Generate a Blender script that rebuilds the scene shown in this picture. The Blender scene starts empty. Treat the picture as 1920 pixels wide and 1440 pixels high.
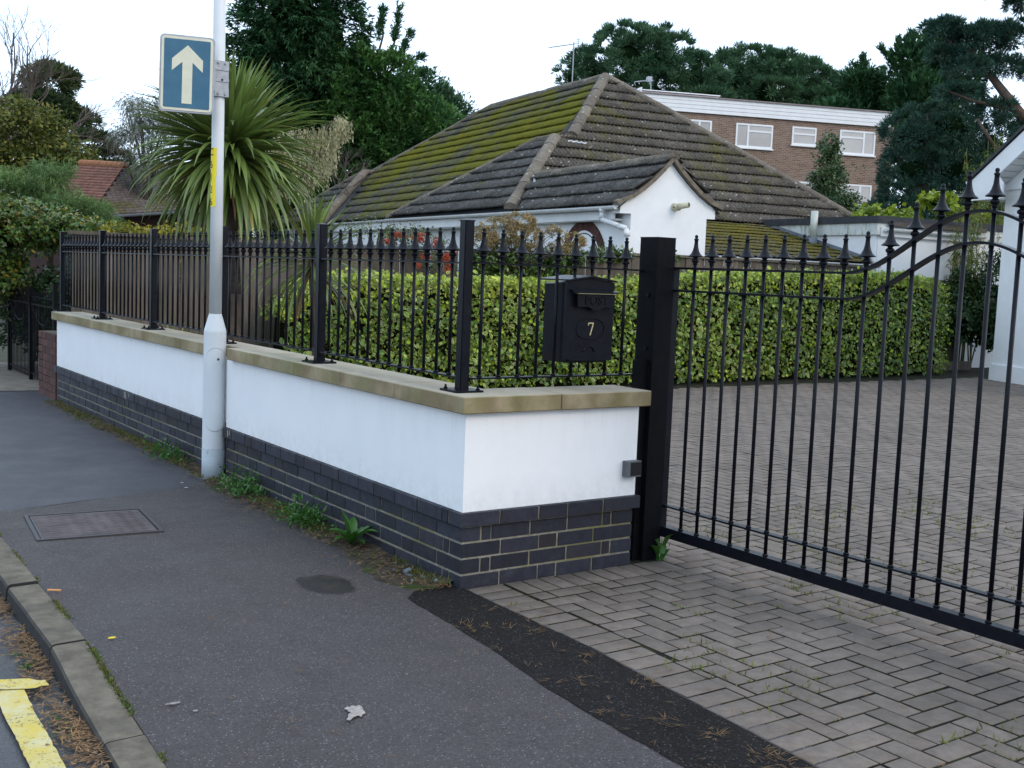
import bpy, bmesh, math, random
import numpy as np
from mathutils import Vector, Matrix, noise as mn

random.seed(7)
RNG = np.random.default_rng(7)
SC = bpy.context.scene
COL = SC.collection

# ------------------------------------------------------------------ camera
CAM_LOC = (-2.7719, -4.2805, 1.4671)
CAM_ROT = (math.radians(84.3985), math.radians(-2.2611), math.radians(-34.9936))
cam_d = bpy.data.cameras.new("camera")
cam_d.sensor_width = 36.0
cam_d.lens = 2114.76 / 1920 * 36.0
cam_d.clip_start = 0.05
cam_d.clip_end = 2000
cam = bpy.data.objects.new("camera", cam_d)
cam.location = CAM_LOC
cam.rotation_euler = CAM_ROT
COL.objects.link(cam)
SC.camera = cam
_cm = (Matrix.Translation(CAM_LOC) @ cam.rotation_euler.to_matrix().to_4x4()).inverted()


def in_view(p, m=0.06):
    q = _cm @ Vector(p)
    if q.z > -0.1:
        return False
    return abs(q.x / -q.z) < 0.454 + m and abs(q.y / -q.z) < 0.3405 + m


# ------------------------------------------------------------------ sky and sun
SUN_DIR = Vector((0.28, -0.78, 0.52)).normalized()
world = bpy.data.worlds.new("World")
SC.world = world
world.use_nodes = True
wn = world.node_tree.nodes
wl = world.node_tree.links
bg = wn["Background"]
sky = wn.new("ShaderNodeTexSky")
sky.sky_type = 'NISHITA'
sky.sun_disc = False
sky.sun_elevation = math.asin(SUN_DIR.z)
sky.sun_rotation = math.atan2(SUN_DIR.x, SUN_DIR.y)
sky.air_density = 1.0
sky.dust_density = 2.0
wmix = wn.new("ShaderNodeMix")
wmix.data_type = 'RGBA'
wmix.clamp_result = False
wmix.inputs[0].default_value = 0.74
wmix.inputs[7].default_value = (15.2, 18.6, 23.0, 1)      # the white cloud cover
wl.new(sky.outputs[0], wmix.inputs[6])
wl.new(wmix.outputs[2], bg.inputs[0])
bg.inputs[1].default_value = 0.10
sun_d = bpy.data.lights.new("sun", 'SUN')
sun_d.energy = 1.05
sun_d.angle = math.radians(22)
sun_d.color = (1.0, 0.80, 0.60)
sun = bpy.data.objects.new("sun", sun_d)
sun.rotation_euler = SUN_DIR.to_track_quat('Z', 'Y').to_euler()
sun.location = (0, 0, 30)
COL.objects.link(sun)
SC.view_settings.view_transform = 'Standard'
SC.view_settings.look = 'None'
SC.view_settings.exposure = 0.0
SC.view_settings.gamma = 1.0
SC.view_settings.use_curve_mapping = False


# ------------------------------------------------------------------ materials
class NT:
    def __init__(s, name):
        s.m = bpy.data.materials.new(name)
        s.m.use_nodes = True
        s.t = s.m.node_tree
        s.n = s.t.nodes
        s.l = s.t.links
        s.b = s.n["Principled BSDF"]
        g = s.n.new("ShaderNodeNewGeometry")
        s.pos = g.outputs["Position"]
        s.isl = g.outputs["Random Per Island"]
        s.nrm = g.outputs["Normal"]
        s.oi = s.n.new("ShaderNodeObjectInfo").outputs["Random"]

    def put(s, inp, v):
        if hasattr(v, "is_linked"):
            s.l.new(v, inp)
        elif isinstance(v, (tuple, list)):
            inp.default_value = tuple(v) + (1,) if len(v) == 3 and len(inp.default_value) == 4 else v
        else:
            inp.default_value = v

    def noise(s, scale, detail=4, rough=0.6, vec=None, dist=0.0, stretch=None):
        t = s.n.new("ShaderNodeTexNoise")
        v = vec or s.pos
        if stretch:
            mp = s.n.new("ShaderNodeMapping")
            mp.inputs["Scale"].default_value = stretch
            s.l.new(v, mp.inputs[0])
            v = mp.outputs[0]
        s.l.new(v, t.inputs["Vector"])
        t.inputs["Scale"].default_value = scale
        t.inputs["Detail"].default_value = detail
        t.inputs["Roughness"].default_value = rough
        t.inputs["Distortion"].default_value = dist
        return t.outputs[0]

    def voro(s, scale, out="Distance", rnd=1.0):
        t = s.n.new("ShaderNodeTexVoronoi")
        s.l.new(s.pos, t.inputs["Vector"])
        t.inputs["Scale"].default_value = scale
        return t.outputs[out]

    def ramp(s, f, lo, hi, a=0.0, b=1.0):
        t = s.n.new("ShaderNodeMapRange")
        t.inputs[1].default_value = lo
        t.inputs[2].default_value = hi
        t.inputs[3].default_value = a
        t.inputs[4].default_value = b
        s.l.new(f, t.inputs[0])
        return t.outputs[0]

    def math(s, op, a, b=0.0):
        t = s.n.new("ShaderNodeMath")
        t.operation = op
        s.put(t.inputs[0], a)
        s.put(t.inputs[1], b)
        return t.outputs[0]

    def mix(s, f, a, b, mode='MIX'):
        t = s.n.new("ShaderNodeMix")
        t.data_type = 'RGBA'
        t.blend_type = mode
        s.put(t.inputs[0], f)
        s.put(t.inputs[6], a)
        s.put(t.inputs[7], b)
        return t.outputs[2]

    def vary(s, c, amt):
        r = s.math('FRACT', s.math('ADD', s.isl, s.oi))
        v = s.ramp(r, 0, 1, 1 - amt, 1 + amt)
        t = s.n.new("ShaderNodeVectorMath")
        t.operation = 'SCALE'
        s.put(t.inputs[0], c)
        s.l.new(v, t.inputs[3])
        return t.outputs[0]

    def rnd(s):
        return s.math('FRACT', s.math('ADD', s.isl, s.oi))

    def bump(s, h, strength=0.3, dist=0.005):
        t = s.n.new("ShaderNodeBump")
        t.inputs["Strength"].default_value = strength
        t.inputs["Distance"].default_value = dist
        s.l.new(h, t.inputs["Height"])
        s.l.new(t.outputs[0], s.b.inputs["Normal"])

    def fin(s, col, rough=0.6, spec=0.4, metal=0.0):
        s.put(s.b.inputs["Base Color"], col)
        s.put(s.b.inputs["Roughness"], rough)
        s.b.inputs["Specular IOR Level"].default_value = spec
        s.b.inputs["Metallic"].default_value = metal
        return s.m


def simple(name, a, b=None, scale=8, rand=0.0, rough=0.6, spec=0.4, bump=None, metal=0.0, lo=0.35, hi=0.65):
    t = NT(name)
    c = a
    if b:
        c = t.mix(t.ramp(t.noise(scale, 6, 0.65), lo, hi), a, b)
    if rand:
        c = t.vary(c, rand)
    if bump:
        t.bump(t.noise(bump[0], 4), bump[1], bump[2])
    return t.fin(c, rough, spec, metal)


def leafmat(name, a, b, scale=2.0, rand=0.35, rough=0.5, spec=0.35, trans=0.25, tip=None, tipamt=0.15):
    t = NT(name)
    c = t.mix(t.ramp(t.noise(scale, 3), 0.35, 0.65), a, b)
    if tip:
        r2 = t.math('FRACT', t.math('MULTIPLY', t.rnd(), 17.31))
        c = t.mix(t.ramp(r2, 1 - tipamt - 0.01, 1 - tipamt), c, tip)
    c = t.vary(c, rand)
    t.fin(c, rough, spec)
    tr = t.n.new("ShaderNodeBsdfTranslucent")
    t.put(tr.inputs[0], c)
    ms = t.n.new("ShaderNodeMixShader")
    ms.inputs[0].default_value = trans
    t.l.new(t.b.outputs[0], ms.inputs[1])
    t.l.new(tr.outputs[0], ms.inputs[2])
    t.l.new(ms.outputs[0], t.n["Material Output"].inputs[0])
    return t.m


def asphalt(name, dark, light, blotch, rough=0.75, speck=0.12, spec=0.35, stains=()):
    t = NT(name)
    g = t.voro(210.0, "Color")
    sep = t.n.new("ShaderNodeSeparateColor")
    t.l.new(g, sep.inputs[0])
    f = t.math('ADD', t.math('MULTIPLY', sep.outputs[0], 0.6), t.math('MULTIPLY', t.noise(60, 4), 0.5))
    c = t.mix(t.ramp(f, 0.2, 0.9), dark, light)
    c = t.mix(t.math('MULTIPLY', t.ramp(t.noise(1.1, 6, 0.7), 0.42, 0.72), 0.6), c, blotch)
    c = t.mix(t.math('MULTIPLY', t.ramp(t.noise(5.0, 6, 0.75), 0.5, 0.8), 0.35), c, tuple(x * 0.5 for x in dark))
    g2 = t.voro(230.0, "Color")
    sp = t.n.new("ShaderNodeSeparateColor")
    t.l.new(g2, sp.inputs[0])
    c = t.mix(t.math('MULTIPLY', t.ramp(sp.outputs[1], 0.97, 0.98), speck * 4), c, (0.30, 0.29, 0.28))
    ro = t.ramp(t.noise(2.0, 5), 0.3, 0.7, rough - 0.16, rough + 0.1)
    for (sx, sy, rx, ry, sc) in stains:      # wet muddy patches with ragged edges
        mp = t.n.new("ShaderNodeMapping")
        mp.inputs["Location"].default_value = (-sx / rx, -sy / ry, 0)
        mp.inputs["Scale"].default_value = (1 / rx, 1 / ry, 0)
        t.l.new(t.pos, mp.inputs[0])
        ln = t.n.new("ShaderNodeVectorMath")
        ln.operation = 'LENGTH'
        t.l.new(mp.outputs[0], ln.inputs[0])
        d = t.math('ADD', ln.outputs["Value"], t.math('MULTIPLY', t.math('SUBTRACT', t.noise(11, 6, 0.7), 0.5), 0.9))
        msk = t.ramp(d, 1.02, 0.86)
        mud = t.mix(t.ramp(t.noise(13, 6, 0.7), 0.45, 0.7), (0.007, 0.006, 0.005), sc)
        c = t.mix(t.math('MULTIPLY', msk, 0.97), c, mud)
        ro = t.math('MULTIPLY', ro, t.ramp(msk, 0, 1, 1.0, 0.55))
    t.bump(t.math('ADD', sep.outputs[0], t.noise(90, 3)), 0.6, 0.004)
    return t.fin(c, ro, spec)


M = {}
M['pavement'] = asphalt('pavement_asphalt', (0.0259, 0.0224, 0.0231), (0.0825, 0.0705, 0.0675), (0.0631, 0.0525, 0.0474), stains=((-0.50, 0.37, 0.135, 0.185, (0.0387, 0.0246, 0.0110)),))
M['old_pavement'] = asphalt('old_asphalt_sky_tint', (0.0306, 0.0306, 0.0380), (0.0675, 0.0666, 0.0760), (0.0765, 0.0747, 0.0836), 0.66, 0.05, 0.4)  # older surface; its bluish tone also puts sky reflection into the colour
M['band'] = asphalt('new_asphalt', (0.005, 0.0045, 0.0045), (0.022, 0.0195, 0.0185), (0.016, 0.0135, 0.012), 0.95, 0.06, 0.12)
M['road'] = asphalt('road_asphalt', (0.0301, 0.0304, 0.0333), (0.0860, 0.0840, 0.0873), (0.0516, 0.0520, 0.0555), 0.6, 0.05, 0.5, stains=((-2.02, 0.12, 0.26, 0.10, (0.035, 0.034, 0.034)),))
M['ground'] = simple('earth', (0.035, 0.045, 0.02), (0.06, 0.055, 0.03), 1.5, rough=0.95)
t = NT('soil')
c = t.mix(t.ramp(t.noise(14, 6, 0.7), 0.35, 0.65), (0.025, 0.018, 0.012), (0.085, 0.07, 0.05))
c = t.mix(t.ramp(t.noise(5, 5), 0.52, 0.62), c, (0.035, 0.055, 0.012))
t.bump(t.noise(60, 5), 0.9, 0.02)
M['soil'] = t.fin(c, 0.95, 0.2)
t = NT('kerb_concrete')
c = t.mix(t.ramp(t.noise(9, 7, 0.7), 0.35, 0.7), (0.0855, 0.0734, 0.0559), (0.1800, 0.1534, 0.1153))
c = t.mix(t.math('MULTIPLY', t.ramp(t.noise(3, 6), 0.5, 0.7), 0.7), c, (0.045, 0.043, 0.036))
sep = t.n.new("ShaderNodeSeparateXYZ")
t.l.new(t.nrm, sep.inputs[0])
face_dark = t.math('MULTIPLY', t.ramp(sep.outputs[2], 0.75, 0.3), t.ramp(t.noise(12, 6, 0.7), 0.2, 0.5, 0.65, 1.0))      # darker on the upright face
c = t.mix(face_dark, c, (0.026, 0.025, 0.026))
t.bump(t.noise(120, 4), 0.5, 0.004)
M['kerb'] = t.fin(t.vary(c, 0.06), 0.88, 0.25)
t = NT('concrete_block')
c = t.mix(t.ramp(t.noise(16, 7, 0.7), 0.3, 0.7), (0.1225, 0.0983, 0.0812), (0.1960, 0.1598, 0.1337))
c = t.mix(t.math('MULTIPLY', t.ramp(t.noise(1.3, 6, 0.7), 0.45, 0.7), 0.6), c, (0.0818, 0.0671, 0.0560))
c = t.mix(t.math('MULTIPLY', t.ramp(t.noise(40, 5), 0.55, 0.75), 0.35), c, (0.07, 0.07, 0.05))
t.bump(t.noise(140, 4), 0.4, 0.003)
M['block'] = t.fin(t.vary(c, 0.11), 0.85, 0.3)
t = NT('block_joint')
c = t.mix(t.ramp(t.noise(7, 6), 0.42, 0.6), (0.014, 0.012, 0.010), (0.028, 0.031, 0.012))
M['joint'] = t.fin(c, 0.95, 0.15)
t = NT('white_render')
c = t.mix(t.ramp(t.noise(3, 6), 0.3, 0.75), (0.80, 0.80, 0.80), (0.745, 0.75, 0.755))
c = t.mix(t.math('MULTIPLY', t.ramp(t.noise(1.6, 8, 0.75, stretch=(1, 1, 0.25)), 0.55, 0.8), 0.25), c, (0.55, 0.54, 0.50))
sp = t.n.new("ShaderNodeSeparateXYZ")
t.l.new(t.pos, sp.inputs[0])
lo_ = t.math('MULTIPLY', t.ramp(sp.outputs[2], 0.52, 0.36), t.ramp(t.noise(14, 7, 0.8), 0.42, 0.75))       # rain splash above the plinth
hi_ = t.math('MULTIPLY', t.ramp(sp.outputs[2], 0.62, 0.83), t.ramp(t.noise(9, 6, 0.8, stretch=(1.6, 1.6, 0.12)), 0.52, 0.72))   # runs below the coping
c = t.mix(t.math('MULTIPLY', lo_, 0.40), c, (0.40, 0.37, 0.32))
c = t.mix(t.math('MULTIPLY', hi_, 0.28), c, (0.42, 0.42, 0.37))
t.bump(t.math('ADD', t.math('MULTIPLY', t.noise(160, 5), 0.6), t.noise(7, 4)), 0.28, 0.006)
M['render'] = t.fin(c, 0.8, 0.25)
t = NT('blue_brick')
c = t.mix(t.ramp(t.noise(22, 6, 0.7), 0.3, 0.7), (0.0132, 0.0144, 0.0228), (0.0298, 0.0314, 0.0422))
r2 = t.math('FRACT', t.math('MULTIPLY', t.rnd(), 7.77))
c = t.mix(t.ramp(r2, 0.75, 0.95), c, (0.0255, 0.0195, 0.0218))
c = t.mix(t.math('MULTIPLY', t.ramp(t.noise(6, 7, 0.75), 0.56, 0.78), 0.3), c, (0.09, 0.09, 0.095))
t.bump(t.noise(70, 5), 0.35, 0.004)
M['bluebrick'] = t.fin(t.vary(c, 0.3), t.ramp(t.noise(9, 4), 0.3, 0.7, 0.42, 0.7), 0.3)
t = NT('mortar')
c = t.mix(t.ramp(t.noise(30, 5), 0.35, 0.65), (0.27, 0.25, 0.205), (0.17, 0.157, 0.12))
c = t.mix(t.ramp(t.noise(2.2, 4), 0.5, 0.65), c, (0.17, 0.155, 0.07))
t.bump(t.noise(200, 3), 0.4, 0.002)
M['mortar'] = t.fin(c, 0.95, 0.2)
t = NT('red_brick')
c = t.mix(t.ramp(t.noise(20, 6), 0.3, 0.7), (0.060, 0.026, 0.022), (0.105, 0.045, 0.036))
c = t.mix(t.math('MULTIPLY', t.ramp(t.noise(5, 6), 0.5, 0.7), 0.6), c, (0.06, 0.035, 0.025))
t.bump(t.noise(70, 5), 0.4, 0.004)
M['redbrick'] = t.fin(t.vary(c, 0.25), 0.85, 0.3)
t = NT('coping_stone')
wv = t.n.new("ShaderNodeTexWave")
wv.inputs["Scale"].default_value = 1.6
wv.inputs["Distortion"].default_value = 9.0
wv.inputs["Detail"].default_value = 3
wv.inputs["Detail Scale"].default_value = 1.4
t.l.new(t.pos, wv.inputs["Vector"])
c = t.mix(t.ramp(t.math('ADD', t.math('MULTIPLY', wv.outputs["Fac"], 0.45), t.math('MULTIPLY', t.noise(5, 6, 0.7), 0.55)), 0.3, 0.7), (0.33, 0.268, 0.168), (0.23, 0.177, 0.103))
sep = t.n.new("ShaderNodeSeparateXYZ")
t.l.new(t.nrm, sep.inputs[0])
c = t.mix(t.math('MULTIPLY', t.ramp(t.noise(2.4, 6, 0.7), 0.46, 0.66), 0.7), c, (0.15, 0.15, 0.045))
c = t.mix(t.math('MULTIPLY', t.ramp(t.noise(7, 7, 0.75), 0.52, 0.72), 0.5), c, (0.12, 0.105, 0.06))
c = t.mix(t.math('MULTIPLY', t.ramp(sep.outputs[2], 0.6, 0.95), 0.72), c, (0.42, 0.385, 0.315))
c = t.mix(t.math('MULTIPLY', t.ramp(t.noise(1.7, 5), 0.54, 0.7), 0.45), c, (0.19, 0.19, 0.09))
t.bump(t.noise(60, 6), 0.4, 0.004)
M['coping'] = t.fin(t.vary(c, 0.1), 0.9, 0.2)
t = NT('black_paint')
c = t.mix(t.ramp(t.noise(30, 5), 0.35, 0.7), (0.0045, 0.0052, 0.0085), (0.008, 0.009, 0.013))
t.bump(t.noise(220, 3), 0.12, 0.002)
M['black'] = t.fin(c, t.ramp(t.noise(12, 4), 0.3, 0.7, 0.26, 0.42), 0.14)
M['black_matt'] = simple('black_powder_coat', (0.0035, 0.004, 0.0055), (0.006, 0.0065, 0.008), 25, rough=0.5, spec=0.07, bump=(180, 0.2, 0.002))
t = NT('galvanised_post_paint')
c = t.mix(t.ramp(t.noise(4, 6), 0.3, 0.75), (0.66, 0.68, 0.69), (0.58, 0.61, 0.62))
c = t.mix(t.math('MULTIPLY', t.ramp(t.noise(9, 7, 0.8, stretch=(1, 1, 0.3)), 0.62, 0.85), 0.3), c, (0.36, 0.35, 0.33))
M['post'] = t.fin(c, 0.45, 0.4)
t = NT('post_foot_paint')
c = t.mix(t.ramp(t.noise(7, 6), 0.3, 0.75), (0.40, 0.45, 0.48), (0.30, 0.33, 0.35))
c = t.mix(t.math('MULTIPLY', t.ramp(t.noise(30, 6), 0.62, 0.7), 0.8), c, (0.14, 0.10, 0.07))
M['post_foot'] = t.fin(c, 0.5, 0.4)
M['galv'] = simple('galvanised_steel', (0.36, 0.38, 0.41), (0.27, 0.29, 0.32), 30, rough=0.5, metal=0.3)
M['hole'] = simple('black_hole', (0.006, 0.006, 0.006), rough=0.8)
M['sign_grey'] = simple('sign_grey', (0.40, 0.41, 0.44), (0.30, 0.31, 0.34), 12, rough=0.55)
M['sign_blue'] = simple('sign_blue', (0.030, 0.115, 0.190), (0.045, 0.140, 0.215), 9, rough=0.5, bump=(60, 0.08, 0.002))
M['sign_cream'] = simple('sign_cream', (0.68, 0.66, 0.50), (0.60, 0.585, 0.46), 10, rough=0.5)
M['tag_yellow'] = simple('tag_yellow', (0.80, 0.66, 0.012), (0.76, 0.60, 0.01), 9, rough=0.5)
M['tag_black'] = simple('tag_black', (0.012, 0.011, 0.01), rough=0.6)
M['gold'] = simple('brass', (0.72, 0.64, 0.38), (0.6, 0.52, 0.28), 80, rough=0.35, metal=0.6)
M['iron'] = simple('cast_iron', (0.022, 0.018, 0.019), (0.036, 0.029, 0.030), 18, rough=0.5, spec=0.5, bump=(60, 0.4, 0.003))
t = NT('yellow_line_paint')
c = t.mix(t.ramp(t.noise(7, 6), 0.3, 0.7), (0.55, 0.42, 0.07), (0.50, 0.41, 0.13))
c = t.mix(t.math('MULTIPLY', t.ramp(t.noise(8, 8, 0.8), 0.45, 0.62), 0.85), c, (0.52, 0.48, 0.30))
c = t.mix(t.ramp(t.math('ADD', t.math('MULTIPLY', t.noise(70, 6, 0.8), 0.6), t.math('MULTIPLY', t.noise(6, 5, 0.7), 0.4)), 0.55, 0.60), c, (0.085, 0.082, 0.07))
t.bump(t.noise(90, 4), 0.5, 0.004)
M['yellow'] = t.fin(c, 0.7, 0.3)
t = NT('wet_mud')
c = t.mix(t.ramp(t.noise(9, 6, 0.7), 0.3, 0.7), (0.022, 0.018, 0.013), (0.075, 0.055, 0.028))
t.bump(t.noise(30, 5), 0.5, 0.01)
M['mud'] = t.fin(c, t.ramp(t.noise(7, 4), 0.4, 0.6, 0.25, 0.6), 0.5)
t = NT('wet_film')
M['wet'] = t.fin((0.03, 0.033, 0.04), 0.08, 0.6)
M['litter_white'] = simple('pale_litter', (0.55, 0.53, 0.48), (0.35, 0.32, 0.27), 60, rough=0.9)
M['litter_grey'] = simple('pale_stain', (0.30, 0.285, 0.265), (0.17, 0.165, 0.155), 90, rough=0.9)
M['litter_orange'] = simple('cigarette_paper', (0.55, 0.26, 0.10), rough=0.9)
M['leaf_yellow'] = simple('fallen_leaf', (0.70, 0.52, 0.03), rough=0.7)
M['needle'] = simple('dry_needle', (0.24, 0.14, 0.058), (0.10, 0.055, 0.026), 40, rand=0.4, rough=0.9)
M['fence_wood'] = None
t = NT('weathered_wood')
c = t.mix(t.ramp(t.noise(9, 8, 0.75, stretch=(5, 5, 0.35)), 0.3, 0.7), (0.075, 0.060, 0.048), (0.17, 0.145, 0.12))
c = t.mix(t.math('MULTIPLY', t.ramp(t.noise(2.5, 5), 0.5, 0.7), 0.5), c, (0.07, 0.075, 0.045))
t.bump(t.noise(14, 6, 0.7, stretch=(6, 6, 0.4)), 0.4, 0.004)
M['fence_wood'] = t.fin(t.vary(c, 0.22), 0.9, 0.15)


def tilemat(name, moss_lo, moss_hi, zc=None, mosscol=(0.155, 0.150, 0.012), dark=(0.040, 0.037, 0.034), light=(0.168, 0.158, 0.145)):
    t = NT(name)
    c = t.mix(t.ramp(t.noise(22, 6, 0.8), 0.36, 0.66), dark, light)
    c = t.mix(t.math('MULTIPLY', t.ramp(t.noise(5, 6, 0.7), 0.5, 0.72), 0.6), c, tuple(x * 0.55 for x in dark))
    c = t.mix(t.ramp(t.voro(5.5), 0.13, 0.09), c, (0.40, 0.385, 0.35))           # pale lichen spots
    c = t.vary(c, 0.2)
    f = t.math('ADD', t.math('MULTIPLY', t.noise(0.6, 5, 0.65), 0.52), t.math('ADD', t.math('MULTIPLY', t.noise(6, 7, 0.8), 0.42), t.math('MULTIPLY', t.rnd(), 0.06)))
    if zc:
        sp = t.n.new("ShaderNodeSeparateXYZ")
        t.l.new(t.pos, sp.inputs[0])
        k = t.math('ABSOLUTE', t.math('SUBTRACT', sp.outputs[2], zc[0]))
        f = t.math('SUBTRACT', f, t.math('MULTIPLY', k, zc[1]))
    m = t.ramp(f, moss_lo, moss_hi)
    mc = t.mix(t.ramp(t.noise(12, 6, 0.7), 0.35, 0.7), mosscol, (mosscol[0] * 0.42, mosscol[1] * 0.52, mosscol[2] * 0.9))
    r2 = t.ramp(t.noise(1.7, 3), 0.60, 0.70)
    mc = t.mix(t.math('MULTIPLY', r2, 0.6), mc, (0.21, 0.135, 0.012))
    c = t.mix(m, c, mc)
    t.bump(t.math('ADD', t.noise(70, 5), t.math('MULTIPLY', m, 0.6)), 0.6, 0.012)
    return t.fin(c, 0.92, 0.2)


M['tile_mossy'] = tilemat('mossy_tile', 0.375, 0.49, (4.8, 0.056), (0.195, 0.178, 0.016))
M['tile_plain'] = tilemat('weathered_tile', 0.56, 0.64)
M['tile_right'] = tilemat('lichen_tile', 0.445, 0.575, (5.8, 0.030), (0.135, 0.118, 0.020), (0.046, 0.040, 0.033), (0.172, 0.155, 0.135))
M['tile_green'] = tilemat('overgrown_tile', 0.36, 0.56, None, (0.150, 0.125, 0.016))
M['ridge'] = tilemat('ridge_tile', 0.60, 0.70, None, (0.15, 0.14, 0.012), (0.105, 0.088, 0.068), (0.215, 0.185, 0.150))
t = NT('pvc_white')
c = t.mix(t.ramp(t.noise(4, 6), 0.35, 0.75), (0.72, 0.73, 0.73), (0.60, 0.615, 0.61))
c = t.mix(t.math('MULTIPLY', t.ramp(t.noise(9, 7, 0.8), 0.56, 0.8), 0.45), c, (0.33, 0.35, 0.30))
M['pvc'] = t.fin(c, 0.42, 0.4)
M['white'] = simple('white_paint', (0.79, 0.80, 0.81), (0.73, 0.74, 0.75), 3, rough=0.55, bump=(120, 0.1, 0.002))
t = NT('stained_white')
c = t.mix(t.ramp(t.noise(4, 6), 0.35, 0.7), (0.62, 0.64, 0.62), (0.50, 0.52, 0.50))
c = t.mix(t.math('MULTIPLY', t.ramp(t.noise(4, 8, 0.75, stretch=(3, 3, 0.6)), 0.52, 0.63), 0.75), c, (0.16, 0.18, 0.07))
M['stained'] = t.fin(c, 0.7, 0.3)
M['felt'] = simple('roof_felt', (0.025, 0.028, 0.033), (0.045, 0.048, 0.055), 9, rough=0.8)
M['lead'] = simple('lead_flashing', (0.55, 0.56, 0.57), (0.32, 0.33, 0.35), 14, rough=0.5)
M['slate_grey'] = simple('grey_lead', (0.17, 0.19, 0.22), (0.12, 0.135, 0.16), 8, rough=0.6)
t = NT('flats_brick')
br = t.n.new("ShaderNodeTexBrick")
tc = t.n.new("ShaderNodeTexCoord")
t.l.new(tc.outputs["UV"], br.inputs[0])
br.inputs["Color1"].default_value = (0.140, 0.085, 0.064, 1)
br.inputs["Color2"].default_value = (0.230, 0.155, 0.122, 1)
br.inputs["Mortar"].default_value = (0.36, 0.30, 0.24, 1)
br.inputs["Scale"].default_value = 1.0
br.inputs["Brick Width"].default_value = 0.225
br.inputs["Row Height"].default_value = 0.075
br.inputs["Mortar Size"].default_value = 0.007
br.inputs["Bias"].default_value = -0.2
c = t.mix(t.math('MULTIPLY', t.ramp(t.noise(2.6, 8, 0.8, stretch=(1, 1, 4)), 0.45, 0.65), 0.6), br.outputs[0], (0.3000, 0.2250, 0.1733))
c = t.mix(t.math('MULTIPLY', t.ramp(t.noise(3.2, 6, 0.8, stretch=(1, 1, 5)), 0.55, 0.7), 0.6), c, (0.13, 0.06, 0.042))
M['flatbrick'] = t.fin(c, 0.9, 0.2)
M['pane'] = simple('window_glass', (0.50, 0.475, 0.45), (0.42, 0.40, 0.385), 0.8, rough=0.12, spec=0.6)
M['dark_glass'] = simple('dark_glass', (0.03, 0.035, 0.04), rough=0.1, spec=0.6)
t = NT('clay_tile')
c = t.mix(t.ramp(t.noise(18, 6), 0.3, 0.7), (0.235, 0.100, 0.065), (0.165, 0.070, 0.048))
M['clay'] = t.fin(t.vary(c, 0.22), 0.85, 0.25)
t = NT('brown_tile')
c = t.mix(t.ramp(t.noise(12, 6), 0.3, 0.7), (0.075, 0.06, 0.055), (0.135, 0.105, 0.10))
c = t.mix(t.ramp(t.noise(1.1, 5), 0.5, 0.62), c, (0.07, 0.062, 0.018))
M['brown'] = t.fin(t.vary(c, 0.25), 0.6, 0.4)
M['clay_ridge'] = simple('clay_ridge', (0.33, 0.14, 0.05), (0.24, 0.085, 0.04), 5, rough=0.85)
M['brownwall'] = simple('dark_wall', (0.05, 0.022, 0.018), (0.03, 0.015, 0.013), 4, rough=0.9)
# foliage
t = NT('hedge_leaf_green')
c = t.mix(t.ramp(t.noise(1.6, 4), 0.35, 0.65), (0.075, 0.135, 0.020), (0.045, 0.098, 0.022))
M['hl_in'] = leafmat('hedge_leaf_green', (0.1045, 0.2035, 0.0176), (0.0352, 0.1045, 0.0198), 0.9, 0.55, 0.28, 0.5, 0.22, (0.2860, 0.3740, 0.0220), 0.22)
M['hl_rim'] = leafmat('hedge_leaf_cream', (0.52, 0.53, 0.14), (0.24, 0.31, 0.05), 0.9, 0.35, 0.35, 0.5, 0.25, (0.11, 0.18, 0.02), 0.45)
M['hedge_top'] = leafmat('lit_hedge_shoot', (0.42, 0.47, 0.022), (0.24, 0.34, 0.020), 3.0, 0.35, 0.35, 0.5, 0.3)  # young shoots, with sky light on the hedge top put into their colour
M['hedge_core'] = simple('hedge_inner_shade', (0.008, 0.012, 0.004), (0.014, 0.012, 0.007), 9, rough=1.0, spec=0.0)  # near-black, the shade inside the hedge put into the colour
M['palm'] = leafmat('sword_leaf', (0.125, 0.190, 0.042), (0.175, 0.235, 0.060), 3, 0.4, 0.33, 0.6, 0.25, (0.30, 0.27, 0.07), 0.07)
M['palm_dry'] = leafmat('dry_sword_leaf', (0.16, 0.10, 0.045), (0.09, 0.055, 0.03), 4, 0.35, 0.7, 0.2, 0.1)
M['trunk'] = simple('bark', (0.085, 0.062, 0.045), (0.04, 0.032, 0.026), 9, rough=0.95, bump=(25, 0.7, 0.02))
M['pinebark'] = simple('pine_bark', (0.13, 0.085, 0.06), (0.065, 0.05, 0.042), 6, rough=0.95, bump=(18, 0.7, 0.03))
M['twig'] = simple('grey_twig', (0.13, 0.105, 0.09), (0.075, 0.06, 0.05), 12, rough=0.9)
M['cypress'] = leafmat('cypress_green', (0.0435, 0.1190, 0.0351), (0.0812, 0.1750, 0.0405), 0.9, 0.4, 0.6, 0.2, 0.15)
M['cypress_dark'] = leafmat('dark_cypress', (0.0300, 0.0868, 0.0364), (0.0510, 0.1232, 0.0448), 0.7, 0.4, 0.6, 0.2, 0.12)
M['pine'] = leafmat('pine_green', (0.0768, 0.1500, 0.0720), (0.0384, 0.0990, 0.0480), 0.5, 0.4, 0.6, 0.2, 0.15)
M['pine_blue'] = leafmat('blue_pine', (0.0504, 0.1092, 0.0728), (0.0252, 0.0672, 0.0468), 0.8, 0.4, 0.6, 0.2, 0.12)
M['pine_brown'] = leafmat('olive_pine', (0.0621, 0.0838, 0.0259), (0.0342, 0.0620, 0.0259), 0.8, 0.4, 0.6, 0.2, 0.15)
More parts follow.
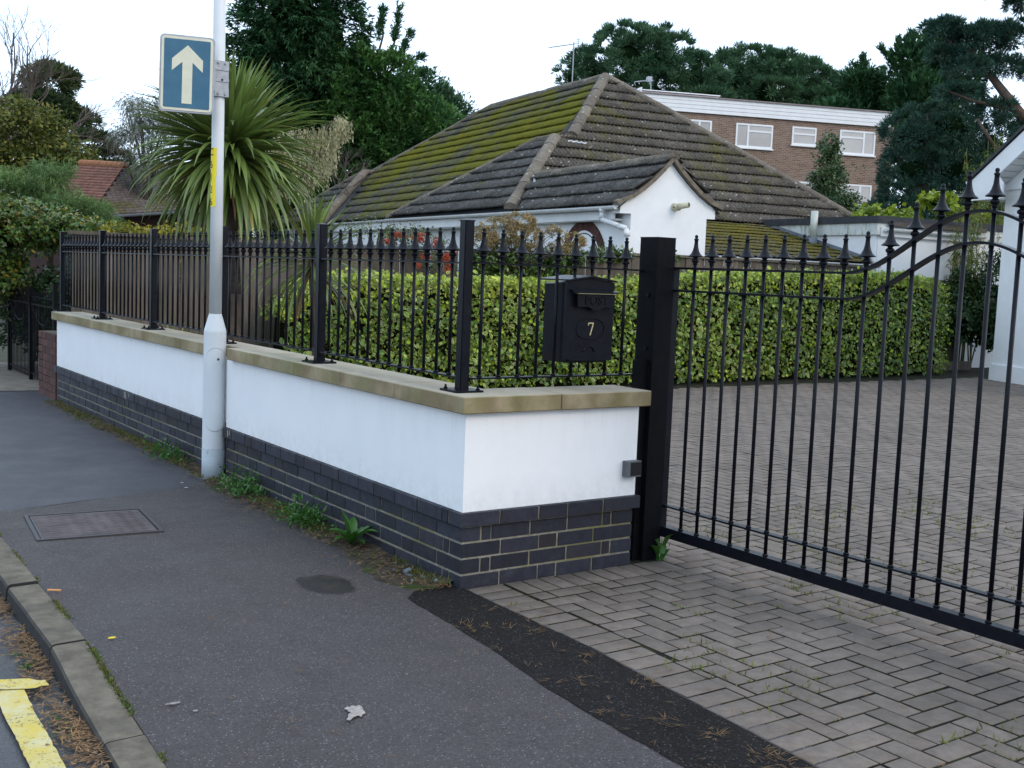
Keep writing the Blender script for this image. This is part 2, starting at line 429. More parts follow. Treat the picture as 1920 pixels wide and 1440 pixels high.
M['yellowing'] = leafmat('autumn_leaf', (0.1092, 0.1260, 0.0220), (0.0712, 0.0984, 0.0220), 1.1, 0.45, 0.55, 0.3, 0.3, (0.1615, 0.1440, 0.0220), 0.2)
M['feather'] = leafmat('feathery_leaf', (0.165, 0.250, 0.085), (0.110, 0.185, 0.065), 1.4, 0.35, 0.6, 0.2, 0.3)
M['bush'] = leafmat('bush_leaf', (0.0546, 0.1125, 0.0202), (0.0874, 0.1455, 0.0253), 2.0, 0.5, 0.35, 0.5, 0.2, (0.2090, 0.1610, 0.0220), 0.16)
M['silver'] = leafmat('silver_leaf', (0.2550, 0.2700, 0.2250), (0.1725, 0.1950, 0.1500), 1.3, 0.35, 0.7, 0.2, 0.25)
M['tassel'] = leafmat('cream_tassel', (0.4730, 0.4400, 0.2640), (0.3300, 0.3080, 0.1650), 3, 0.3, 0.8, 0.15, 0.25)
M['dried'] = leafmat('dried_flower', (0.36, 0.26, 0.13), (0.25, 0.20, 0.09), 5, 0.35, 0.85, 0.1, 0.2)
M['ivy'] = leafmat('ivy_leaf', (0.040, 0.085, 0.018), (0.070, 0.115, 0.020), 3, 0.5, 0.35, 0.5, 0.15, (0.16, 0.17, 0.03), 0.12)
M['berry'] = simple('red_berry', (0.38, 0.055, 0.014), (0.26, 0.03, 0.01), 12, rand=0.25, rough=0.35)
M['vine'] = leafmat('vine_leaf', (0.27, 0.32, 0.02), (0.16, 0.25, 0.025), 2.5, 0.4, 0.45, 0.35, 0.35)
M['bamboo'] = leafmat('bamboo_leaf', (0.14, 0.18, 0.025), (0.08, 0.13, 0.022), 2, 0.45, 0.5, 0.3, 0.3, (0.26, 0.22, 0.05), 0.12)
M['holly'] = leafmat('holly_leaf', (0.0312, 0.0754, 0.0234), (0.0650, 0.1066, 0.0286), 2, 0.45, 0.4, 0.5, 0.15)
M['darkshrub'] = leafmat('shade_shrub', (0.014, 0.038, 0.010), (0.026, 0.06, 0.012), 3, 0.45, 0.5, 0.3, 0.1)
M['weed'] = leafmat('weed_leaf', (0.060, 0.160, 0.022), (0.035, 0.115, 0.018), 9, 0.35, 0.4, 0.4, 0.25)
M['moss'] = leafmat('moss_blade', (0.075, 0.115, 0.018), (0.13, 0.12, 0.03), 6, 0.45, 0.8, 0.2, 0.2)
M['core'] = simple('crown_inner_shade', (0.006, 0.016, 0.006), (0.010, 0.020, 0.008), 2, rough=1.0, spec=0.0)  # shade inside the crowns put into a near-black colour


# ------------------------------------------------------------------ mesh helpers
def mesh_np(name, V, F, mats, smooth=False, midx=None):
    """V (n,3), F (m,k) all faces with k corners -> mesh"""
    V = np.asarray(V, dtype=np.float32)
    F = np.asarray(F, dtype=np.int32)
    me = bpy.data.meshes.new(name)
    me.vertices.add(len(V))
    me.vertices.foreach_set("co", V.ravel())
    m, k = F.shape
    me.loops.add(m * k)
    me.loops.foreach_set("vertex_index", F.ravel())
    me.polygons.add(m)
    me.polygons.foreach_set("loop_start", np.arange(0, m * k, k, dtype=np.int32))
    me.polygons.foreach_set("loop_total", np.full(m, k, dtype=np.int32))
    for x in (mats if isinstance(mats, (list, tuple)) else [mats]):
        me.materials.append(x)
    if midx is not None:
        me.polygons.foreach_set("material_index", np.asarray(midx, dtype=np.int32))
    if smooth:
        me.polygons.foreach_set("use_smooth", np.ones(m, dtype=bool))
    me.update(calc_edges=True)
    return me


class MB:
    def __init__(s):
        s.v = []
        s.f = []
        s.mi = []

    def add(s, vs, fs, mi=0):
        o = len(s.v)
        s.v += [tuple(v) for v in vs]
        s.f += [tuple(i + o for i in f) for f in fs]
        s.mi += [mi] * len(fs)
        return s

    def box(s, lo, hi, mi=0):
        x0, y0, z0 = lo
        x1, y1, z1 = hi
        return s.add([(x0, y0, z0), (x1, y0, z0), (x1, y1, z0), (x0, y1, z0), (x0, y0, z1), (x1, y0, z1), (x1, y1, z1), (x0, y1, z1)],
                     [(0, 3, 2, 1), (4, 5, 6, 7), (0, 1, 5, 4), (1, 2, 6, 5), (2, 3, 7, 6), (3, 0, 4, 7)], mi)

    def obox(s, o, ax, ay, az, lo, hi, mi=0):
        """box in a frame: origin o, axes ax ay az"""
        o, ax, ay, az = map(Vector, (o, ax, ay, az))
        P = lambda x, y, z: o + ax * x + ay * y + az * z
        x0, y0, z0 = lo
        x1, y1, z1 = hi
        return s.add([P(x0, y0, z0), P(x1, y0, z0), P(x1, y1, z0), P(x0, y1, z0), P(x0, y0, z1), P(x1, y0, z1), P(x1, y1, z1), P(x0, y1, z1)],
                     [(0, 3, 2, 1), (4, 5, 6, 7), (0, 1, 5, 4), (1, 2, 6, 5), (2, 3, 7, 6), (3, 0, 4, 7)], mi)

    def bar(s, a, b, r, n=8, r2=None, cap=True, mi=0):
        a, b = Vector(a), Vector(b)
        d = (b - a).normalized()
        u = d.orthogonal().normalized()
        w = d.cross(u)
        r2 = r if r2 is None else r2
        vs = [a + (u * math.cos(2 * math.pi * i / n) + w * math.sin(2 * math.pi * i / n)) * r for i in range(n)]
        vs += [b + (u * math.cos(2 * math.pi * i / n) + w * math.sin(2 * math.pi * i / n)) * r2 for i in range(n)]
        fs = [(i, (i + 1) % n, n + (i + 1) % n, n + i) for i in range(n)]
        if cap:
            fs += [tuple(range(n))[::-1], tuple(range(n, 2 * n))]
        return s.add(vs, fs, mi)

    def tube(s, pts, rs, n=7, mi=0):
        for i in range(len(pts) - 1):
            s.bar(pts[i], pts[i + 1], rs[i], n, rs[i + 1], True, mi)
        return s

    def lathe(s, prof, c=(0, 0, 0), n=12, mi=0):
        c = Vector(c)
        vs = []
        for r, z in prof:
            for i in range(n):
                a = 2 * math.pi * i / n
                vs.append(c + Vector((r * math.cos(a), r * math.sin(a), z)))
        fs = []
        for j in range(len(prof) - 1):
            for i in range(n):
                fs.append((j * n + i, j * n + (i + 1) % n, (j + 1) * n + (i + 1) % n, (j + 1) * n + i))
        fs.append(tuple(range(n))[::-1])
        fs.append(tuple((len(prof) - 1) * n + i for i in range(n)))
        return s.add(vs, fs, mi)

    def prism(s, poly, o, ax, ay, dn, depth, mi=0):
        """polygon (2d list) in plane o,ax,ay, extruded along dn by depth"""
        o, ax, ay, dn = map(Vector, (o, ax, ay, dn))
        n = len(poly)
        A = [o + ax * p[0] + ay * p[1] for p in poly]
        B = [q + dn * depth for q in A]
        fs = [tuple(range(n)), tuple(range(n, 2 * n))[::-1]] + [(i, n + i, n + (i + 1) % n, (i + 1) % n) for i in range(n)]
        return s.add(A + B, fs, mi)

    def mesh(s, name, mats, smooth=False, fix=True):
        me = bpy.data.meshes.new(name)
        me.from_pydata(s.v, [], s.f)
        for x in (mats if isinstance(mats, (list, tuple)) else [mats]):
            me.materials.append(x)
        me.polygons.foreach_set("material_index", s.mi)
        if fix:
            bm = bmesh.new()
            bm.from_mesh(me)
            bmesh.ops.recalc_face_normals(bm, faces=bm.faces)
            bm.to_mesh(me)
            bm.free()
        if smooth:
            me.polygons.foreach_set("use_smooth", [True] * len(me.polygons))
        me.update()
        return me


def thing(name, label, cat, loc=(0, 0, 0), group=None):
    o = bpy.data.objects.new(name, None)
    o.empty_display_size = 0.1
    o.location = loc
    COL.objects.link(o)
    o['label'] = label
    o['category'] = cat
    if group:
        o['group'] = group
    return o


def link(name, me, parent=None, loc=None, rot=None, kind=None, label=None):
    o = bpy.data.objects.new(name, me)
    COL.objects.link(o)
    if loc is not None:
        o.location = loc
    if rot is not None:
        o.rotation_euler = rot
    if parent is not None:
        o.parent = parent
        if parent.parent is None and parent.type == 'EMPTY':
            o.matrix_parent_inverse = Matrix.Translation(-Vector(parent.location))
    if kind:
        o['kind'] = kind
    if label:
        o['label'] = label
    return o


def part(name, mb, m, parent, smooth=False, **k):
    return link(name, mb.mesh(name, m, smooth), parent, **k)


def struct(name, me, parent=None):
    return link(name, me, parent, kind='structure')


def single(name, me, label, cat, group=None):
    """a thing that is one mesh, origin moved to its base"""
    n = len(me.vertices)
    co = np.empty(n * 3, dtype=np.float32)
    me.vertices.foreach_get("co", co)
    co = co.reshape(-1, 3)
    b = np.array([(co[:, 0].min() + co[:, 0].max()) / 2, (co[:, 1].min() + co[:, 1].max()) / 2, co[:, 2].min()], dtype=np.float32)
    me.vertices.foreach_set("co", (co - b).ravel())
    me.update()
    o = link(name, me, None, loc=tuple(float(x) for x in b))
    o['label'] = label
    o['category'] = cat
    if group:
        o['group'] = group
    return o


def grid_sheet(name, xs, ys, zf, m):
    V = [(x, y, zf(x, y)) for y in ys for x in xs]
    nx = len(xs)
    F = [(j * nx + i, j * nx + i + 1, (j + 1) * nx + i + 1, (j + 1) * nx + i) for j in range(len(ys) - 1) for i in range(nx - 1)]
    return mesh_np(name, V, F, m, True)


def text_mesh(name, s, size, depth, m):
    cu = bpy.data.curves.new(name, 'FONT')
    cu.body = s
    cu.size = size
    cu.extrude = depth
    cu.align_x = 'CENTER'
    cu.align_y = 'CENTER'
    cu.resolution_u = 4
    o = bpy.data.objects.new(name, cu)
    COL.objects.link(o)
    dg = bpy.context.evaluated_depsgraph_get()
    me = bpy.data.meshes.new_from_object(o.evaluated_get(dg))
    bpy.data.objects.remove(o)
    me.materials.clear()
    me.materials.append(m)
    me.name = name
    return me


def nz(x, y, z=0.0):
    return mn.noise(Vector((x, y, z)))


def lerp_tab(x, tab):
    return float(np.interp(x, [a for a, b in tab], [b for a, b in tab]))


# ------------------------------------------------------------------ ground, road, pavement
ROAD_Z = -0.075


def sm(t):
    t = min(1, max(0, t))
    return t * t * (3 - 2 * t)


KX = [(-8, -1.66), (-2.2, -1.70), (-1.183, -1.698), (-0.857, -1.688), (-0.358, -1.673), (0.118, -1.641), (0.976, -1.625), (1.95, -1.601), (6, -1.55), (60, -1.2)]


def kerb_x(y):          # back edge of the kerb
    return lerp_tab(y, KX)


def kerb_top(y):        # dropped kerb in front of the drive
    return -0.066 * sm((0.15 - y) / 1.5)


def pave_z(x, y):
    return kerb_top(y) * sm((-0.75 - x) / 0.95)


def edge_x(y):          # street edge of the block paving
    return 0.030 - max(0, -0.9 - y) * 0.072


def band_x(y):          # street edge of the tarmac strip
    return lerp_tab(y, [(-6, -0.72), (-1.92, -0.42), (-1.51, -0.396), (-1.13, -0.38), (-0.66, -0.324), (-0.03, -0.277), (0.3, -0.27)])


struct('ground', grid_sheet('ground', [-400, -60, -12, 0, 12, 60, 400], [-400, -60, -12, 0, 12, 60, 400], lambda x, y: -0.14, M['ground']))
struct('road', grid_sheet('road', [-9, -5, -2.6, -2.2, -2.0, -1.9, -1.8, -1.5, -1.1], [-14, -8] + [i * 0.5 for i in range(-12, 12)] + [8, 14, 25, 60],
                          lambda x, y: ROAD_Z + 0.012 * nz(x * 1.3, y * 1.3) * (1 if y < 3 else 0.3) - (0.008 if x > -1.95 else 0), M['road']))
ys = [-7, -5, -4, -3.5, -3] + [i * 0.15 - 2.7 for i in range(37)]
ys = sorted(set([round(y, 3) for y in ys if y < 2.6])) + [2.60]
fr = [0, 0.05, 0.12, 0.2, 0.3, 0.45, 0.6, 0.8, 1.0]


def pv(y0_y1, mat, name):
    V = []
    for y in y0_y1:
        for f in fr:
            x = kerb_x(y) - 0.003 + (0.06 - kerb_x(y)) * f
            yy = y + (0.40 * f if y >= 2.59 and y <= 2.63 else 0)
            V.append((x, yy, pave_z(x, y) + 0.003 * nz(x * 2.3, y * 2.3)))
    n = len(fr)
    F = [(j * n + i, j * n + i + 1, (j + 1) * n + i + 1, (j + 1) * n + i) for j in range(len(y0_y1) - 1) for i in range(n - 1)]
    return struct(name, mesh_np(name, V, F, mat, True))


pv([y for y in ys if y <= 2.60], M['pavement'], 'pavement')
# the older surface farther along, its edge a little proud of the newer one
V = []
oy = [2.52, 2.56, 3.2, 4, 5, 6.5, 8, 11, 15, 22, 35, 60]
for y in oy:
    for f in fr:
        x = kerb_x(y) - 0.003 + (0.06 - kerb_x(y)) * f
        yy = y + (0.40 * f * max(0, 1 - (y - 2.52)) if y < 3.5 else 0) + (0.012 * nz(f * 9, 3.1) if y < 2.6 else 0)
        V.append((x, yy, 0.0035 - (0.003 if y < 2.53 else 0)))
n = len(fr)
F = [(j * n + i, j * n + i + 1, (j + 1) * n + i + 1, (j + 1) * n + i) for j in range(len(oy) - 1) for i in range(n - 1)]
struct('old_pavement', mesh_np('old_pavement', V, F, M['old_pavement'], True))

# tarmac strip between the pavement and the block paving
by = [0.16, 0.06, 0.0] + [-i * 0.06 for i in range(1, 95)]
V = []
for y in by:
    x0 = band_x(y) + 0.018 * nz(y * 3.1, 0.7) + 0.010 * nz(y * 11, 1.7)
    x1 = edge_x(y) - 0.009 if y <= 0 else -0.002 - 0.0 * y
    if y > 0.02:
        x0 = band_x(y) + (0.16 if y > 0.1 else 0.06)
    for k in range(5):
        x = x0 + (x1 - x0) * k / 4
        V.append((x, y, pave_z(x, y) + 0.007 + 0.003 * nz(x * 9, y * 9) - (0.004 if k == 0 else 0)))
F = [(j * 5 + i, (j + 1) * 5 + i, (j + 1) * 5 + i + 1, j * 5 + i + 1) for j in range(len(by) - 1) for i in range(4)]
struct('tarmac_strip', mesh_np('tarmac_strip', V, F, M['band'], True))

# dirt along the foot of the wall
V = []
dy = [0.06 + i * 0.045 for i in range(168)]
for y in dy:
    w = 0.17 + 0.06 * nz(y * 1.7, 5) + 0.05 * nz(y * 6, 2) + 0.03 * nz(y * 17, 6)
    if y < 0.9:
        w += 0.10 * (1 - abs(y - 0.45) / 0.45)
    if y > 3:
        w *= 0.85
    for k in range(6):
        x = -w * (1 - k / 5)
        V.append((x + 0.004, y, -0.004 + (0.014 if k else 0) * (0.8 + 0.5 * nz(y * 7, x * 20)) + 0.030 * (k / 5) ** 1.5 * (0.6 + 0.5 * nz(y * 4, x * 9))))
F = [(j * 6 + i, j * 6 + i + 1, (j + 1) * 6 + i + 1, (j + 1) * 6 + i) for j in range(len(dy) - 1) for i in range(5)]
struct('dirt_strip', mesh_np('dirt_strip', V, F, M['soil'], True))
# apron by the neighbour's gate
struct('gate_apron', mesh_np('gate_apron', [(-0.55, 8.6, 0.010), (0.9, 8.45, 0.010), (0.9, 12, 0.012), (-0.35, 12, 0.012)], [(0, 1, 2, 3)],
                             simple('old_concrete', (0.20, 0.17, 0.13), (0.12, 0.10, 0.085), 6, rough=0.9)))

# kerb: stones as parts
kb = bpy.data.objects.new('kerb', None)
COL.objects.link(kb)
kb['kind'] = 'structure'
y = -6.2
stops = [-6.2, -5.3, -4.4, -3.5, -2.55, -1.65, -0.78, 0.10, 0.985, 1.9, 2.81, 3.73, 4.64, 5.56, 6.47, 7.4, 8.3, 9.2, 10.1]
for a, b in zip(stops[:-1], stops[1:]):
    mb = MB()
    gap = 0.010 if abs(b - 0.985) > 0.01 else 0.028
    N = 5
    rows = []
    dz = random.uniform(-0.004, 0.004) + (0.010 if abs(a - 0.985) < 0.01 else 0)
    for k in range(N + 1):
        yy = a + (b - gap - a) * k / N
        xb = kerb_x(yy)
        w = 0.132
        zt = kerb_top(yy) + dz
        rr = 0.018
        j = 0.003 * nz(yy * 9, a)
        rows.append([(xb, yy, -0.13), (xb, yy, zt - 0.003), (xb - 0.006, yy, zt), (xb - w + rr + j, yy, zt - 0.002), (xb - w + 0.006 + j, yy, zt - 0.006),
                     (xb - w + j, yy, zt - rr), (xb - w - 0.012, yy, -0.13)])
    V = [p for r in rows for p in r]
    F = [(k * 7 + i, k * 7 + i + 1, (k + 1) * 7 + i + 1, (k + 1) * 7 + i) for k in range(N) for i in range(6)]
    mb.add(V, F)
    mb.add(rows[0], [tuple(range(7))])
    mb.add(rows[-1], [tuple(range(7))[::-1]])
    link('kerb_stone', mb.mesh('kerb_stone', M['kerb'], False), kb)
mb = MB()
for a, b in [(10.1, 20), (20, 40), (40, 60)]:
    xa, xb = kerb_x(a), kerb_x(b)
    mb.add([(xa, a, 0), (xa - .15, a, 0), (xa - .16, a, -.13), (xb, b, 0), (xb - .15, b, 0), (xb - .16, b, -.13)], [(0, 1, 4, 3), (1, 2, 5, 4)])
link('far_kerb_stones', mb.mesh('far_kerb_stones', M['kerb']), kb, kind='stuff')

# double yellow lines with end bar
yl = bpy.data.objects.new('yellow_lines', None)
COL.objects.link(yl)
yl['kind'] = 'structure'


def paint_strip(x0, x1, ya, yb, z, jag=0.006, n=70):
    V = []
    for k in range(n + 1):
        yy = ya + (yb - ya) * k / n
        sh = (kerb_x(yy) - kerb_x(-0.4))
        V.append((x0 + sh + jag * 0.5 * nz(yy * 17, 1) + jag * nz(yy * 71, 4), yy, z))
        V.append((x1 + sh + jag * 0.5 * nz(yy * 17, 9) + jag * nz(yy * 71, 6), yy, z))
    return mesh_np('line', V, [(2 * k, 2 * k + 1, 2 * k + 3, 2 * k + 2) for k in range(n)], M['yellow'])


for x0 in (-2.028, -2.20):
    link('line', paint_strip(x0, x0 + 0.092, -0.10, -5.5, ROAD_Z + 0.012, n=200), yl)
V = []
for k in range(26):
    x = -2.42 + 0.58 * k / 25
    c = -0.085 - (x + 1.98) * 0.42
    e = 0.055 if k < 24 else 0.03
    V += [(x, c - e + 0.006 * nz(x * 30, 2), ROAD_Z + 0.016), (x, c + e + 0.006 * nz(x * 30, 7), ROAD_Z + 0.016)]
link('end_bar', mesh_np('end_bar', V, [(2 * k, 2 * k + 2, 2 * k + 3, 2 * k + 1) for k in range(25)], M['yellow']), yl)

# ------------------------------------------------------------------ block paving drive
drive = bpy.data.objects.new('driveway', None)
COL.objects.link(drive)
drive['kind'] = 'structure'
struct_bed = link('jointing_sand', mesh_np('jointing_sand', [(edge_x(0), 0.0, -0.0030), (edge_x(-0.9), -0.9, -0.0030), (edge_x(-6), -6, -0.0030), (26, -6, -0.0030), (26, 9.2, -0.0030), (1.0, 9.2, -0.0030), (1.0, 0.0, -0.0030)],
                                           [(0, 1, 2, 3, 4, 5, 6)], M['joint']), drive)
rects = []           # x0, y0, x1, y1
yy = -0.004
while yy > -5.5:      # border course along the street
    rects.append((edge_x(yy), yy - 0.100, edge_x(yy) + 0.200, yy))
    yy -= 0.1005
xx = 0.24
while xx < 1.09:      # border course along the return wall
    rects.append((xx, -0.205, xx + 0.100, -0.004))
    xx += 0.1005
U = 0.1005
for i in range(-3, 150):
    for j in range(-57, 75):
        m = (i - j) % 4
        x0, y0 = 0.24 + i * U, j * U - 0.006
        if m == 0:
            r = [x0, y0, x0 + 2 * U - .0005, y0 + U - .0005]
        elif m == 3:
            r = [x0, y0, x0 + U - .0005, y0 + 2 * U - .0005]
        else:
            continue
        xm = edge_x((r[1] + r[3]) / 2) + 0.2015
        r[0] = max(r[0], xm)
        if r[0] < 1.08 and r[1] < -0.206:
            r[3] = min(r[3], -0.206)
        if r[2] - r[0] < 0.03 or r[3] - r[1] < 0.03:
            continue
        if r[1] >= -0.21 and r[0] < 1.09:
            continue
        if r[3] > 7.0 or r[0] > 14.8:
            continue
        rects.append(tuple(r))
blocks = []
for r in rects:
    cx, cy = (r[0] + r[2]) / 2, (r[1] + r[3]) / 2
    d = (Vector((cx, cy, 0)) - Vector(CAM_LOC)).length
    blocks.append((0 if in_view((cx, cy, 0), 0.0) else 1, d, r))
blocks.sort(key=lambda b: (b[0], b[1]))


def block_geo(w, h, dz, tx, ty):
    a, b = w / 2 - 0.0048, h / 2 - 0.0048
    c = 0.0025
    zt = 0.003 + dz
    o = [(-a, -b), (a, -b), (a, b), (-a, b)]
    i = [(-a + c, -b + c), (a - c, -b + c), (a - c, b - c), (-a + c, b - c)]
    vs = [(x, y, -0.02) for x, y in o] + [(x, y, zt - 0.0022 + x * tx + y * ty) for x, y in o] + [(x, y, zt + x * tx + y * ty) for x, y in i]
    fs = [(0, 1, 5, 4), (1, 2, 6, 5), (2, 3, 7, 6), (3, 0, 4, 7), (4, 5, 9, 8), (5, 6, 10, 9), (6, 7, 11, 10), (7, 4, 8, 11), (8, 9, 10, 11)]
    return vs, fs


BC = {}
rest_v, rest_f = [], []
for k, (iv, d, r) in enumerate(blocks):
    w, h = r[2] - r[0], r[3] - r[1]
    cx, cy = (r[0] + r[2]) / 2, (r[1] + r[3]) / 2
    dz = random.uniform(-0.0015, 0.0015) + 0.004 * nz(cx * 0.9, cy * 0.9)
    tx, ty = random.uniform(-0.010, 0.010), random.uniform(-0.010, 0.010)
    if k < 300:
        key = (round(w, 2), round(h, 2), random.randrange(4))
        if key not in BC:
            vs, fs = block_geo(w, h, 0, tx, ty)
            BC[key] = mesh_np('paving_block', vs, fs, [M['block'], M['joint']], False, [1, 1, 1, 1, 0, 0, 0, 0, 0])      # sides caked with joint dirt
        link('paving_block', BC[key], drive, loc=(cx, cy, dz))
    else:
        vs, fs = block_geo(w, h, dz, tx, ty)
        o = len(rest_v)
        rest_v += [(x + cx, y + cy, z) for x, y, z in vs]
        rest_f += [tuple(q + o for q in f) for f in fs]
link('far_paving_blocks', mesh_np('far_paving_blocks', rest_v, rest_f, [M['block'], M['joint']], False, [1, 1, 1, 1, 0, 0, 0, 0, 0] * (len(rest_f) // 9)), drive, kind='stuff')

# ------------------------------------------------------------------ boundary wall
WL = 7.60
wall = thing('boundary_wall', 'white rendered garden wall on a dark brick plinth with sandstone coping', 'wall', (0, 0, 0))
NY0, NY1 = 2.955, 3.20      # recess behind the lamp column
T = 0.215
mb = MB()
ND = 0.085
# white render: long leg with recess, return leg
mb.box((0, T, 0.365), (T, NY0, 0.825))
mb.box((ND, NY0, 0.365), (T, NY1, 0.825))
mb.box((0, NY1, 0.365), (T, WL, 0.825))
mb.box((0, 0, 0.365), (1.045, T, 0.825))
part('white_panel', mb, M['render'], wall)
mb = MB()
mb.box((0.004, 0.004, -0.05), (1.031, T - 0.01, 0.300))
mb.box((0.0045, T - 0.02, -0.05), (T - 0.01, NY0, 0.3005))
mb.box((0.0045 + ND, NY0 - .001, -0.05), (T - 0.01, NY1 + .001, 0.301))
mb.box((0.0045, NY1, -0.05), (T - 0.01, WL - 0.011, 0.3005))
mb.box((-0.020, -0.020, 0.302), (1.055, T - 0.01, 0.362))
mb.box((-0.0195, T - 0.02, 0.3025), (T - 0.01, NY0, 0.3615))
mb.box((ND - 0.0195, NY0 - .001, 0.303), (T - 0.01, NY1 + .001, 0.361))
mb.box((-0.0195, NY1, 0.3025), (T - 0.01, WL + 0.008, 0.3615))
part('mortar_bed', mb, M['mortar'], wall)
BRK = {}


def brick_obj(p0, p1, mat, parent, name='brick', bev=0.002):
    size = tuple(round(p1[i] - p0[i], 3) for i in range(3))
    key = (size, mat.name)
    if key not in BRK:
        a, b, c = [s / 2 for s in size]
        e = bev
        vs, fs = [], []
        for z, q in ((-c, e), (-c + e, 0), (c - e, 0), (c, e)):
            vs += [(-a + q, -b + q, z), (a - q, -b + q, z), (a - q, b - q, z), (-a + q, b - q, z)]
        for l in range(3):
            for i in range(4):
                fs.append((l * 4 + i, l * 4 + (i + 1) % 4, l * 4 + 4 + (i + 1) % 4, l * 4 + 4 + i))
        fs += [(3, 2, 1, 0), (12, 13, 14, 15)]
        mbb = MB()
        mbb.add(vs, fs)
        BRK[key] = mbb.mesh('brick', mat)
    j = 0.0016
    return link(name, BRK[key], parent, loc=((p0[0] + p1[0]) / 2 + random.uniform(-j, j), (p0[1] + p1[1]) / 2 + random.uniform(-j, j), (p0[2] + p1[2]) / 2 + random.uniform(-.001, .001)))


S, H, Q = 0.215, 0.1025, 0.0475
J = 0.010
for c in range(5):
    proud = 0.025 if c == 4 else 0.0
    z0 = c * 0.075 + 0.000
    z1 = z0 + (0.065 if c < 4 else 0.064)
    off = -proud
    # long face, from the corner away
    if c % 2 == 0:
        seq = [H, Q, S, S, S, H] if c < 4 else [H, Q, S, S, S, 0.165]
        pat = [S, S, S, H]
    else:
        seq = [S, S, H]
        pat = [S, S, S, H]
    y = -proud
    k = 0
    first = True
    lens = list(seq)
    while y < WL - 0.03:
        L = lens.pop(0) if lens else pat[k % 4]
        if not lens and (first is False or True):
            pass
        if len(seq) == 0:
            k += 1
        elif len(seq) and not lens:
            seq = []
        y1 = min(y + L, WL + proud)
        if y < NY1 and y1 > NY0:
            segs = []
            if y < NY0 - 0.03:
                segs.append((y, NY0, 0))
            lo, hi = max(y, NY0), min(y1, NY1)
            if hi - lo > 0.025:
                segs.append((lo + (J if lo > y else 0), hi, ND))
            if y1 > NY1 + 0.03:
                segs.append((NY1, y1, 0))
        else:
            segs = [(y, y1, 0)]
        for a, b, dpt in segs:
            if first and c >= 0:
                # corner brick: seen from both faces
                if (c % 2 == 0):
                    brick_obj((off, a, z0), (off + S, b, z1), M['bluebrick'], wall)
                else:
                    brick_obj((off, a, z0), (off + H, b, z1), M['bluebrick'], wall)
            else:
                brick_obj((off + dpt, a, z0), (off + dpt + 0.09, b, z1), M['bluebrick'], wall)
        first = False
        y = y1 + J
    # return face
    end = 1.035 + proud
    x = off + (S if c % 2 == 0 else H) + J
    seqx = {0: [S, H, S, S], 2: [S, H, S, S], 4: [S, 0.165, S, S], 1: [Q, S, S, S, Q, H], 3: [Q, S, S, S, Q, H]}[c]
    for iL, L in enumerate(seqx):
        x1 = min(x + L, end)
        if iL == len(seqx) - 1 or end - x1 < 0.05:
            x1 = end
        if x1 - x > 0.02:
            brick_obj((x, -proud, z0), (x1, -proud + 0.09, z1), M['bluebrick'], wall)
        x = x1 + J
    if x < end - 0.03:
        brick_obj((x, -proud, z0), (end, -proud + 0.09, z1), M['bluebrick'], wall)


def stone(lo, hi, poly=None):
    key_mb = MB()
    if poly:
        key_mb.prism(poly, (0, 0, lo[2]), (1, 0, 0), (0, 1, 0), (0, 0, 1), hi[2] - lo[2])
    else:
        key_mb.box(lo, hi)
    me = key_mb.mesh('coping_stone', M['coping'])
    bm = bmesh.new()
    bm.from_mesh(me)
    bmesh.ops.bevel(bm, geom=list(bm.edges), offset=0.004, segments=1, affect='EDGES')
    bm.to_mesh(me)
    bm.free()
    return link('coping_stone', me, wall)


CX0, CX1 = -0.040, 0.262
CZ0, CZ1 = 0.826, 0.904
stone(0, (0, 0, CZ1 - .000), None) if False else None
stone((0, 0, CZ0), (0, 0, CZ1), [(CX0, -0.04), (0.515, -0.04), (0.515, 0.262), (CX1, 0.262), (CX1, 0.60), (CX0, 0.60)])
stone((0.519, -0.04, CZ0 - .001), (1.091, 0.262, CZ1 - .001))
for a, b in [(0.604, 1.20), (1.204, 1.80), (1.804, 2.40), (2.404, 2.862)]:
    stone((CX0, a, CZ0 + random.uniform(-.0015, .0015)), (CX1, b, CZ1 + random.uniform(-.0015, .0015)))
stone((0, 0, CZ0), (0, 0, CZ1), [(0.052, 2.866), (CX1, 2.866), (CX1, 3.26), (0.052, 3.26)])
stone((0, 0, CZ0), (0, 0, CZ1), [(CX0, 3.264), (CX1, 3.264), (CX1, 3.78), (CX0, 3.78)])
for a, b in [(3.784, 4.40), (4.404, 5.02), (5.024, 5.64), (5.644, 6.25), (6.254, 6.86), (6.864, 7.30), (7.304, 7.66)]:
    stone((CX0, a, CZ0 + random.uniform(-.0015, .0015)), (CX1, b, CZ1 + random.uniform(-.0015, .0015)))
# whitish drips on the plinth
for (yy, L, zz) in [(2.86, 0.045, 0.359), (2.83, 0.030, 0.358), (5.20, 0.050, 0.359), (5.16, 0.055, 0.358), (5.07, 0.03, 0.359)]:
    mb = MB()
    mb.box((-0.0272, yy - 0.0035, zz - L), (-0.0245, yy + 0.0035, zz))
    part('paint_drip', mb, M['litter_white'], wall)

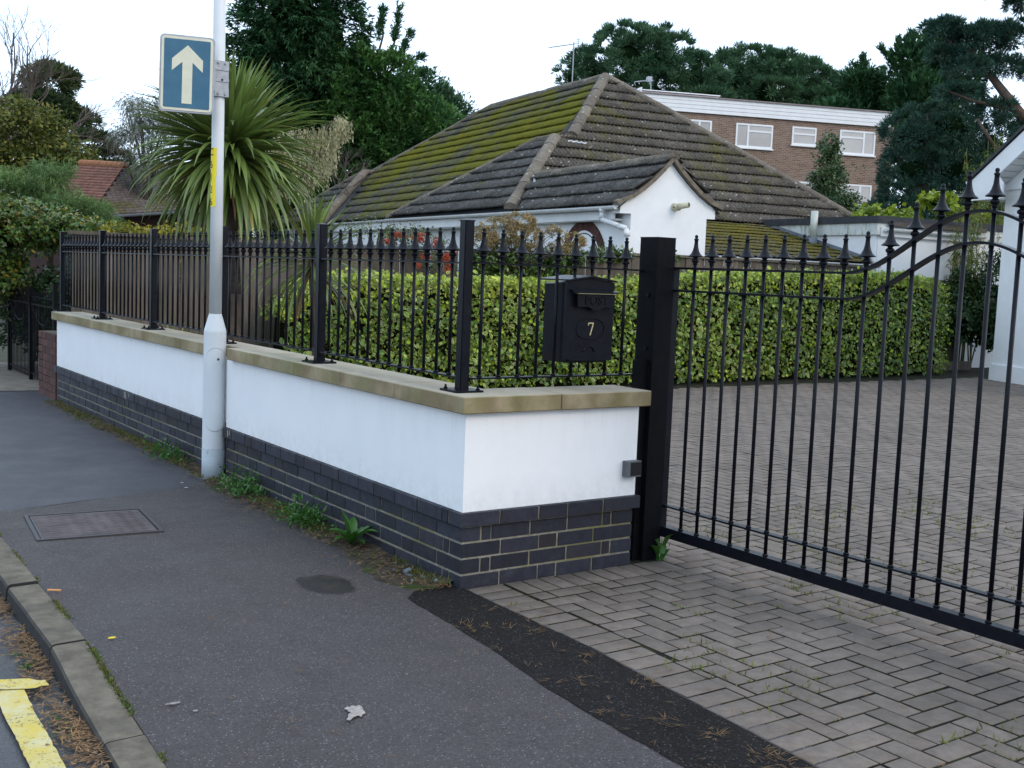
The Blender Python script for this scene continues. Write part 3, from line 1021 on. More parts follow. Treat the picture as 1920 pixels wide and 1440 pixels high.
# ------------------------------------------------------------------ iron railing on the wall
rail = thing('iron_railing', 'black iron railing with bell-shaped finials on the white garden wall', 'railing', (0.09, 0.18, 0.904))
RX, RY = 0.09, 0.12
FIN = [(0.0005, 0.0), (0.006, -0.0015), (0.0088, -0.007), (0.0088, -0.012), (0.0062, -0.018), (0.0115, -0.020), (0.0118, -0.026), (0.0092, -0.030),
       (0.0098, -0.045), (0.0118, -0.062), (0.0165, -0.080), (0.0240, -0.095), (0.0345, -0.1045), (0.0385, -0.1075), (0.0375, -0.1105), (0.016, -0.1125), (0.0105, -0.116),
       (0.0105, -0.119), (0.0175, -0.124), (0.0195, -0.130), (0.0175, -0.136), (0.0105, -0.141), (0.0125, -0.146), (0.0105, -0.151), (0.0080, -0.156)]
fin_me = MB().lathe(FIN[::-1], n=14).mesh('finial', M['black'], True)


def picket_me(z0, z1, tag):
    m = MB()
    m.bar((0, 0, z0), (0, 0, z1), 0.0092 if tag == 'g' else 0.0082, 10)
    return m.mesh('picket', M['black'], True)


wall_pk = picket_me(0.962, 1.53, 'w')
collar_me = MB().lathe([(0.0095, 0), (0.0135, 0.001), (0.012, 0.008), (0.0095, 0.010)], n=10).mesh('collar', M['black'], True)


def put_picket(x, y, ztip, me, parent, zcs):
    p = link('picket', me, parent, loc=(x, y, 0))
    f = link('finial', fin_me, p, loc=(0, 0, ztip))
    f.rotation_euler = (0, 0, random.uniform(0, 6.28))
    for zc in zcs:
        link('collar', collar_me, p, loc=(0, 0, zc))
    return p


posts_y = [0.185, 1.735, 3.285, 4.82, 6.30, 7.74]
PW = 0.0255
post_me = MB()
post_me.box((-PW, -PW, 0.910), (PW, PW, 1.700))
pm = post_me.mesh('post', M['black'])
bm = bmesh.new(); bm.from_mesh(pm)
bmesh.ops.bevel(bm, geom=[e for e in bm.edges if abs(e.verts[0].co.z - e.verts[1].co.z) > 0.1], offset=0.004, segments=2, affect='EDGES')
bm.to_mesh(pm); bm.free()
cap_me = MB().add([(-PW - .002, -PW - .002, 1.700), (PW + .002, -PW - .002, 1.700), (PW + .002, PW + .002, 1.700), (-PW - .002, PW + .002, 1.700),
                   (-PW - .002, -PW - .002, 1.706), (PW + .002, -PW - .002, 1.706), (PW + .002, PW + .002, 1.706), (-PW - .002, PW + .002, 1.706), (0, 0, 1.714)],
                  [(0, 1, 5, 4), (1, 2, 6, 5), (2, 3, 7, 6), (3, 0, 4, 7), (4, 5, 8), (5, 6, 8), (6, 7, 8), (7, 4, 8), (3, 2, 1, 0)]).mesh('post_cap', M['black'])
plate_me = MB().box((-0.075, -0.075, 0.9045), (0.075, 0.075, 0.914)).mesh('base_plate', M['black'])
bolt_me = MB().lathe([(0.011, 0.0), (0.011, 0.007), (0.006, 0.008), (0.006, 0.018), (0.003, 0.021)], n=6).mesh('bolt', M['black'])
for py in posts_y:
    p = link('post', pm, rail, loc=(RX, py, 0))
    link('post_cap', cap_me, p, loc=(0, 0, 0))
    bp = link('base_plate', plate_me, p, loc=(0.0, 0, 0))
    for sx in (-1, 1):
        for sy in (-1, 1):
            link('bolt', bolt_me, p, loc=(sx * 0.055, sy * 0.055, 0.914))
for a, b in zip(posts_y[:-1], posts_y[1:]):
    for z in (1.507, 0.968):
        mb = MB()
        mb.box((RX - 0.018, a + PW, z - 0.004), (RX + 0.018, b - PW, z + 0.004))
        part('rail', mb, M['black'], rail)
    n = 12
    pitch = (b - a) / 13.0
    for k in range(n):
        yy = a + pitch * (k + 1)
        put_picket(RX, yy, 1.676, wall_pk, rail, (1.5115, 0.9725))
for z in (1.509, 0.968):
    mb = MB()
    mb.box((RX + PW, RY - 0.018 + 0.03, z - 0.004), (1.145, RY + 0.018 + 0.03, z + 0.004))
    part('rail', mb, M['black'], rail)
for k in range(9):
    put_picket(0.163 + k * 0.1095, RY + 0.03, 1.674, wall_pk, rail, (1.5135, 0.9725))

# ------------------------------------------------------------------ gate post and gate
gp = thing('gate_post', 'thick black square steel post between the white wall and the gate', 'gate post', (1.21, 0.09, 0))
mb = MB()
mb.box((1.145, 0.028, -0.05), (1.265, 0.165, 1.677))
part('column', mb, M['black_matt'], gp)
mb = MB()
mb.box((1.105, 0.060, -0.05), (1.1445, 0.135, 1.05))
part('fixing_plate', mb, M['black_matt'], gp)
mb = MB()
mb.add([(1.143, 0.026, 1.6775), (1.267, 0.026, 1.6775), (1.267, 0.167, 1.6775), (1.143, 0.167, 1.6775), (1.143, 0.026, 1.681), (1.267, 0.026, 1.681), (1.267, 0.167, 1.681), (1.143, 0.167, 1.681)],
       [(0, 3, 2, 1), (4, 5, 6, 7), (0, 1, 5, 4), (1, 2, 6, 5), (2, 3, 7, 6), (3, 0, 4, 7)])
part('cap', mb, M['black_matt'], gp)
for z in (0.985, 1.11, 1.385):
    part('bolt', MB().bar((1.137, 0.085, z), (1.1445, 0.085, z), 0.011, 8), M['black'], gp)

GX = 1.295
gate = thing('driveway_gate', 'black iron driveway gate with bell finials and a swept arched top', 'gate', (GX, -1.6, 0.13))
CY = -1.672      # crest of the arch


def gtop(y, lo=1.527, rise=0.257):
    d = abs(y - CY)
    if d >= 0.64:
        return lo
    return lo + rise * (1 + math.cos(math.pi * d / 0.64)) / 2


def sweep(ya, yb, zf, w, h, n):
    mb = MB()
    rows = []
    for k in range(n + 1):
        y = ya + (yb - ya) * k / n
        e = 0.004
        s = (zf(y + e) - zf(y - e)) / (2 * e)
        t = Vector((0, 1, s)).normalized()
        nn = Vector((0, -t.z, t.y))
        c = Vector((GX, y, zf(y)))
        rows.append([c + Vector((-w, 0, 0)) - nn * h, c + Vector((w, 0, 0)) - nn * h, c + Vector((w, 0, 0)) + nn * h, c + Vector((-w, 0, 0)) + nn * h])
    V = [p for r in rows for p in r]
    F = [(k * 4 + i, k * 4 + (i + 1) % 4, (k + 1) * 4 + (i + 1) % 4, (k + 1) * 4 + i) for k in range(n) for i in range(4)]
    mb.add(V, F)
    mb.add(rows[0], [(3, 2, 1, 0)])
    mb.add(rows[-1], [(0, 1, 2, 3)])
    return mb


GY0, GY1 = 0.045, -3.385
part('top_rail', sweep(GY0, GY1, gtop, 0.020, 0.0055, 150), M['black'], gate)
part('second_rail', sweep(GY0, GY1, lambda y: gtop(y, 1.412, 0.248), 0.020, 0.0055, 150), M['black'], gate)
mb = MB(); mb.box((GX - 0.019, GY1, 0.276), (GX + 0.019, GY0, 0.285))
part('lower_rail', mb, M['black'], gate)
mb = MB(); mb.box((GX - 0.026, GY1, 0.118), (GX + 0.026, GY0, 0.172))
part('bottom_rail', mb, M['black'], gate)
mb = MB(); mb.box((GX - 0.025, 0.046, 0.118), (GX + 0.025, 0.094, 1.530))
part('stile', mb, M['black'], gate)
mb = MB(); mb.box((GX - 0.025, GY1 - 0.049, 0.118), (GX + 0.025, GY1 - 0.001, 1.530))
part('stile', mb, M['black'], gate)
PKG = {}
for k in range(28):
    yy = -0.090 - 0.1165 * k
    ztip = gtop(yy) + 0.171 + (0.0 if abs(yy - CY) > 0.7 else -0.012 * math.sin(min(1, abs(yy - CY) / 0.64) * math.pi))
    key = round(ztip, 3)
    if key not in PKG:
        PKG[key] = picket_me(0.170, ztip - 0.150, 'g')
    put_picket(GX, yy, ztip, PKG[key], gate, (0.2855, 0.172))

# far gate post, mirror end of the leaf
gp2 = thing('gate_post', 'thick black square steel post at the latch end of the driveway gate', 'gate post', (1.21, -3.53, 0))
mb = MB()
mb.box((1.20, -3.62, -0.05), (1.33, -3.46, 1.677))
part('column', mb, M['black_matt'], gp2)

# ------------------------------------------------------------------ photocell box on the return wall
se = thing('photocell', 'small grey box with a dark lens on the white wall by the gate post', 'sensor', (1.0, 0, 0.466))
mb = MB(); mb.box((0.953, -0.042, 0.467), (1.043, -0.001, 0.547))
part('housing', mb, simple('grey_plastic', (0.12, 0.125, 0.135), (0.09, 0.095, 0.10), 20, rough=0.45), se)
mb = MB(); mb.box((0.973, -0.0445, 0.474), (1.040, -0.0422, 0.541))
part('lens', mb, M['hole'], se)

# ------------------------------------------------------------------ post box
pb = thing('post_box', 'black wall post box with gold number 7 fixed among the railing pickets', 'post box', (0.755, 0.16, 1.05))
fx0, fx1, fy = 0.607, 0.906, 0.060
xm = (fx0 + fx1) / 2
mb = MB()
mb.prism([(fx0, 1.052), (fx1, 1.052), (fx1, 1.440), (xm, 1.460), (fx0, 1.440)], (0, fy + 0.012, 0), (1, 0, 0), (0, 0, 1), (0, 1, 0), 0.022)
part('front_door', mb, M['black'], pb)
mb = MB()
mb.prism([(fx0 + 0.018, 1.040), (fx1 - 0.018, 1.040), (fx1 - 0.018, 1.425), (xm, 1.447), (fx0 + 0.018, 1.425)], (0, fy + 0.034, 0), (1, 0, 0), (0, 0, 1), (0, 1, 0), 0.185)
part('body', mb, M['black'], pb)
mb = MB()
for sx in (-1, 1):
    xe = fx0 - 0.006 if sx < 0 else fx1 + 0.006
    mb.add([(xm, fy - 0.004, 1.463), (xe, fy - 0.004, 1.442), (xe, fy + 0.236, 1.442), (xm, fy + 0.236, 1.463),
            (xm, fy - 0.004, 1.471), (xe, fy - 0.004, 1.449), (xe, fy + 0.236, 1.449), (xm, fy + 0.236, 1.471)],
           [(0, 1, 2, 3), (4, 7, 6, 5), (0, 4, 5, 1), (1, 5, 6, 2), (2, 6, 7, 3), (3, 7, 4, 0)])
part('lid', mb, M['black'], pb)
# slot hood and flap
mb = MB()
mb.prism([(fy + 0.012, 1.404), (fy - 0.030, 1.393), (fy - 0.030, 1.386), (fy + 0.012, 1.388)], (fx0 + 0.020, 0, 0), (0, 1, 0), (0, 0, 1), (1, 0, 0), 0.272)
part('slot_hood', mb, M['black'], pb)
fl = [(0.045, 1.378), (0.283, 1.378), (0.279, 1.318), (0.215, 1.318), (0.200, 1.312), (0.182, 1.303), (0.164, 1.300), (0.146, 1.303), (0.128, 1.312), (0.113, 1.318), (0.049, 1.318)]
mb = MB()
mb.prism([(fx0 + a, b) for a, b in fl], (0, fy - 0.016, 0), (1, 0, 0), (0, 0, 1), (0, 1, 0), 0.010)
fp = part('flap', mb, M['black'], pb)
tm = text_mesh('letters', 'POST', 0.062, 0.0022, M['black'])
link('letters', tm, fp, loc=(fx0 + 0.165, fy - 0.0178, 1.348), rot=(math.radians(90), 0, 0))
mb = MB(); mb.box((fx0 + 0.045, fy - 0.021, 1.3815), (fx0 + 0.283, fy + 0.004, 1.3845))
part('slot_edge', mb, M['gold'], pb)
# number frame
N = 40
cxn, czn = fx0 + 0.155, 1.210
ring = []
for i in range(N):
    a = 2 * math.pi * i / N
    k = (abs(math.cos(a)) ** 3.2 + abs(math.sin(a)) ** 2.0) ** (-1 / 2.6)
    ring.append((math.cos(a) * 0.088 * k, math.sin(a) * 0.050 * k))
mb = MB()
pts = [Vector((cxn + a, fy + 0.010, czn + b)) for a, b in ring]
for i in range(N):
    mb.bar(pts[i], pts[(i + 1) % N], 0.0030, 6)
part('number_frame', mb, M['black'], pb, True)
mb = MB()       # thin serifed figure seven
yn = fy + 0.0095
for q in ([(-0.016, 0.030), (0.018, 0.030), (0.018, 0.0245), (-0.016, 0.0245)], [(-0.0165, 0.0242), (-0.0125, 0.0242), (-0.0135, 0.015), (-0.0165, 0.015)],
          [(0.0125, 0.0242), (0.018, 0.0242), (0.0015, -0.033), (-0.005, -0.033)]):
    mb.prism([(cxn + a, czn + b) for a, b in q], (0, yn, 0), (1, 0, 0), (0, 0, 1), (0, 1, 0), 0.0025)
part('number', mb, M['gold'], pb)
mb = MB()
for i in range(10):
    a0, a1 = math.pi * i / 10, math.pi * (i + 1) / 10
    mb.bar((fx0 + 0.150 + 0.03 * math.cos(a0), fy + 0.010, 1.104 + 0.018 * math.sin(a0)), (fx0 + 0.150 + 0.03 * math.cos(a1), fy + 0.010, 1.104 + 0.018 * math.sin(a1)), 0.004, 6)
mb.bar((fx0 + 0.113, fy + 0.010, 1.098), (fx0 + 0.125, fy + 0.010, 1.108), 0.005, 6)
mb.bar((fx0 + 0.187, fy + 0.010, 1.098), (fx0 + 0.175, fy + 0.010, 1.108), 0.005, 6)
part('key_plate', mb, M['black'], pb)
mb = MB(); mb.box((fx0 + 0.02, fy + 0.002, 1.052), (fx1 - 0.02, fy + 0.0115, 1.060))
part('bottom_lip', mb, M['black'], pb)

# ------------------------------------------------------------------ lamp column with sign
LX, LY = -0.045, 3.066
lp = thing('lamp_column', 'tall pale grey lamp column standing in a notch of the white wall', 'lamp post', (LX, LY, 0))
part('foot', MB().lathe([(0.077, -0.05), (0.077, 0.21)], (LX, LY, 0), 32), M['post_foot'], lp, True)
part('base_section', MB().lathe([(0.0765, 0.2102), (0.0735, 0.99), (0.0735, 1.0), (0.0715, 1.012), (0.043, 1.112), (0.0415, 1.12)], (LX, LY, 0), 32), M['post'], lp)
for o in [lp.children[-1]]:
    for p_ in o.data.polygons:
        p_.use_smooth = len(p_.vertices) == 4
part('shaft', MB().lathe([(0.0412, 1.121), (0.0400, 2.2), (0.0390, 5.6)], (LX, LY, 0), 28), M['post'], lp, True)
# lantern arm above the picture
mb = MB()
mb.tube([(LX, LY, 5.55), (LX - 0.1, LY, 5.75), (LX - 0.5, LY, 5.85)], [0.039, 0.03, 0.028], 10)
part('arm', mb, M['post'], lp)
mb = MB()
mb.lathe([(0.02, 0.06), (0.11, 0.02), (0.12, -0.03), (0.06, -0.07)], (LX - 0.62, LY, 5.84), 16)
part('lantern', mb, M['galv'], lp)
# curved inspection door: stadium outline wrapped on the column
ca = math.atan2(CAM_LOC[1] - LY, CAM_LOC[0] - LX) + 0.10


def wrap(u, z, r):
    a = ca + u / 0.0755
    return (LX + r * math.cos(a), LY + r * math.sin(a), z)


def stadium(w, z0, z1, n=9):
    o = []
    for i in range(n):
        a = math.pi * i / (n - 1)
        o.append((w * math.cos(a), z1 - w + w * math.sin(a)))
    for i in range(n):
        a = math.pi + math.pi * i / (n - 1)
        o.append((w * math.cos(a), z0 + w + w * math.sin(a)))
    return o


def door_mb(w, z0, z1, r0, r1):
    """rows of the stadium from bottom to top, wrapped round the column"""
    mb = MB()
    zs = [z0 + w * (1 - math.cos(math.pi / 2 * i / 8)) for i in range(9)] + [z1 - w * (1 - math.sin(math.pi / 2 * i / 8)) for i in range(9)]
    rows = []
    for z in zs:
        if z < z0 + w:
            h = math.sqrt(max(1e-8, w * w - (z0 + w - z) ** 2))
        elif z > z1 - w:
            h = math.sqrt(max(1e-8, w * w - (z - z1 + w) ** 2))
        else:
            h = w
        rows.append([(u, z) for u in np.linspace(-h, h, 13)])
    n = 13
    V = [wrap(u, z, r1) for r in rows for u, z in r]
    F = [(j * n + i, j * n + i + 1, (j + 1) * n + i + 1, (j + 1) * n + i) for j in range(len(rows) - 1) for i in range(n - 1)]
    mb.add(V, F)
    ed = [(r[0]) for r in rows] + [(r[-1]) for r in rows[::-1]]
    m = len(ed)
    mb.add([wrap(u, z, r1) for u, z in ed] + [wrap(u, z, r0) for u, z in ed], [(i, (i + 1) % m, m + (i + 1) % m, m + i) for i in range(m)])
    return mb


part('door_gap', door_mb(0.0685, 0.330, 0.895, 0.072, 0.0769), M['galv'], lp)
dr = part('access_door', door_mb(0.0655, 0.334, 0.891, 0.072, 0.0795), M['post'], lp)
p0 = Vector(wrap(0.014, 0.818, 0.078)); p1 = Vector(wrap(0.014, 0.818, 0.0815))
link('lock', MB().bar(p0, p1, 0.010, 12).mesh('lock', M['galv']), dr)
p1b = Vector(wrap(0.014, 0.818, 0.0822))
link('lock_hole', MB().bar(p0, p1b, 0.006, 10).mesh('lock_hole', M['hole']), dr)
# yellow number strip wrapped on the left of the shaft
side = math.atan2(CAM_LOC[1] - LY, CAM_LOC[0] - LX) - math.pi / 2


def on_shaft(u, z, r):
    a = side + u / 0.0405
    return (LX + r * math.cos(a), LY + r * math.sin(a), z)


for (za, zb, wd) in [(2.030, 2.214, 0.0585), (1.829, 2.0298, 0.0535)]:
    mb = MB()
    n = 10
    us = np.linspace(-0.030, wd + 0.0, n)
    V = [on_shaft(u, za, 0.0418) for u in us] + [on_shaft(u, zb, 0.0416) for u in us]
    F = [(i, i + 1, n + i + 1, n + i) for i in range(n - 1)]
    mb.add(V, F)
    tg = part('number_strip', mb, M['tag_yellow'], lp)
    if za > 2:
        tag1 = tg
for i, ch in enumerate("C6126"):
    zc = 2.184 - 0.0815 * i
    tm = text_mesh('character', ch, 0.062, 0.0, M['tag_black'])
    bm = bmesh.new(); bm.from_mesh(tm)
    bmesh.ops.triangulate(bm, faces=bm.faces)
    bmesh.ops.subdivide_edges(bm, edges=bm.edges, cuts=1)
    for v in bm.verts:
        v.co = Vector(on_shaft(v.co.x + 0.017, zc + v.co.y * 1.12, 0.0426))
    bm.to_mesh(tm); bm.free()
    link('character', tm, tag1)

sg = thing('traffic_sign', 'blue rectangular one-way sign with a cream arrow clamped to the lamp column', 'road sign', (-0.28, 2.985, 2.42))
SGC = Vector((-0.288, 2.975, 2.650))
SR = Matrix.Rotation(math.radians(-20), 4, 'Z') @ Matrix.Rotation(math.radians(0.8), 4, 'Y')
ex = (SR @ Vector((1, 0, 0))); ezz = (SR @ Vector((0, 0, 1))); ey = (SR @ Vector((0, 1, 0)))


def rrect(w, h, r, n=6):
    o = []
    for cx, cy, a0 in ((w - r, h - r, 0), (-w + r, h - r, 90), (-w + r, -h + r, 180), (w - r, -h + r, 270)):
        for i in range(n + 1):
            a = math.radians(a0 + 90 * i / n)
            o.append((cx + r * math.cos(a), cy + r * math.sin(a)))
    return o


mb = MB(); mb.prism(rrect(0.169, 0.241, 0.030), SGC + ey * 0.022, ex, ezz, -ey, 0.030)
part('back_tray', mb, M['sign_grey'], sg)
mb = MB(); mb.prism(rrect(0.158, 0.230, 0.022), SGC - ey * 0.0085, ex, ezz, -ey, 0.003)
part('cream_border', mb, M['sign_cream'], sg)
mb = MB(); mb.prism(rrect(0.142, 0.214, 0.008), SGC - ey * 0.0118, ex, ezz, -ey, 0.002)
part('blue_face', mb, M['sign_blue'], sg)
arrow = [(0.031, -0.190), (0.031, 0.075), (0.095, 0.016), (0.095, 0.092), (0.0, 0.183), (-0.095, 0.092), (-0.095, 0.016), (-0.031, 0.075), (-0.031, -0.190)]
arrow = [(a + 0.002, b * 0.98) for a, b in arrow]
mb = MB(); mb.prism(arrow, SGC - ey * 0.0142, ex, ezz, -ey, 0.0015)
part('arrow', mb, M['sign_cream'], sg)
# post clamps
for dz in (0.0,):
    brk = MB()
    zc0, zc1 = 2.545, 2.775
    for (z0, z1, dd) in ((2.545, 2.598, 0.046), (2.598, 2.640, 0.041), (2.640, 2.665, 0.046), (2.665, 2.712, 0.041), (2.712, 2.775, 0.046)):
        brk.box((LX - 0.046, LY - dd - 0.008, z0), (LX + 0.050, LY - 0.012, z1 - 0.0015))
    part('post_clamp', brk, M['galv'], sg)
mb = MB()
mb.box((LX - 0.082, LY - 0.070, 2.575), (LX - 0.0465, LY - 0.030, 2.765))
part('side_bracket', mb, M['galv'], sg)
for z in (2.562, 2.578 + 0.18):
    for sx in (-0.022, 0.026):
        part('bolt', MB().bar((LX + sx, LY - 0.0545, z), (LX + sx, LY - 0.064, z), 0.007, 8), M['galv'], sg)
part('bolt', MB().bar((LX + 0.004, LY - 0.0545, 2.652), (LX + 0.004, LY - 0.0575, 2.652), 0.007, 8), M['hole'], sg)

# ------------------------------------------------------------------ manhole cover
mh = thing('inspection_cover', 'rusty rectangular cast iron inspection cover set in the pavement', 'manhole cover', (-1.12, 2.02, 0))
A, B, C_, D_ = Vector((-1.443, 1.765, 0)), Vector((-0.848, 1.702, 0)), Vector((-0.815, 2.312, 0)), Vector((-1.405, 2.318, 0))
ux = (B - A).normalized(); uy = Vector((-ux.y, ux.x, 0)); uz = Vector((0, 0, 1))
mb = MB()
W_, H_ = 0.600, 0.580
for lo, hi in (((-0.02, -0.02, -0.02), (W_ + 0.02, 0.0, 0.0085)), ((-0.02, H_, -0.02), (W_ + 0.02, H_ + 0.02, 0.0085)), ((-0.02, 0, -0.02), (0, H_, 0.0085)), ((W_, 0, -0.02), (W_ + 0.02, H_, 0.0085))):
    mb.obox(A, ux, uy, uz, lo, hi)
part('frame', mb, M['iron'], mh)
mb = MB(); mb.obox(A, ux, uy, uz, (0.006, 0.006, -0.02), (W_ - 0.006, H_ - 0.006, 0.0055))
part('cover_plate', mb, M['iron'], mh)
mb = MB()
for r_ in range(13):
    for q in range(18):
        x0 = 0.022 + q * 0.031
        y0 = 0.026 + r_ * 0.0415
        up = 0.015 if q % 2 == 0 else -0.015
        a = A + ux * x0 + uy * (y0 + (0 if q % 2 == 0 else 0.018)) + uz * 0.0055
        b = A + ux * (x0 + 0.031) + uy * (y0 + (0.018 if q % 2 == 0 else 0)) + uz * 0.0055
        w = uy * 0.0085
        h = uz * 0.0050
        mb.add([a - w, a + w, b + w, b - w, a - w * .5 + h, a + w * .5 + h, b + w * .5 + h, b - w * .5 + h], [(4, 7, 6, 5), (0, 4, 5, 1), (1, 5, 6, 2), (2, 6, 7, 3), (3, 7, 4, 0)])
link('zigzag_tread', mb.mesh('zigzag_tread', simple('worn_iron', (0.060, 0.047, 0.048), (0.115, 0.095, 0.097), 5, rough=0.5)), mh, kind='stuff')


# ------------------------------------------------------------------ foliage helpers
def unit(a):
    return a / np.maximum(np.linalg.norm(a, axis=1, keepdims=True), 1e-9)


def rdir(n):
    return unit(RNG.normal(size=(n, 3)))


def rhombi(P, D, N, L, Wd, wide=0.45, droop=None):
    """one four-cornered leaf per row: base P, direction D, plane normal N, length L, width Wd"""
    D = unit(D)
    S_ = unit(np.cross(D, N))
    L = np.broadcast_to(np.asarray(L, float).reshape(-1, 1), (len(P), 1))
    Wd = np.broadcast_to(np.asarray(Wd, float).reshape(-1, 1), (len(P), 1))
    mid = P + D * L * wide
    tip = P + D * L
    if droop is not None:
        tip = tip + np.array([0, 0, -1.0]) * L * droop
    V = np.stack([P, mid - S_ * Wd / 2, tip, mid + S_ * Wd / 2], axis=1).reshape(-1, 3)
    F = np.arange(len(P) * 4).reshape(-1, 4)
    return V, F


class Fol:
    def __init__(s):
        s.V = []
        s.F = []
        s.n = 0

    def add(s, V, F):
        s.V.append(V)
        s.F.append(F + s.n)
        s.n += len(V)

    def mesh(s, name, m):
        return mesh_np(name, np.concatenate(s.V), np.concatenate(s.F), m)


def clumps(blob, M_, rc, flat=1.0, top_bias=0.0, inner=0.25):
    """clump centres spread over an ellipsoid's shell; returns centres, outward directions"""
    c = np.array(blob[:3]); r = np.array(blob[3:6])
    d = rdir(M_)
    if top_bias:
        d[:, 2] = np.where(d[:, 2] < -top_bias, -d[:, 2] * 0.5, d[:, 2])
        d = unit(d)
    k = 1 - inner * RNG.random((M_, 1)) ** 1.5
    ph = np.array([0.18 * nz(*(q * 2.2 + c[0])) for q in d]).reshape(-1, 1)
    P = c + d * r * (k + ph)
    return P, unit(d / r)


def needle_fol(fol, P, O, per, rc, L, w, up=0.25):
    n = len(P) * per
    Pc = np.repeat(P, per, 0); Oc = np.repeat(O, per, 0)
    d = unit(rdir(n) + Oc * 0.9 + np.array([0, 0, up]))
    base = Pc + d * (rc * RNG.uniform(0.10, 0.75, (n, 1)))
    V, F = rhombi(base, d, rdir(n), L * RNG.uniform(0.6, 1.1, n), w * RNG.uniform(0.7, 1.2, n))
    fol.add(V, F)


def spray_fol(fol, P, O, per, rc, L, w, up=0.35, droop=0.15):
    """flat feathery sprays"""
    n = len(P) * per
    Pc = np.repeat(P, per, 0); Oc = np.repeat(O, per, 0)
    d = unit(Oc + rdir(n) * 0.75 + np.array([0, 0, up]))
    base = Pc + rdir(n) * rc * RNG.random((n, 1)) ** 0.5
    nn = unit(rdir(n) * 0.7 + np.array([0, 0, 1.0]))
    Ls = L * RNG.uniform(0.6, 1.15, n)
    V, F = rhombi(base, d, nn, Ls, w * RNG.uniform(0.7, 1.2, n), 0.4, droop)
    fol.add(V, F)
    for sgn in (-1, 1):
        s_ = unit(np.cross(d, nn))
        d2 = unit(d + s_ * sgn * 0.75)
        b2 = base + d * (Ls.reshape(-1, 1) * RNG.uniform(0.2, 0.5, (n, 1)))
        V, F = rhombi(b2, d2, nn, Ls * 0.55, w * 0.8, 0.4, droop)
        fol.add(V, F)


def leaf_fol(fol, P, O, per, rc, L, w, jit=0.9, droop=0.1):
    n = len(P) * per
    Pc = np.repeat(P, per, 0); Oc = np.repeat(O, per, 0)
    base = Pc + rdir(n) * rc * RNG.random((n, 1)) ** 0.4
    d = unit(rdir(n) + Oc * 0.4)
    nn = unit(Oc + rdir(n) * jit + np.array([0, 0, 0.5]))
    V, F = rhombi(base, d, nn, L * RNG.uniform(0.6, 1.2, n), w * RNG.uniform(0.7, 1.2, n), 0.5, droop)
    fol.add(V, F)


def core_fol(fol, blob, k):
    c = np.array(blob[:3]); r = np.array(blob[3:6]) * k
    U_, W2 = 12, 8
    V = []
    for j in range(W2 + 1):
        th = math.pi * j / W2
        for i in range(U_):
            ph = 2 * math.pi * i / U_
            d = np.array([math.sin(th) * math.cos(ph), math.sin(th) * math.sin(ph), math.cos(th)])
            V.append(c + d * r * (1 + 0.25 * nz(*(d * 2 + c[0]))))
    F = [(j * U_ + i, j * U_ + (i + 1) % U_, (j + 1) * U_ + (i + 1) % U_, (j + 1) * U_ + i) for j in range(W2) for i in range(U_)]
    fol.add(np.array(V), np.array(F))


def trunk_mb(pts, rs, n=8):
    return MB().tube(pts, rs, n)


def limbs(mb, top, targets, r0):
    for q in targets:
        a = Vector(top); b = Vector(q)
        m_ = a.lerp(b, 0.5) + Vector((random.uniform(-.2, .2), random.uniform(-.2, .2), random.uniform(-.1, .3))) * (b - a).length * 0.3
        mb.tube([a, m_, b], [r0, r0 * 0.65, r0 * 0.25], 6)


def tree(name, label, cat, base, fol, fm, tr, tm='trunk', core=None, group=None):
    t_ = thing(name, label, cat, base, group)
    if tr is not None:
        part('trunk', tr, M[tm], t_, True)
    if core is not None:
        link('shade_core', core.mesh('shade_core', M['core']), t_)  # solid dark filler closing gaps, painted as the crown's inner shade
    link('crown', fol.mesh('crown', fm), t_)
    return t_


def dense(name, label, cat, base, blobs, kind, fm, args, core=0.72, M_=160, rc=0.5, per=14, tr=None, tm='trunk', inner=0.25, top_bias=0.5, group=None):
    fol = Fol(); cf = Fol() if core else None
    vol = [(b[3] * b[4] + b[3] * b[5] + b[4] * b[5]) for b in blobs]
    tot = sum(vol)
    for b, v in zip(blobs, vol):
        P, O = clumps(b, max(8, int(M_ * 1.9 * v / tot)), rc, inner=inner, top_bias=top_bias)
        {'spray': spray_fol, 'needle': needle_fol, 'leaf': leaf_fol}[kind](fol, P, O, per, rc, **args)
        # loose inner growth so that the crown is not hollow
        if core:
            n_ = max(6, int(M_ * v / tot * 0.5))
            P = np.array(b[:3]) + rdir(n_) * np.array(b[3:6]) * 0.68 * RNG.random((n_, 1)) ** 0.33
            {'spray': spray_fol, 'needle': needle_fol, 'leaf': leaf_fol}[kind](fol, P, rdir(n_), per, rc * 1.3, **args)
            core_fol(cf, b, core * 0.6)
    return tree(name, label, cat, base, fol, fm, tr, tm, cf, group)
#@@PART2

# ------------------------------------------------------------------ bungalow
TH = math.radians(8.3)
HO = Vector((8.528, 9.024, 0))
E1 = Vector((math.sin(TH), math.cos(TH), 0))
E2 = Vector((math.cos(TH), -math.sin(TH), 0))
EZ = Vector((0, 0, 1))


def HW(u, v, z):
    return HO + E2 * u + E1 * v + EZ * z


bung = thing('bungalow', 'white bungalow with a mossy grey tiled hipped roof and small gabled wing', 'house', tuple(HO))
ZE, SL, V0, DL = 2.65, 0.851, 3.79, 0.30
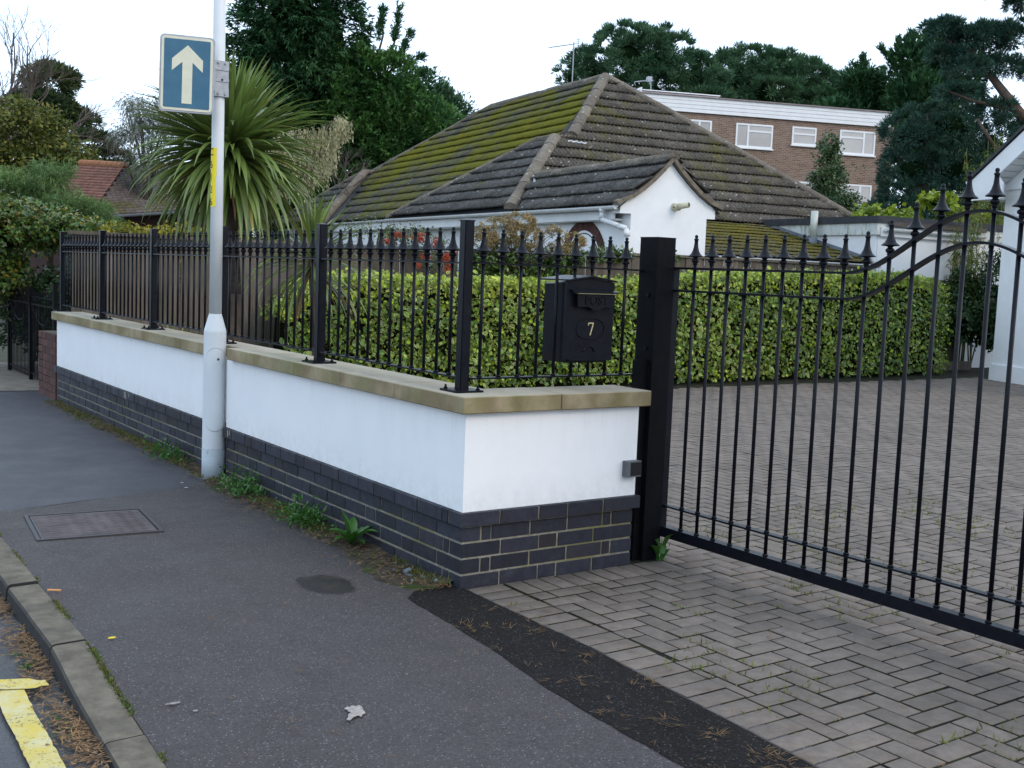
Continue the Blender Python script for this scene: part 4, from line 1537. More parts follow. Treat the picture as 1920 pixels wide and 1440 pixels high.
# walls
mb = MB()
mb.obox(HO, E2, E1, EZ, (0.30, V0 + 0.25, 0), (8.6, 21.5, 2.55))
mb.obox(HO, E2, E1, EZ, (0.18, 0.22, 0), (1.60, V0 + 0.24, 2.46))
part('wall', mb, M['white'], bung)
gp_poly = [(0.18, 0), (1.60, 0), (1.60, 2.45), (1.76, 2.45), (1.76, 2.615), (1.62, 2.67), (1.42, 2.79), (1.20, 2.96), (1.0, 3.14), (0.87, 3.275), (0.72, 3.12), (0.55, 2.955), (0.36, 2.80), (0.18, 2.68), (-0.02, 2.60), (-0.02, 2.45), (0.18, 2.45)]
mb = MB(); mb.prism(gp_poly, HO, E2, EZ, E1, 0.2195)
part('gable_wall', mb, M['white'], bung)
roof = bpy.data.objects.new('roof', None)
COL.objects.link(roof)
roof.parent = bung
roof.matrix_parent_inverse = Matrix.Translation(-Vector(HO))
TILES = []     # (dist, verts, faces, material, slope name)


def tile_slope(o, es, et, poly, mat, gauge=0.345, tw=0.30, name='', lift=0.052, corr=3, amp=0.030):
    """corrugated tiles on a convex polygon (s along the eaves, t up the slope)"""
    o, es, et = Vector(o), Vector(es).normalized(), Vector(et).normalized()
    nn = es.cross(et).normalized()
    if nn.z < 0:
        nn = -nn
    poly = [Vector((p[0], p[1])) for p in poly]
    tmax = max(p.y for p in poly)

    def span(t):
        xs = []
        for a, b in zip(poly, poly[1:] + poly[:1]):
            if (a.y - t) * (b.y - t) <= 0 and abs(a.y - b.y) > 1e-9:
                xs.append(a.x + (b.x - a.x) * (t - a.y) / (b.y - a.y))
        return (min(xs), max(xs)) if len(xs) > 1 else None
    nr = int(math.ceil(tmax / gauge))
    for r_ in range(nr):
        t0 = r_ * gauge
        t1 = min(t0 + gauge * 1.16, tmax)
        s0 = span(min(t0 + 0.002, tmax - 0.002)); s1 = span(min(t1, tmax - 0.001))
        if not s0 or not s1:
            continue
        lo, hi = min(s0[0], s1[0]), max(s0[1], s1[1])
        off = (tw / 2 if r_ % 2 else 0)
        k0 = int(math.floor((lo - off) / tw)); k1 = int(math.ceil((hi - off) / tw))
        for k in range(k0, k1):
            a = off + k * tw
            n = corr * 3
            us = [a + tw * i / n for i in range(n + 1)]
            hs = [0.0 if i % 3 == 0 else amp for i in range(n + 1)]
            jz = random.uniform(-0.006, 0.006); js = random.uniform(-0.008, 0.008)
            rows = []
            for (t, sp, h0) in ((t0 + js + 0.012, s0, lift * 0.42), (t0 + js, s0, lift), (t1, s1, -0.006)):
                rows.append([o + es * min(max(u, sp[0]), sp[1]) + et * t + nn * (h0 + h + jz) for u, h in zip(us, hs)])
            w = max(q for q in [min(max(us[-1], sp[0]), sp[1]) - min(max(us[0], sp[0]), sp[1]) for sp in (s0, s1)])
            if w < 0.03:
                continue
            V = rows[0] + rows[1] + rows[2]
            m_ = n + 1
            F = [(j * m_ + i, j * m_ + i + 1, (j + 1) * m_ + i + 1, (j + 1) * m_ + i) for j in range(2) for i in range(n)]
            c = sum(V, Vector()) / len(V)
            vis = in_view(c, 0.0)
            TILES.append(((0 if vis else 1000) + (c - Vector(CAM_LOC)).length, V, F, mat, name))


def plane_poly(pts, o, es, et):
    es, et = Vector(es).normalized(), Vector(et).normalized()
    return [((p - o).dot(es), (p - o).dot(et)) for p in pts]


def slope(pts, o, es, et, mat, name, **k):
    tile_slope(o, es, et, plane_poly(pts, Vector(o), es, et), mat, name=name, **k)


zA = ZE + 3.94 * SL
# main street slope
o = HW(DL, V0, ZE); et = E2 + EZ * SL
slope([HW(DL, V0 + .3, ZE), HW(DL + 3.94, V0 + 3.94, zA), HW(DL + 3.94, 13.6, zA), HW(DL, 21.4, ZE)], o, E1, et, M['tile_mossy'], 'street_tiles')
# small hipped projection
W1, W2 = HW(1.88, V0 + 1.88, ZE + 1.88 * SL), HW(1.88, 6.35, ZE + 1.88 * SL)
P1_, P2_ = HW(0, V0, ZE), HW(0, 10.05, ZE)
slope([P1_, W1, W2, P2_], P1_, E1, et, M['tile_plain'], 'hip_end_tiles')
# right slope
o = HW(0, V0, ZE); et2 = E1 + EZ * SL
slope([HW(0, V0, ZE), HW(1.88, V0 + 1.88, ZE + 1.88 * SL), HW(2.25, V0 + 1.93, ZE + 1.93 * SL), HW(DL + 3.94, V0 + 3.94, zA), HW(9.05, V0, ZE)], o, E2, et2, M['tile_right'], 'drive_side_tiles')
# gabled wing slopes
gz0, gzr, gu = 2.555, 3.345, 0.87
etg = Vector(E2) * (gu + 0.08) + EZ * (gzr - gz0)
vr = V0 + (gzr - ZE) / SL
og = HW(-0.08, -0.07, gz0)
slope([og, HW(-0.08, 3.25, gz0), HW(gu, vr + 0.05, gzr), HW(gu, -0.07, gzr)], og, E1, etg, M['tile_plain'], 'wing_tiles')
og2 = HW(1.82, -0.07, gz0 + 0.03)
slope([og2, HW(1.82, V0, gz0 + 0.03), HW(gu, vr + 0.05, gzr), HW(gu, -0.07, gzr)], og2, E1, -Vector(E2) * (1.82 - gu) + EZ * (gzr - gz0 - 0.03), M['tile_plain'], 'wing_tiles')
# left projecting wing beyond
W3 = HW(1.9, 17.3, 4.27)
slope([HW(-0.2, 14.75, 2.63), HW(1.9, 17.3, 4.27), HW(-0.2, 20.0, 2.63)], HW(-0.2, 14.75, 2.63), E1, Vector(E2) * 2.1 + EZ * 1.64, M['tile_plain'], 'far_hip_tiles')
# mossy lean-to on the drive side
ol = HW(1.66, 0.62, 1.915)
etl = Vector(E1) * 3.13 + EZ * 0.745
slope([ol, HW(1.66, 3.75, 2.66), HW(5.84, 3.75, 2.66), HW(5.84, 0.62, 1.915)], ol, E2, etl, M['tile_green'], 'lean_to_tiles', lift=0.010, amp=0.006, gauge=0.30)
TILES.sort(key=lambda q: q[0])
groups = {}
for k, (d, V, F, mat, nm) in enumerate(TILES):
    if k < 300 and d < 900:
        c = sum(V, Vector()) / len(V)
        link('roof_tile', mesh_np('roof_tile', [v - c for v in V], F, mat), roof, loc=c)
    else:
        g = groups.setdefault((mat.name, nm), ([], [], mat))
        b = len(g[0])
        g[0].extend(V)
        g[1].extend([tuple(i + b for i in f) for f in F])
for (mn_, nm), (V, F, mat) in groups.items():
    link(nm, mesh_np(nm, V, F, mat), roof, kind='stuff')
# solid under-roof so no light leaks
mb = MB()
a = 0.06
mb.add([HW(DL, V0 + .3, ZE - a), HW(DL + 3.94, V0 + 3.94, zA - a), HW(DL + 3.94, 13.6, zA - a), HW(DL, 21.4, ZE - a)], [(0, 1, 2, 3)])
mb.add([HW(0.03, V0 + .03, ZE - a), HW(1.88, V0 + 1.88, ZE + 1.88 * SL - a), HW(1.88, 6.35, ZE + 1.88 * SL - a), HW(0.03, 10.0, ZE - a)], [(0, 1, 2, 3)])
mb.add([HW(0, V0, ZE - a), HW(1.88, V0 + 1.88, ZE + 1.88 * SL - a), HW(DL + 3.94, V0 + 3.94, zA - a), HW(9.05, V0, ZE - a)], [(0, 1, 2, 3)])
mb.add([HW(DL + 3.94, V0 + 3.94, zA - a), HW(9.05, V0, ZE - a), HW(9.05, 21.4, ZE - a), HW(DL + 3.94, 13.6, zA - a)], [(0, 1, 2, 3)])
mb.add([HW(DL + 3.94, 13.6, zA - a), HW(DL, 21.4, ZE - a), HW(9.05, 21.4, ZE - a)], [(0, 1, 2)])
mb.add([HW(1.88, V0 + 1.88, ZE + 1.88 * SL - a), HW(1.88, 6.35, ZE + 1.88 * SL - a), HW(2.6, 6.35, ZE + 1.88 * SL - a), HW(2.6, V0 + 1.88, ZE + 1.88 * SL - a)], [(0, 1, 2, 3)])
mb.add([HW(1.88, 6.35, ZE + 1.88 * SL - a), HW(0.03, 10.0, ZE - a), HW(0.6, 10.0, ZE - a), HW(2.6, 6.35, ZE + 1.88 * SL - a)], [(0, 1, 2, 3)])
mb.add([HW(-0.08, -0.05, gz0 - 0.04), HW(gu, -0.05, gzr - 0.05), HW(gu, vr, gzr - 0.05), HW(-0.08, 3.25, gz0 - 0.04)], [(0, 1, 2, 3)])
mb.add([HW(1.82, -0.05, gz0 - 0.02), HW(gu, -0.05, gzr - 0.05), HW(gu, vr, gzr - 0.05), HW(1.82, V0, gz0 - 0.02)], [(0, 1, 2, 3)])
mb.add([HW(-0.2, 14.75, 2.60), HW(1.9, 17.3, 4.22), HW(-0.2, 20.0, 2.60), HW(2.2, 17.3, 4.22), HW(2.0, 14.75, 2.6), HW(2.0, 20, 2.6)], [(0, 1, 2), (0, 1, 3, 4), (2, 1, 3, 5)])
mb.add([HW(1.66, 0.66, 1.89), HW(1.66, 3.75, 2.625), HW(5.84, 3.75, 2.625), HW(5.84, 0.66, 1.89)], [(0, 1, 2, 3)])
link('roof_deck', mb.mesh('roof_deck', M['felt']), roof)


def ridge_run(a, b, r=0.105, seg=0.44, rise=0.03, mat='ridge'):
    a, b = Vector(a), Vector(b)
    d = (b - a); L = d.length; d.normalize()
    side = d.cross(EZ).normalized()
    up = side.cross(d).normalized()
    n = max(1, int(round(L / seg)))
    for i in range(n):
        p, q = a + d * (L * i / n), a + d * (L * (i + 1) / n + 0.02)
        mb = MB()
        K = 9
        V = []
        j = random.uniform(-0.008, 0.008)
        for (c, rr) in ((p, r * 1.04), (q, r * 0.98)):
            for k in range(K):
                an = math.pi * (k / (K - 1)) * 1.12 - 0.06 * math.pi
                V.append(c + side * math.cos(an) * rr + up * (math.sin(an) * rr * 0.85 + rise + j) - EZ * 0.045)
        F = [(k, k + 1, K + k + 1, K + k) for k in range(K - 1)] + [tuple(range(K)), tuple(range(K, 2 * K))[::-1]]
        mb.add(V, F)
        link('ridge_tile', mb.mesh('ridge_tile', M[mat], False), roof)


A_ = HW(DL + 3.94, V0 + 3.94, zA); B_ = HW(DL + 3.94, 13.6, zA)
ridge_run(A_, B_, 0.10)
ridge_run(HW(2.33, V0 + 1.98, ZE + 1.98 * SL), A_, 0.13)
ridge_run(HW(0.02, V0 + 0.02, ZE + 0.02), W1, 0.13)
ridge_run(W1, HW(2.35, V0 + 1.95, ZE + 1.92 * SL), 0.09)
ridge_run(HW(9.0, V0 + 0.03, ZE + 0.03), A_, 0.12)
ridge_run(P2_, W2, 0.11)
ridge_run(W1, W2, 0.09)
ridge_run(HW(DL, 21.3, ZE), B_, 0.11)
ridge_run(HW(-0.2, 14.75, 2.63), W3, 0.13)
ridge_run(W3, HW(2.3, 17.3, 4.27), 0.11)
ridge_run(W3, HW(-0.2, 20.0, 2.63), 0.11)
ridge_run(HW(gu, -0.07, gzr + 0.0), HW(gu, vr, gzr), 0.10)
# lead flashings
mb = MB()
for a, b in ((HW(0.28, 3.28, 2.86), HW(0.80, vr - 0.14, 3.34)), (HW(2.1, V0 + 1.72, ZE + 1.80 * SL), HW(2.52, V0 + 1.70, ZE + 1.78 * SL))):
    n = 7
    P = [a.lerp(b, i / n) + Vector((0, 0, 0.02 * ((i % 2) - 0.5))) for i in range(n + 1)]
    mb.tube(P, [0.022] * (n + 1), 5)
link('lead_flashing', mb.mesh('lead_flashing', M['lead']), roof)
# verge of the gable
vg = [(-0.10, 2.575), (0.18, 2.69), (0.36, 2.81), (0.55, 2.965), (0.72, 3.13), (0.87, 3.29), (1.0, 3.155), (1.20, 2.975), (1.42, 2.80), (1.62, 2.68), (1.84, 2.60)]
mb = MB()
for a, b in zip(vg[:-1], vg[1:]):
    A0, B0 = HW(a[0], 0, a[1]), HW(b[0], 0, b[1])
    d = (B0 - A0).normalized(); nn = E1.cross(d).normalized()
    if nn.z < 0:
        nn = -nn
    L = (B0 - A0).length
    mb.obox(A0, d, E1, nn, (-0.01, -0.085, 0.0), (L + 0.01, 0.03, 0.060))
link('verge', mb.mesh('verge', simple('verge_mortar', (0.20, 0.165, 0.125), (0.11, 0.09, 0.07), 9, rough=0.9)), roof)


# gutter, fascia, downpipe
def gutter(a, b, r=0.058, mat='pvc', name='gutter', parent=bung):
    a, b = Vector(a), Vector(b)
    d = (b - a).normalized(); side = d.cross(EZ).normalized()
    K = 9
    mb = MB()
    V = []
    for c in (a, b):
        for rr in (r, r - 0.006):
            for k in range(K):
                an = math.pi + math.pi * k / (K - 1)
                V.append(c + side * math.cos(an) * rr + EZ * (math.sin(an) * rr))
    F = []
    for k in range(K - 1):
        F += [(k, k + 1, 2 * K + k + 1, 2 * K + k), (K + k, 3 * K + k, 3 * K + k + 1, K + k + 1)]
    F += [(0, K, 3 * K, 2 * K), (K - 1, 3 * K - 1, 4 * K - 1, 2 * K - 1)]
    F += [tuple(range(K)), tuple(range(2 * K, 3 * K))[::-1]]
    mb.add(V, F)
    g = part(name, mb, M[mat], parent)
    L = (b - a).length
    n = int(L / 0.95)
    for i in range(1, n + 1):
        c = a + d * (L * i / (n + 0.5))
        mb = MB()
        V = []
        for dd_ in (-0.018, 0.018):
            for k in range(K):
                an = math.pi + math.pi * k / (K - 1)
                V.append(c + d * dd_ + side * math.cos(an) * (r + 0.006) + EZ * (math.sin(an) * (r + 0.006) + 0.002))
        mb.add(V, [(k, k + 1, K + k + 1, K + k) for k in range(K - 1)])
        link('gutter_clip', mb.mesh('gutter_clip', M[mat]), g)
    return g


gutter(HW(-0.085, 0.02, 2.555), HW(-0.045, 10.1, 2.60))
gutter(HW(0.20, 10.2, 2.62), HW(0.20, 14.8, 2.62))
mb = MB()
mb.obox(HO, E2, E1, EZ, (0.005, 0.2205, 2.36), (0.035, 10.0, 2.53))
mb.obox(HO, E2, E1, EZ, (0.22, 10.02, 2.40), (0.255, 20.0, 2.56))
mb.obox(HO, E2, E1, EZ, (0.04, 0.2205, 2.345), (0.299, 10.0, 2.375))
part('fascia', mb, M['pvc'], bung)
dp = MB()
dp.tube([HW(-0.08, 0.42, 2.51), HW(-0.08, 0.42, 2.36), HW(0.02, 0.10, 2.26), HW(0.09, -0.02, 2.22), HW(0.11, -0.03, 2.12), HW(0.11, -0.03, 0.0)], [0.042] * 6, 10)
part('downpipe', dp, M['pvc'], bung, True)
mb = MB(); mb.bar(HW(-0.08, 0.42, 2.47), HW(-0.08, 0.42, 2.53), 0.052, 10); mb.bar(HW(0.105, -0.03, 2.10), HW(0.105, -0.03, 2.19), 0.050, 10)
part('pipe_joint', mb, M['pvc'], bung, True)


# arched brick openings on the street wall
def arch(vc, ro, ri, zs, door=False):
    a_ = link('arched_doorway' if door else 'arched_window', MB().prism([(vc + ri * math.cos(math.pi * i / 20), zs + ri * math.sin(math.pi * i / 20)) for i in range(21)] + [(vc - ri, 1.0), (vc + ri, 1.0)], HO + E2 * 0.286, E1, EZ, E2, 0.01).mesh('arched_panel', M['white'] if door else M['dark_glass']), bung)
    n = 22
    for i in range(n):
        t0, t1 = math.pi * (i + 0.06) / n, math.pi * (i + 0.94) / n
        q = [(vc + r_ * math.cos(t), zs + r_ * math.sin(t)) for r_, t in ((ri, t0), (ro, t0), (ro, t1), (ri, t1))]
        link('brick', MB().prism(q, HO + E2 * 0.268, E1, EZ, E2, 0.03).mesh('brick', M['redbrick']), a_)
    mb = MB()
    for i in range(20):
        t0, t1 = math.pi * i / 20, math.pi * (i + 1) / 20
        mb.bar(HW(0.28, vc + (ri - .02) * math.cos(t0), zs + (ri - .02) * math.sin(t0)), HW(0.28, vc + (ri - .02) * math.cos(t1), zs + (ri - .02) * math.sin(t1)), 0.012, 5)
    link('arch_seal', mb.mesh('arch_seal', M['hole']), a_)


arch(1.46, 0.68, 0.52, 1.74, True) if False else None
# the near arch belongs to the wing wall, the far one to the main wall
HO_keep = HO
arch_u = 0.18


def arch2(u, vc, ro, ri, zs, fill):
    a_ = link('arched_opening', MB().prism([(vc + ri * math.cos(math.pi * i / 20), zs + ri * math.sin(math.pi * i / 20)) for i in range(21)] + [(vc - ri, 0.9), (vc + ri, 0.9)], HO + E2 * (u - 0.012), E1, EZ, E2, 0.010).mesh('arched_opening', fill), bung)
    n = 24
    for i in range(n):
        t0, t1 = math.pi * (i + 0.06) / n, math.pi * (i + 0.94) / n
        q = [(vc + r_ * math.cos(t), zs + r_ * math.sin(t)) for r_, t in ((ri, t0), (ro, t0), (ro, t1), (ri, t1))]
        link('brick', MB().prism(q, HO + E2 * (u - 0.026), E1, EZ, E2, 0.024).mesh('brick', M['redbrick']), a_)
    mb = MB()
    for i in range(20):
        t0, t1 = math.pi * i / 20, math.pi * (i + 1) / 20
        r_ = ri - 0.05
        mb.bar(HW(u - 0.016, vc + r_ * math.cos(t0), zs + r_ * math.sin(t0)), HW(u - 0.016, vc + r_ * math.cos(t1), zs + r_ * math.sin(t1)), 0.009, 5)
    link('arch_seal', mb.mesh('arch_seal', M['hole']), a_)


arch2(0.18, 1.38, 0.72, 0.56, 1.66, M['white'])
arch2(0.30, 11.05, 0.62, 0.46, 1.88, M['dark_glass'])
# flue terminal on the gable
mb = MB()
fc = HW(0.97, -0.0, 2.60)
mb.bar(fc, fc - E1 * 0.10 + E2 * 0.02, 0.062, 14)
mb.bar(fc - E1 * 0.09, fc - E1 * 0.26 + E2 * 0.09 + EZ * 0.03, 0.045, 14)
fl_ = part('flue_pipe', mb, simple('cream_plastic', (0.62, 0.58, 0.42), (0.5, 0.47, 0.34), 12, rough=0.5), bung, True)
mb = MB()
q = fc - E1 * 0.262 + E2 * 0.091 + EZ * 0.03
dq = (-E1 * 0.17 + E2 * 0.09 + EZ * 0.03).normalized()
mb.bar(q, q + dq * 0.003, 0.034, 12)
mb.bar(fc - E1 * 0.07 - E2 * 0.064 - EZ * 0.01, fc - E1 * 0.09 - E2 * 0.066 - EZ * 0.01, 0.012, 8)
link('flue_mouth', mb.mesh('flue_mouth', simple('flue_brown', (0.10, 0.085, 0.05), rough=0.9)), fl_)  # dark brown disc across the pipe end
# TV aerial on the ridge
mb = MB()
b0 = HW(5.22, 11.0, 5.0)
mb.bar(b0, b0 + EZ * 2.42, 0.016, 6)
part('aerial_mast', mb, M['galv'], bung)
mb = MB()
c0 = b0 + EZ * 2.36
dl_ = (-E2 * 0.9 - EZ * 0.22).normalized()
mb.bar(c0 + -dl_ * 0.15, c0 + dl_ * 0.75, 0.010, 5)
for i in range(9):
    p = c0 + dl_ * (0.05 + 0.08 * i)
    mb.bar(p - E1 * 0.14, p + E1 * 0.14, 0.006, 4)
for i in range(-2, 3):
    p = c0 - dl_ * 0.13 + EZ * 0.05 * i
    mb.bar(p - E1 * 0.16 - EZ * 0.01, p + E1 * 0.16 + EZ * 0.01, 0.008, 4)
mb.bar(c0 - dl_ * 0.13 - EZ * 0.14, c0 - dl_ * 0.13 + EZ * 0.14, 0.008, 4)
part('aerial', mb, M['galv'], bung)
# lean-to gutter + wall
gutter(HW(1.70, 0.56, 1.90), HW(5.88, 0.56, 1.88))
mb = MB()
mb.obox(HO, E2, E1, EZ, (1.62, 0.70, 0), (5.83, 3.7, 1.88))
part('lean_to_wall', mb, M['white'], bung)
mb = MB(); mb.obox(HO, E2, E1, EZ, (1.68, 0.62, 1.72), (5.83, 0.66, 1.87))
part('lean_to_fascia', mb, M['pvc'], bung)

# flat-roofed extension and garage
ext = thing('flat_roof_extension', 'low white flat-roofed building with black roof edge and stained fascia', 'outbuilding', tuple(HW(6, 2, 0)))
mb = MB(); mb.obox(HO, E2, E1, EZ, (5.86, 0.66, 0), (9.2, 3.95, 2.42))
part('wall', mb, M['white'], ext)
mb = MB(); mb.obox(HO, E2, E1, EZ, (5.82, 0.60, 2.425), (9.2, 4.0, 2.637))
part('fascia_board', mb, M['stained'], ext)
mb = MB(); mb.obox(HO, E2, E1, EZ, (5.79, 0.57, 2.640), (9.2, 4.05, 2.765))
part('roof_edge', mb, M['felt'], ext)
mb = MB()
a, b = HW(5.815, 3.6, 2.63), HW(5.815, 0.72, 1.945)
dq = (b - a).normalized()
mb.obox(a, dq, E2, E2.cross(dq).normalized(), (0, -0.012, -0.06), ((b - a).length, 0.012, 0.06))
part('lead_apron', mb, M['slate_grey'], ext)
mb = MB(); mb.bar(HW(5.68, 2.12, 2.36), HW(5.68, 2.12, 2.885), 0.068, 16)
part('vent_pipe', mb, simple('pipe_grey', (0.55, 0.57, 0.53), (0.42, 0.45, 0.40), 8, rough=0.6), ext, True)
mb = MB(); mb.bar(HW(5.68, 2.12, 2.18), HW(5.68, 2.12, 2.37), 0.080, 16)
part('pipe_collar', mb, M['slate_grey'], ext, True)
gar = thing('garage', 'plain white rendered garage wall with a pale gutter behind the arched gate top', 'garage', tuple(HW(7.6, 2, 0)))
mb = MB(); mb.obox(HO, E2, E1, EZ, (5.90, 0.64, 0), (8.3, 0.655, 2.40))
mb.obox(HO, E2, E1, EZ, (8.28, 0.66, 0), (8.3, 3.9, 2.40))
part('wall', mb, M['white'], gar)
mb = MB(); mb.obox(HO, E2, E1, EZ, (6.05, 0.50, 2.585), (8.5, 0.565, 2.665))
part('roof_edge', mb, simple('brown_edge', (0.10, 0.085, 0.07), (0.06, 0.05, 0.045), 4, rough=0.85), gar)
gutter(HW(5.95, 0.54, 2.545), HW(8.5, 0.54, 2.53), 0.060, 'pvc', 'gutter', gar)
mb = MB(); mb.obox(HO, E2, E1, EZ, (5.9, 0.575, 2.40), (8.4, 0.598, 2.57))
part('fascia_board', mb, M['pvc'], gar)

# ------------------------------------------------------------------ timber boundary fence
fen = thing('timber_fence', 'weathered close-board timber fence behind the hedge', 'fence', (8, 8.4, 0))
FB = {}
x = 0.32
k = 0


def fence_y(x):
    return 8.36 + 0.012 * max(0, x - 5)


def fence_top(x):
    return 1.70 + 0.115 * sm((x - 3) / 7) if x < 13.6 else 1.62


while x < 17.2:
    w = random.choice([0.100, 0.100, 0.105, 0.095])
    zt = fence_top(x) + random.uniform(-0.006, 0.004)
    key = (w, random.randrange(3), x < 13.6)
    if key not in FB:
        mb = MB()
        mb.add([(0, 0, 0), (w + .012, 0, 0), (w + .012, 0.018, 0), (0, 0.008, 0), (0, 0, 1), (w + .012, 0, 1), (w + .012, 0.018, 1), (0, 0.008, 1)],
               [(0, 3, 2, 1), (4, 5, 6, 7), (0, 1, 5, 4), (1, 2, 6, 5), (2, 3, 7, 6), (3, 0, 4, 7)])
        FB[key] = mb.mesh('fence_board', M['fence_wood'])
    b_ = link('fence_board', FB[key], fen, loc=(x, fence_y(x) - 0.012 * (k % 2) + random.uniform(-.004, .004), 0.05), rot=(random.uniform(-.006, .006), random.uniform(-.006, .006), 0))
    b_.scale = (1, 1, zt - 0.05)
    x += w + random.uniform(0.002, 0.012)
    k += 1
for a, b in [(0.3, 1.55), (1.56, 4.0), (4.01, 6.4), (6.41, 8.8), (8.81, 11.2), (11.21, 13.58), (13.6, 17.3)]:
    za, zb = fence_top(a + .01), fence_top(b - .01)
    mb = MB()
    V = [(a, fence_y(a) - 0.045, za), (b, fence_y(b) - 0.045, zb), (b, fence_y(b) + 0.05, zb), (a, fence_y(a) + 0.05, za)]
    mb.add(V + [(p[0], p[1], p[2] + 0.038) for p in V], [(0, 3, 2, 1), (4, 5, 6, 7), (0, 1, 5, 4), (1, 2, 6, 5), (2, 3, 7, 6), (3, 0, 4, 7)])
    part('capping_rail', mb, M['fence_wood'], fen)

# ------------------------------------------------------------------ clipped variegated hedge
hedge = thing('hedge', 'clipped hedge of rounded cream-edged green leaves along the block drive', 'hedge', (8.5, 7.7, 0))


def leaf_geo():
    w, L = 0.62, 1.0
    prof = [(0, 0.0), (0.20, 0.30), (0.40, 0.46), (0.65, 0.46), (0.86, 0.28), (1.0, 0.0)]
    out = [(L * t_, w * s_) for t_, s_ in prof] + [(L * t_, -w * s_) for t_, s_ in prof[-2:0:-1]]
    inn = [(0.10 + 0.80 * x_, y_ * 0.80) for x_, y_ in out]
    n = len(out)
    V = [(x_, y_, 0.10 * abs(y_) * 2 - 0.10 * (x_ - 0.3) ** 2) for x_, y_ in out] + [(x_, y_, 0.08 * abs(y_) * 2 - 0.10 * (x_ - 0.3) ** 2) for x_, y_ in inn]
    F = [(i, (i + 1) % n, n + (i + 1) % n, n + i) for i in range(n)]
    # inner fill as quads across the midline
    I = [n + i for i in range(n)]
    F2 = [(I[0], I[1], I[9], I[0]), (I[1], I[2], I[8], I[9]), (I[2], I[3], I[7], I[8]), (I[3], I[4], I[6], I[7]), (I[4], I[5], I[6], I[4])]
    return np.array(V), F, F2


LV, LF, LF2 = leaf_geo()
LF2 = [f for f in LF2 if len(set(f)) == 4] + []
LT = [(10, 11, 19), (14, 15, 16)]


def hfront(x):
    return 7.28 + 0.05 * math.sin(x * 1.3) + 0.06 * nz(x * 0.8, 3) + 0.035 * max(0, x - 10)


def htop(x):
    return lerp_tab(x, [(2.3, 0.85), (2.7, 1.20), (3.0, 1.32), (7, 1.35), (8.8, 1.52), (11, 1.60), (13.2, 1.66), (14.4, 1.60), (15.0, 1.3)]) + 0.035 * nz(x * 2.3, 8)


items = []     # pos, normal, size, type
NL = 30000
for i in range(NL):
    x = 2.35 + 12.45 * RNG.random()
    tp = htop(x)
    if RNG.random() < 0.60:
        z = 0.05 + (tp - 0.02) * RNG.random()
        rec = RNG.random() ** 1.6 * 0.22
        bulge = 0.06 * nz(x * 2.6, z * 2.6, 2) + 0.05 * nz(x * 6, z * 6, 4)
        y = hfront(x) + rec - bulge + 0.10 * max(0, z / tp - 0.75) ** 2 * 4 + 0.06 * max(0, 0.3 - z)
        nrm = np.array([0.0, -1.0, 0.25 + 0.5 * max(0, z / tp - 0.7)])
        top = z / tp > 0.86
    else:
        y = hfront(x) + 0.04 + 0.85 * RNG.random() ** 1.3
        z = tp + 0.06 * nz(x * 5, y * 5, 1) + RNG.normal() * 0.030
        nrm = np.array([0.0, -0.5, 1.0])
        top = True
    if i % 40 == 0:
        x = 14.75 + 0.1 * RNG.random()
        y = hfront(x) + 0.9 * RNG.random()
        z = tp * RNG.random()
        nrm = np.array([1.0, -0.3, 0.2])
        top = False
    nrm = nrm + RNG.normal(size=3) * 0.60
    d = RNG.normal(size=3) * 0.7 + np.array([0, -0.35, 0.8 if top else 0.10])
    s_ = 0.064 * RNG.uniform(0.5, 1.4) * (1.0 if not top else 0.95)
    items.append((np.array([x, y, z]), nrm, d, s_, top and RNG.random() < 0.8))


def leaf_frame(nrm, d):
    n_ = nrm / np.linalg.norm(nrm)
    d = d - n_ * d.dot(n_)
    d = d / np.linalg.norm(d)
    s_ = np.cross(n_, d)
    return np.stack([d, s_, n_], axis=1)      # columns


items.sort(key=lambda q: (0 if in_view(q[0], 0) and not (q[0][0] > 5.6 and q[0][0] < 6.9) else 1, np.linalg.norm(q[0] - np.array(CAM_LOC)) - (0.25 if q[1][1] < -0.6 else 0)))
quadF = LF + LF2
allV, allF, allM = [], [], []
triF = []
leaf_mesh = {}
for young_lit in (False, True):
    mats = [M['hl_in'], M['hl_rim']] if not young_lit else [M['hedge_top'], M['hl_rim']]
    mbq = MB()
    mbq.add([tuple(v) for v in LV], LF, 1)
    mbq.f += LF2 + LT
    mbq.mi += [0] * (len(LF2) + 2)
    leaf_mesh[young_lit] = mbq.mesh('leaf', mats, fix=False)
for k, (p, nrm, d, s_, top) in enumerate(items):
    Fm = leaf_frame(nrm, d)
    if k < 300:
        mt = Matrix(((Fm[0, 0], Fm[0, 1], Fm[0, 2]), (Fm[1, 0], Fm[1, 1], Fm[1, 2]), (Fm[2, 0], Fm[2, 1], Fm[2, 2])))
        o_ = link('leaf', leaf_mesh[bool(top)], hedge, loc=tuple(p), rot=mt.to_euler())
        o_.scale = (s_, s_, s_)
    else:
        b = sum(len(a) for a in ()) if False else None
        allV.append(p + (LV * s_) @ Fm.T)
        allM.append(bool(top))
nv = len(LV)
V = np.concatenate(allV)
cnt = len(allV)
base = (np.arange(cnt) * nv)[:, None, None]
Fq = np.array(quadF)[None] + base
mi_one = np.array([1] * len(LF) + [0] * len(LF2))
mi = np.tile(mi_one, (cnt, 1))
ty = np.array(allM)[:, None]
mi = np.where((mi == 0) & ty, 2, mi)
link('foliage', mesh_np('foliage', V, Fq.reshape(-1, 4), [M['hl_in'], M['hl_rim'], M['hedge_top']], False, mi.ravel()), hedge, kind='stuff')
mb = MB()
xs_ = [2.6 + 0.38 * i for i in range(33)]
rows = []
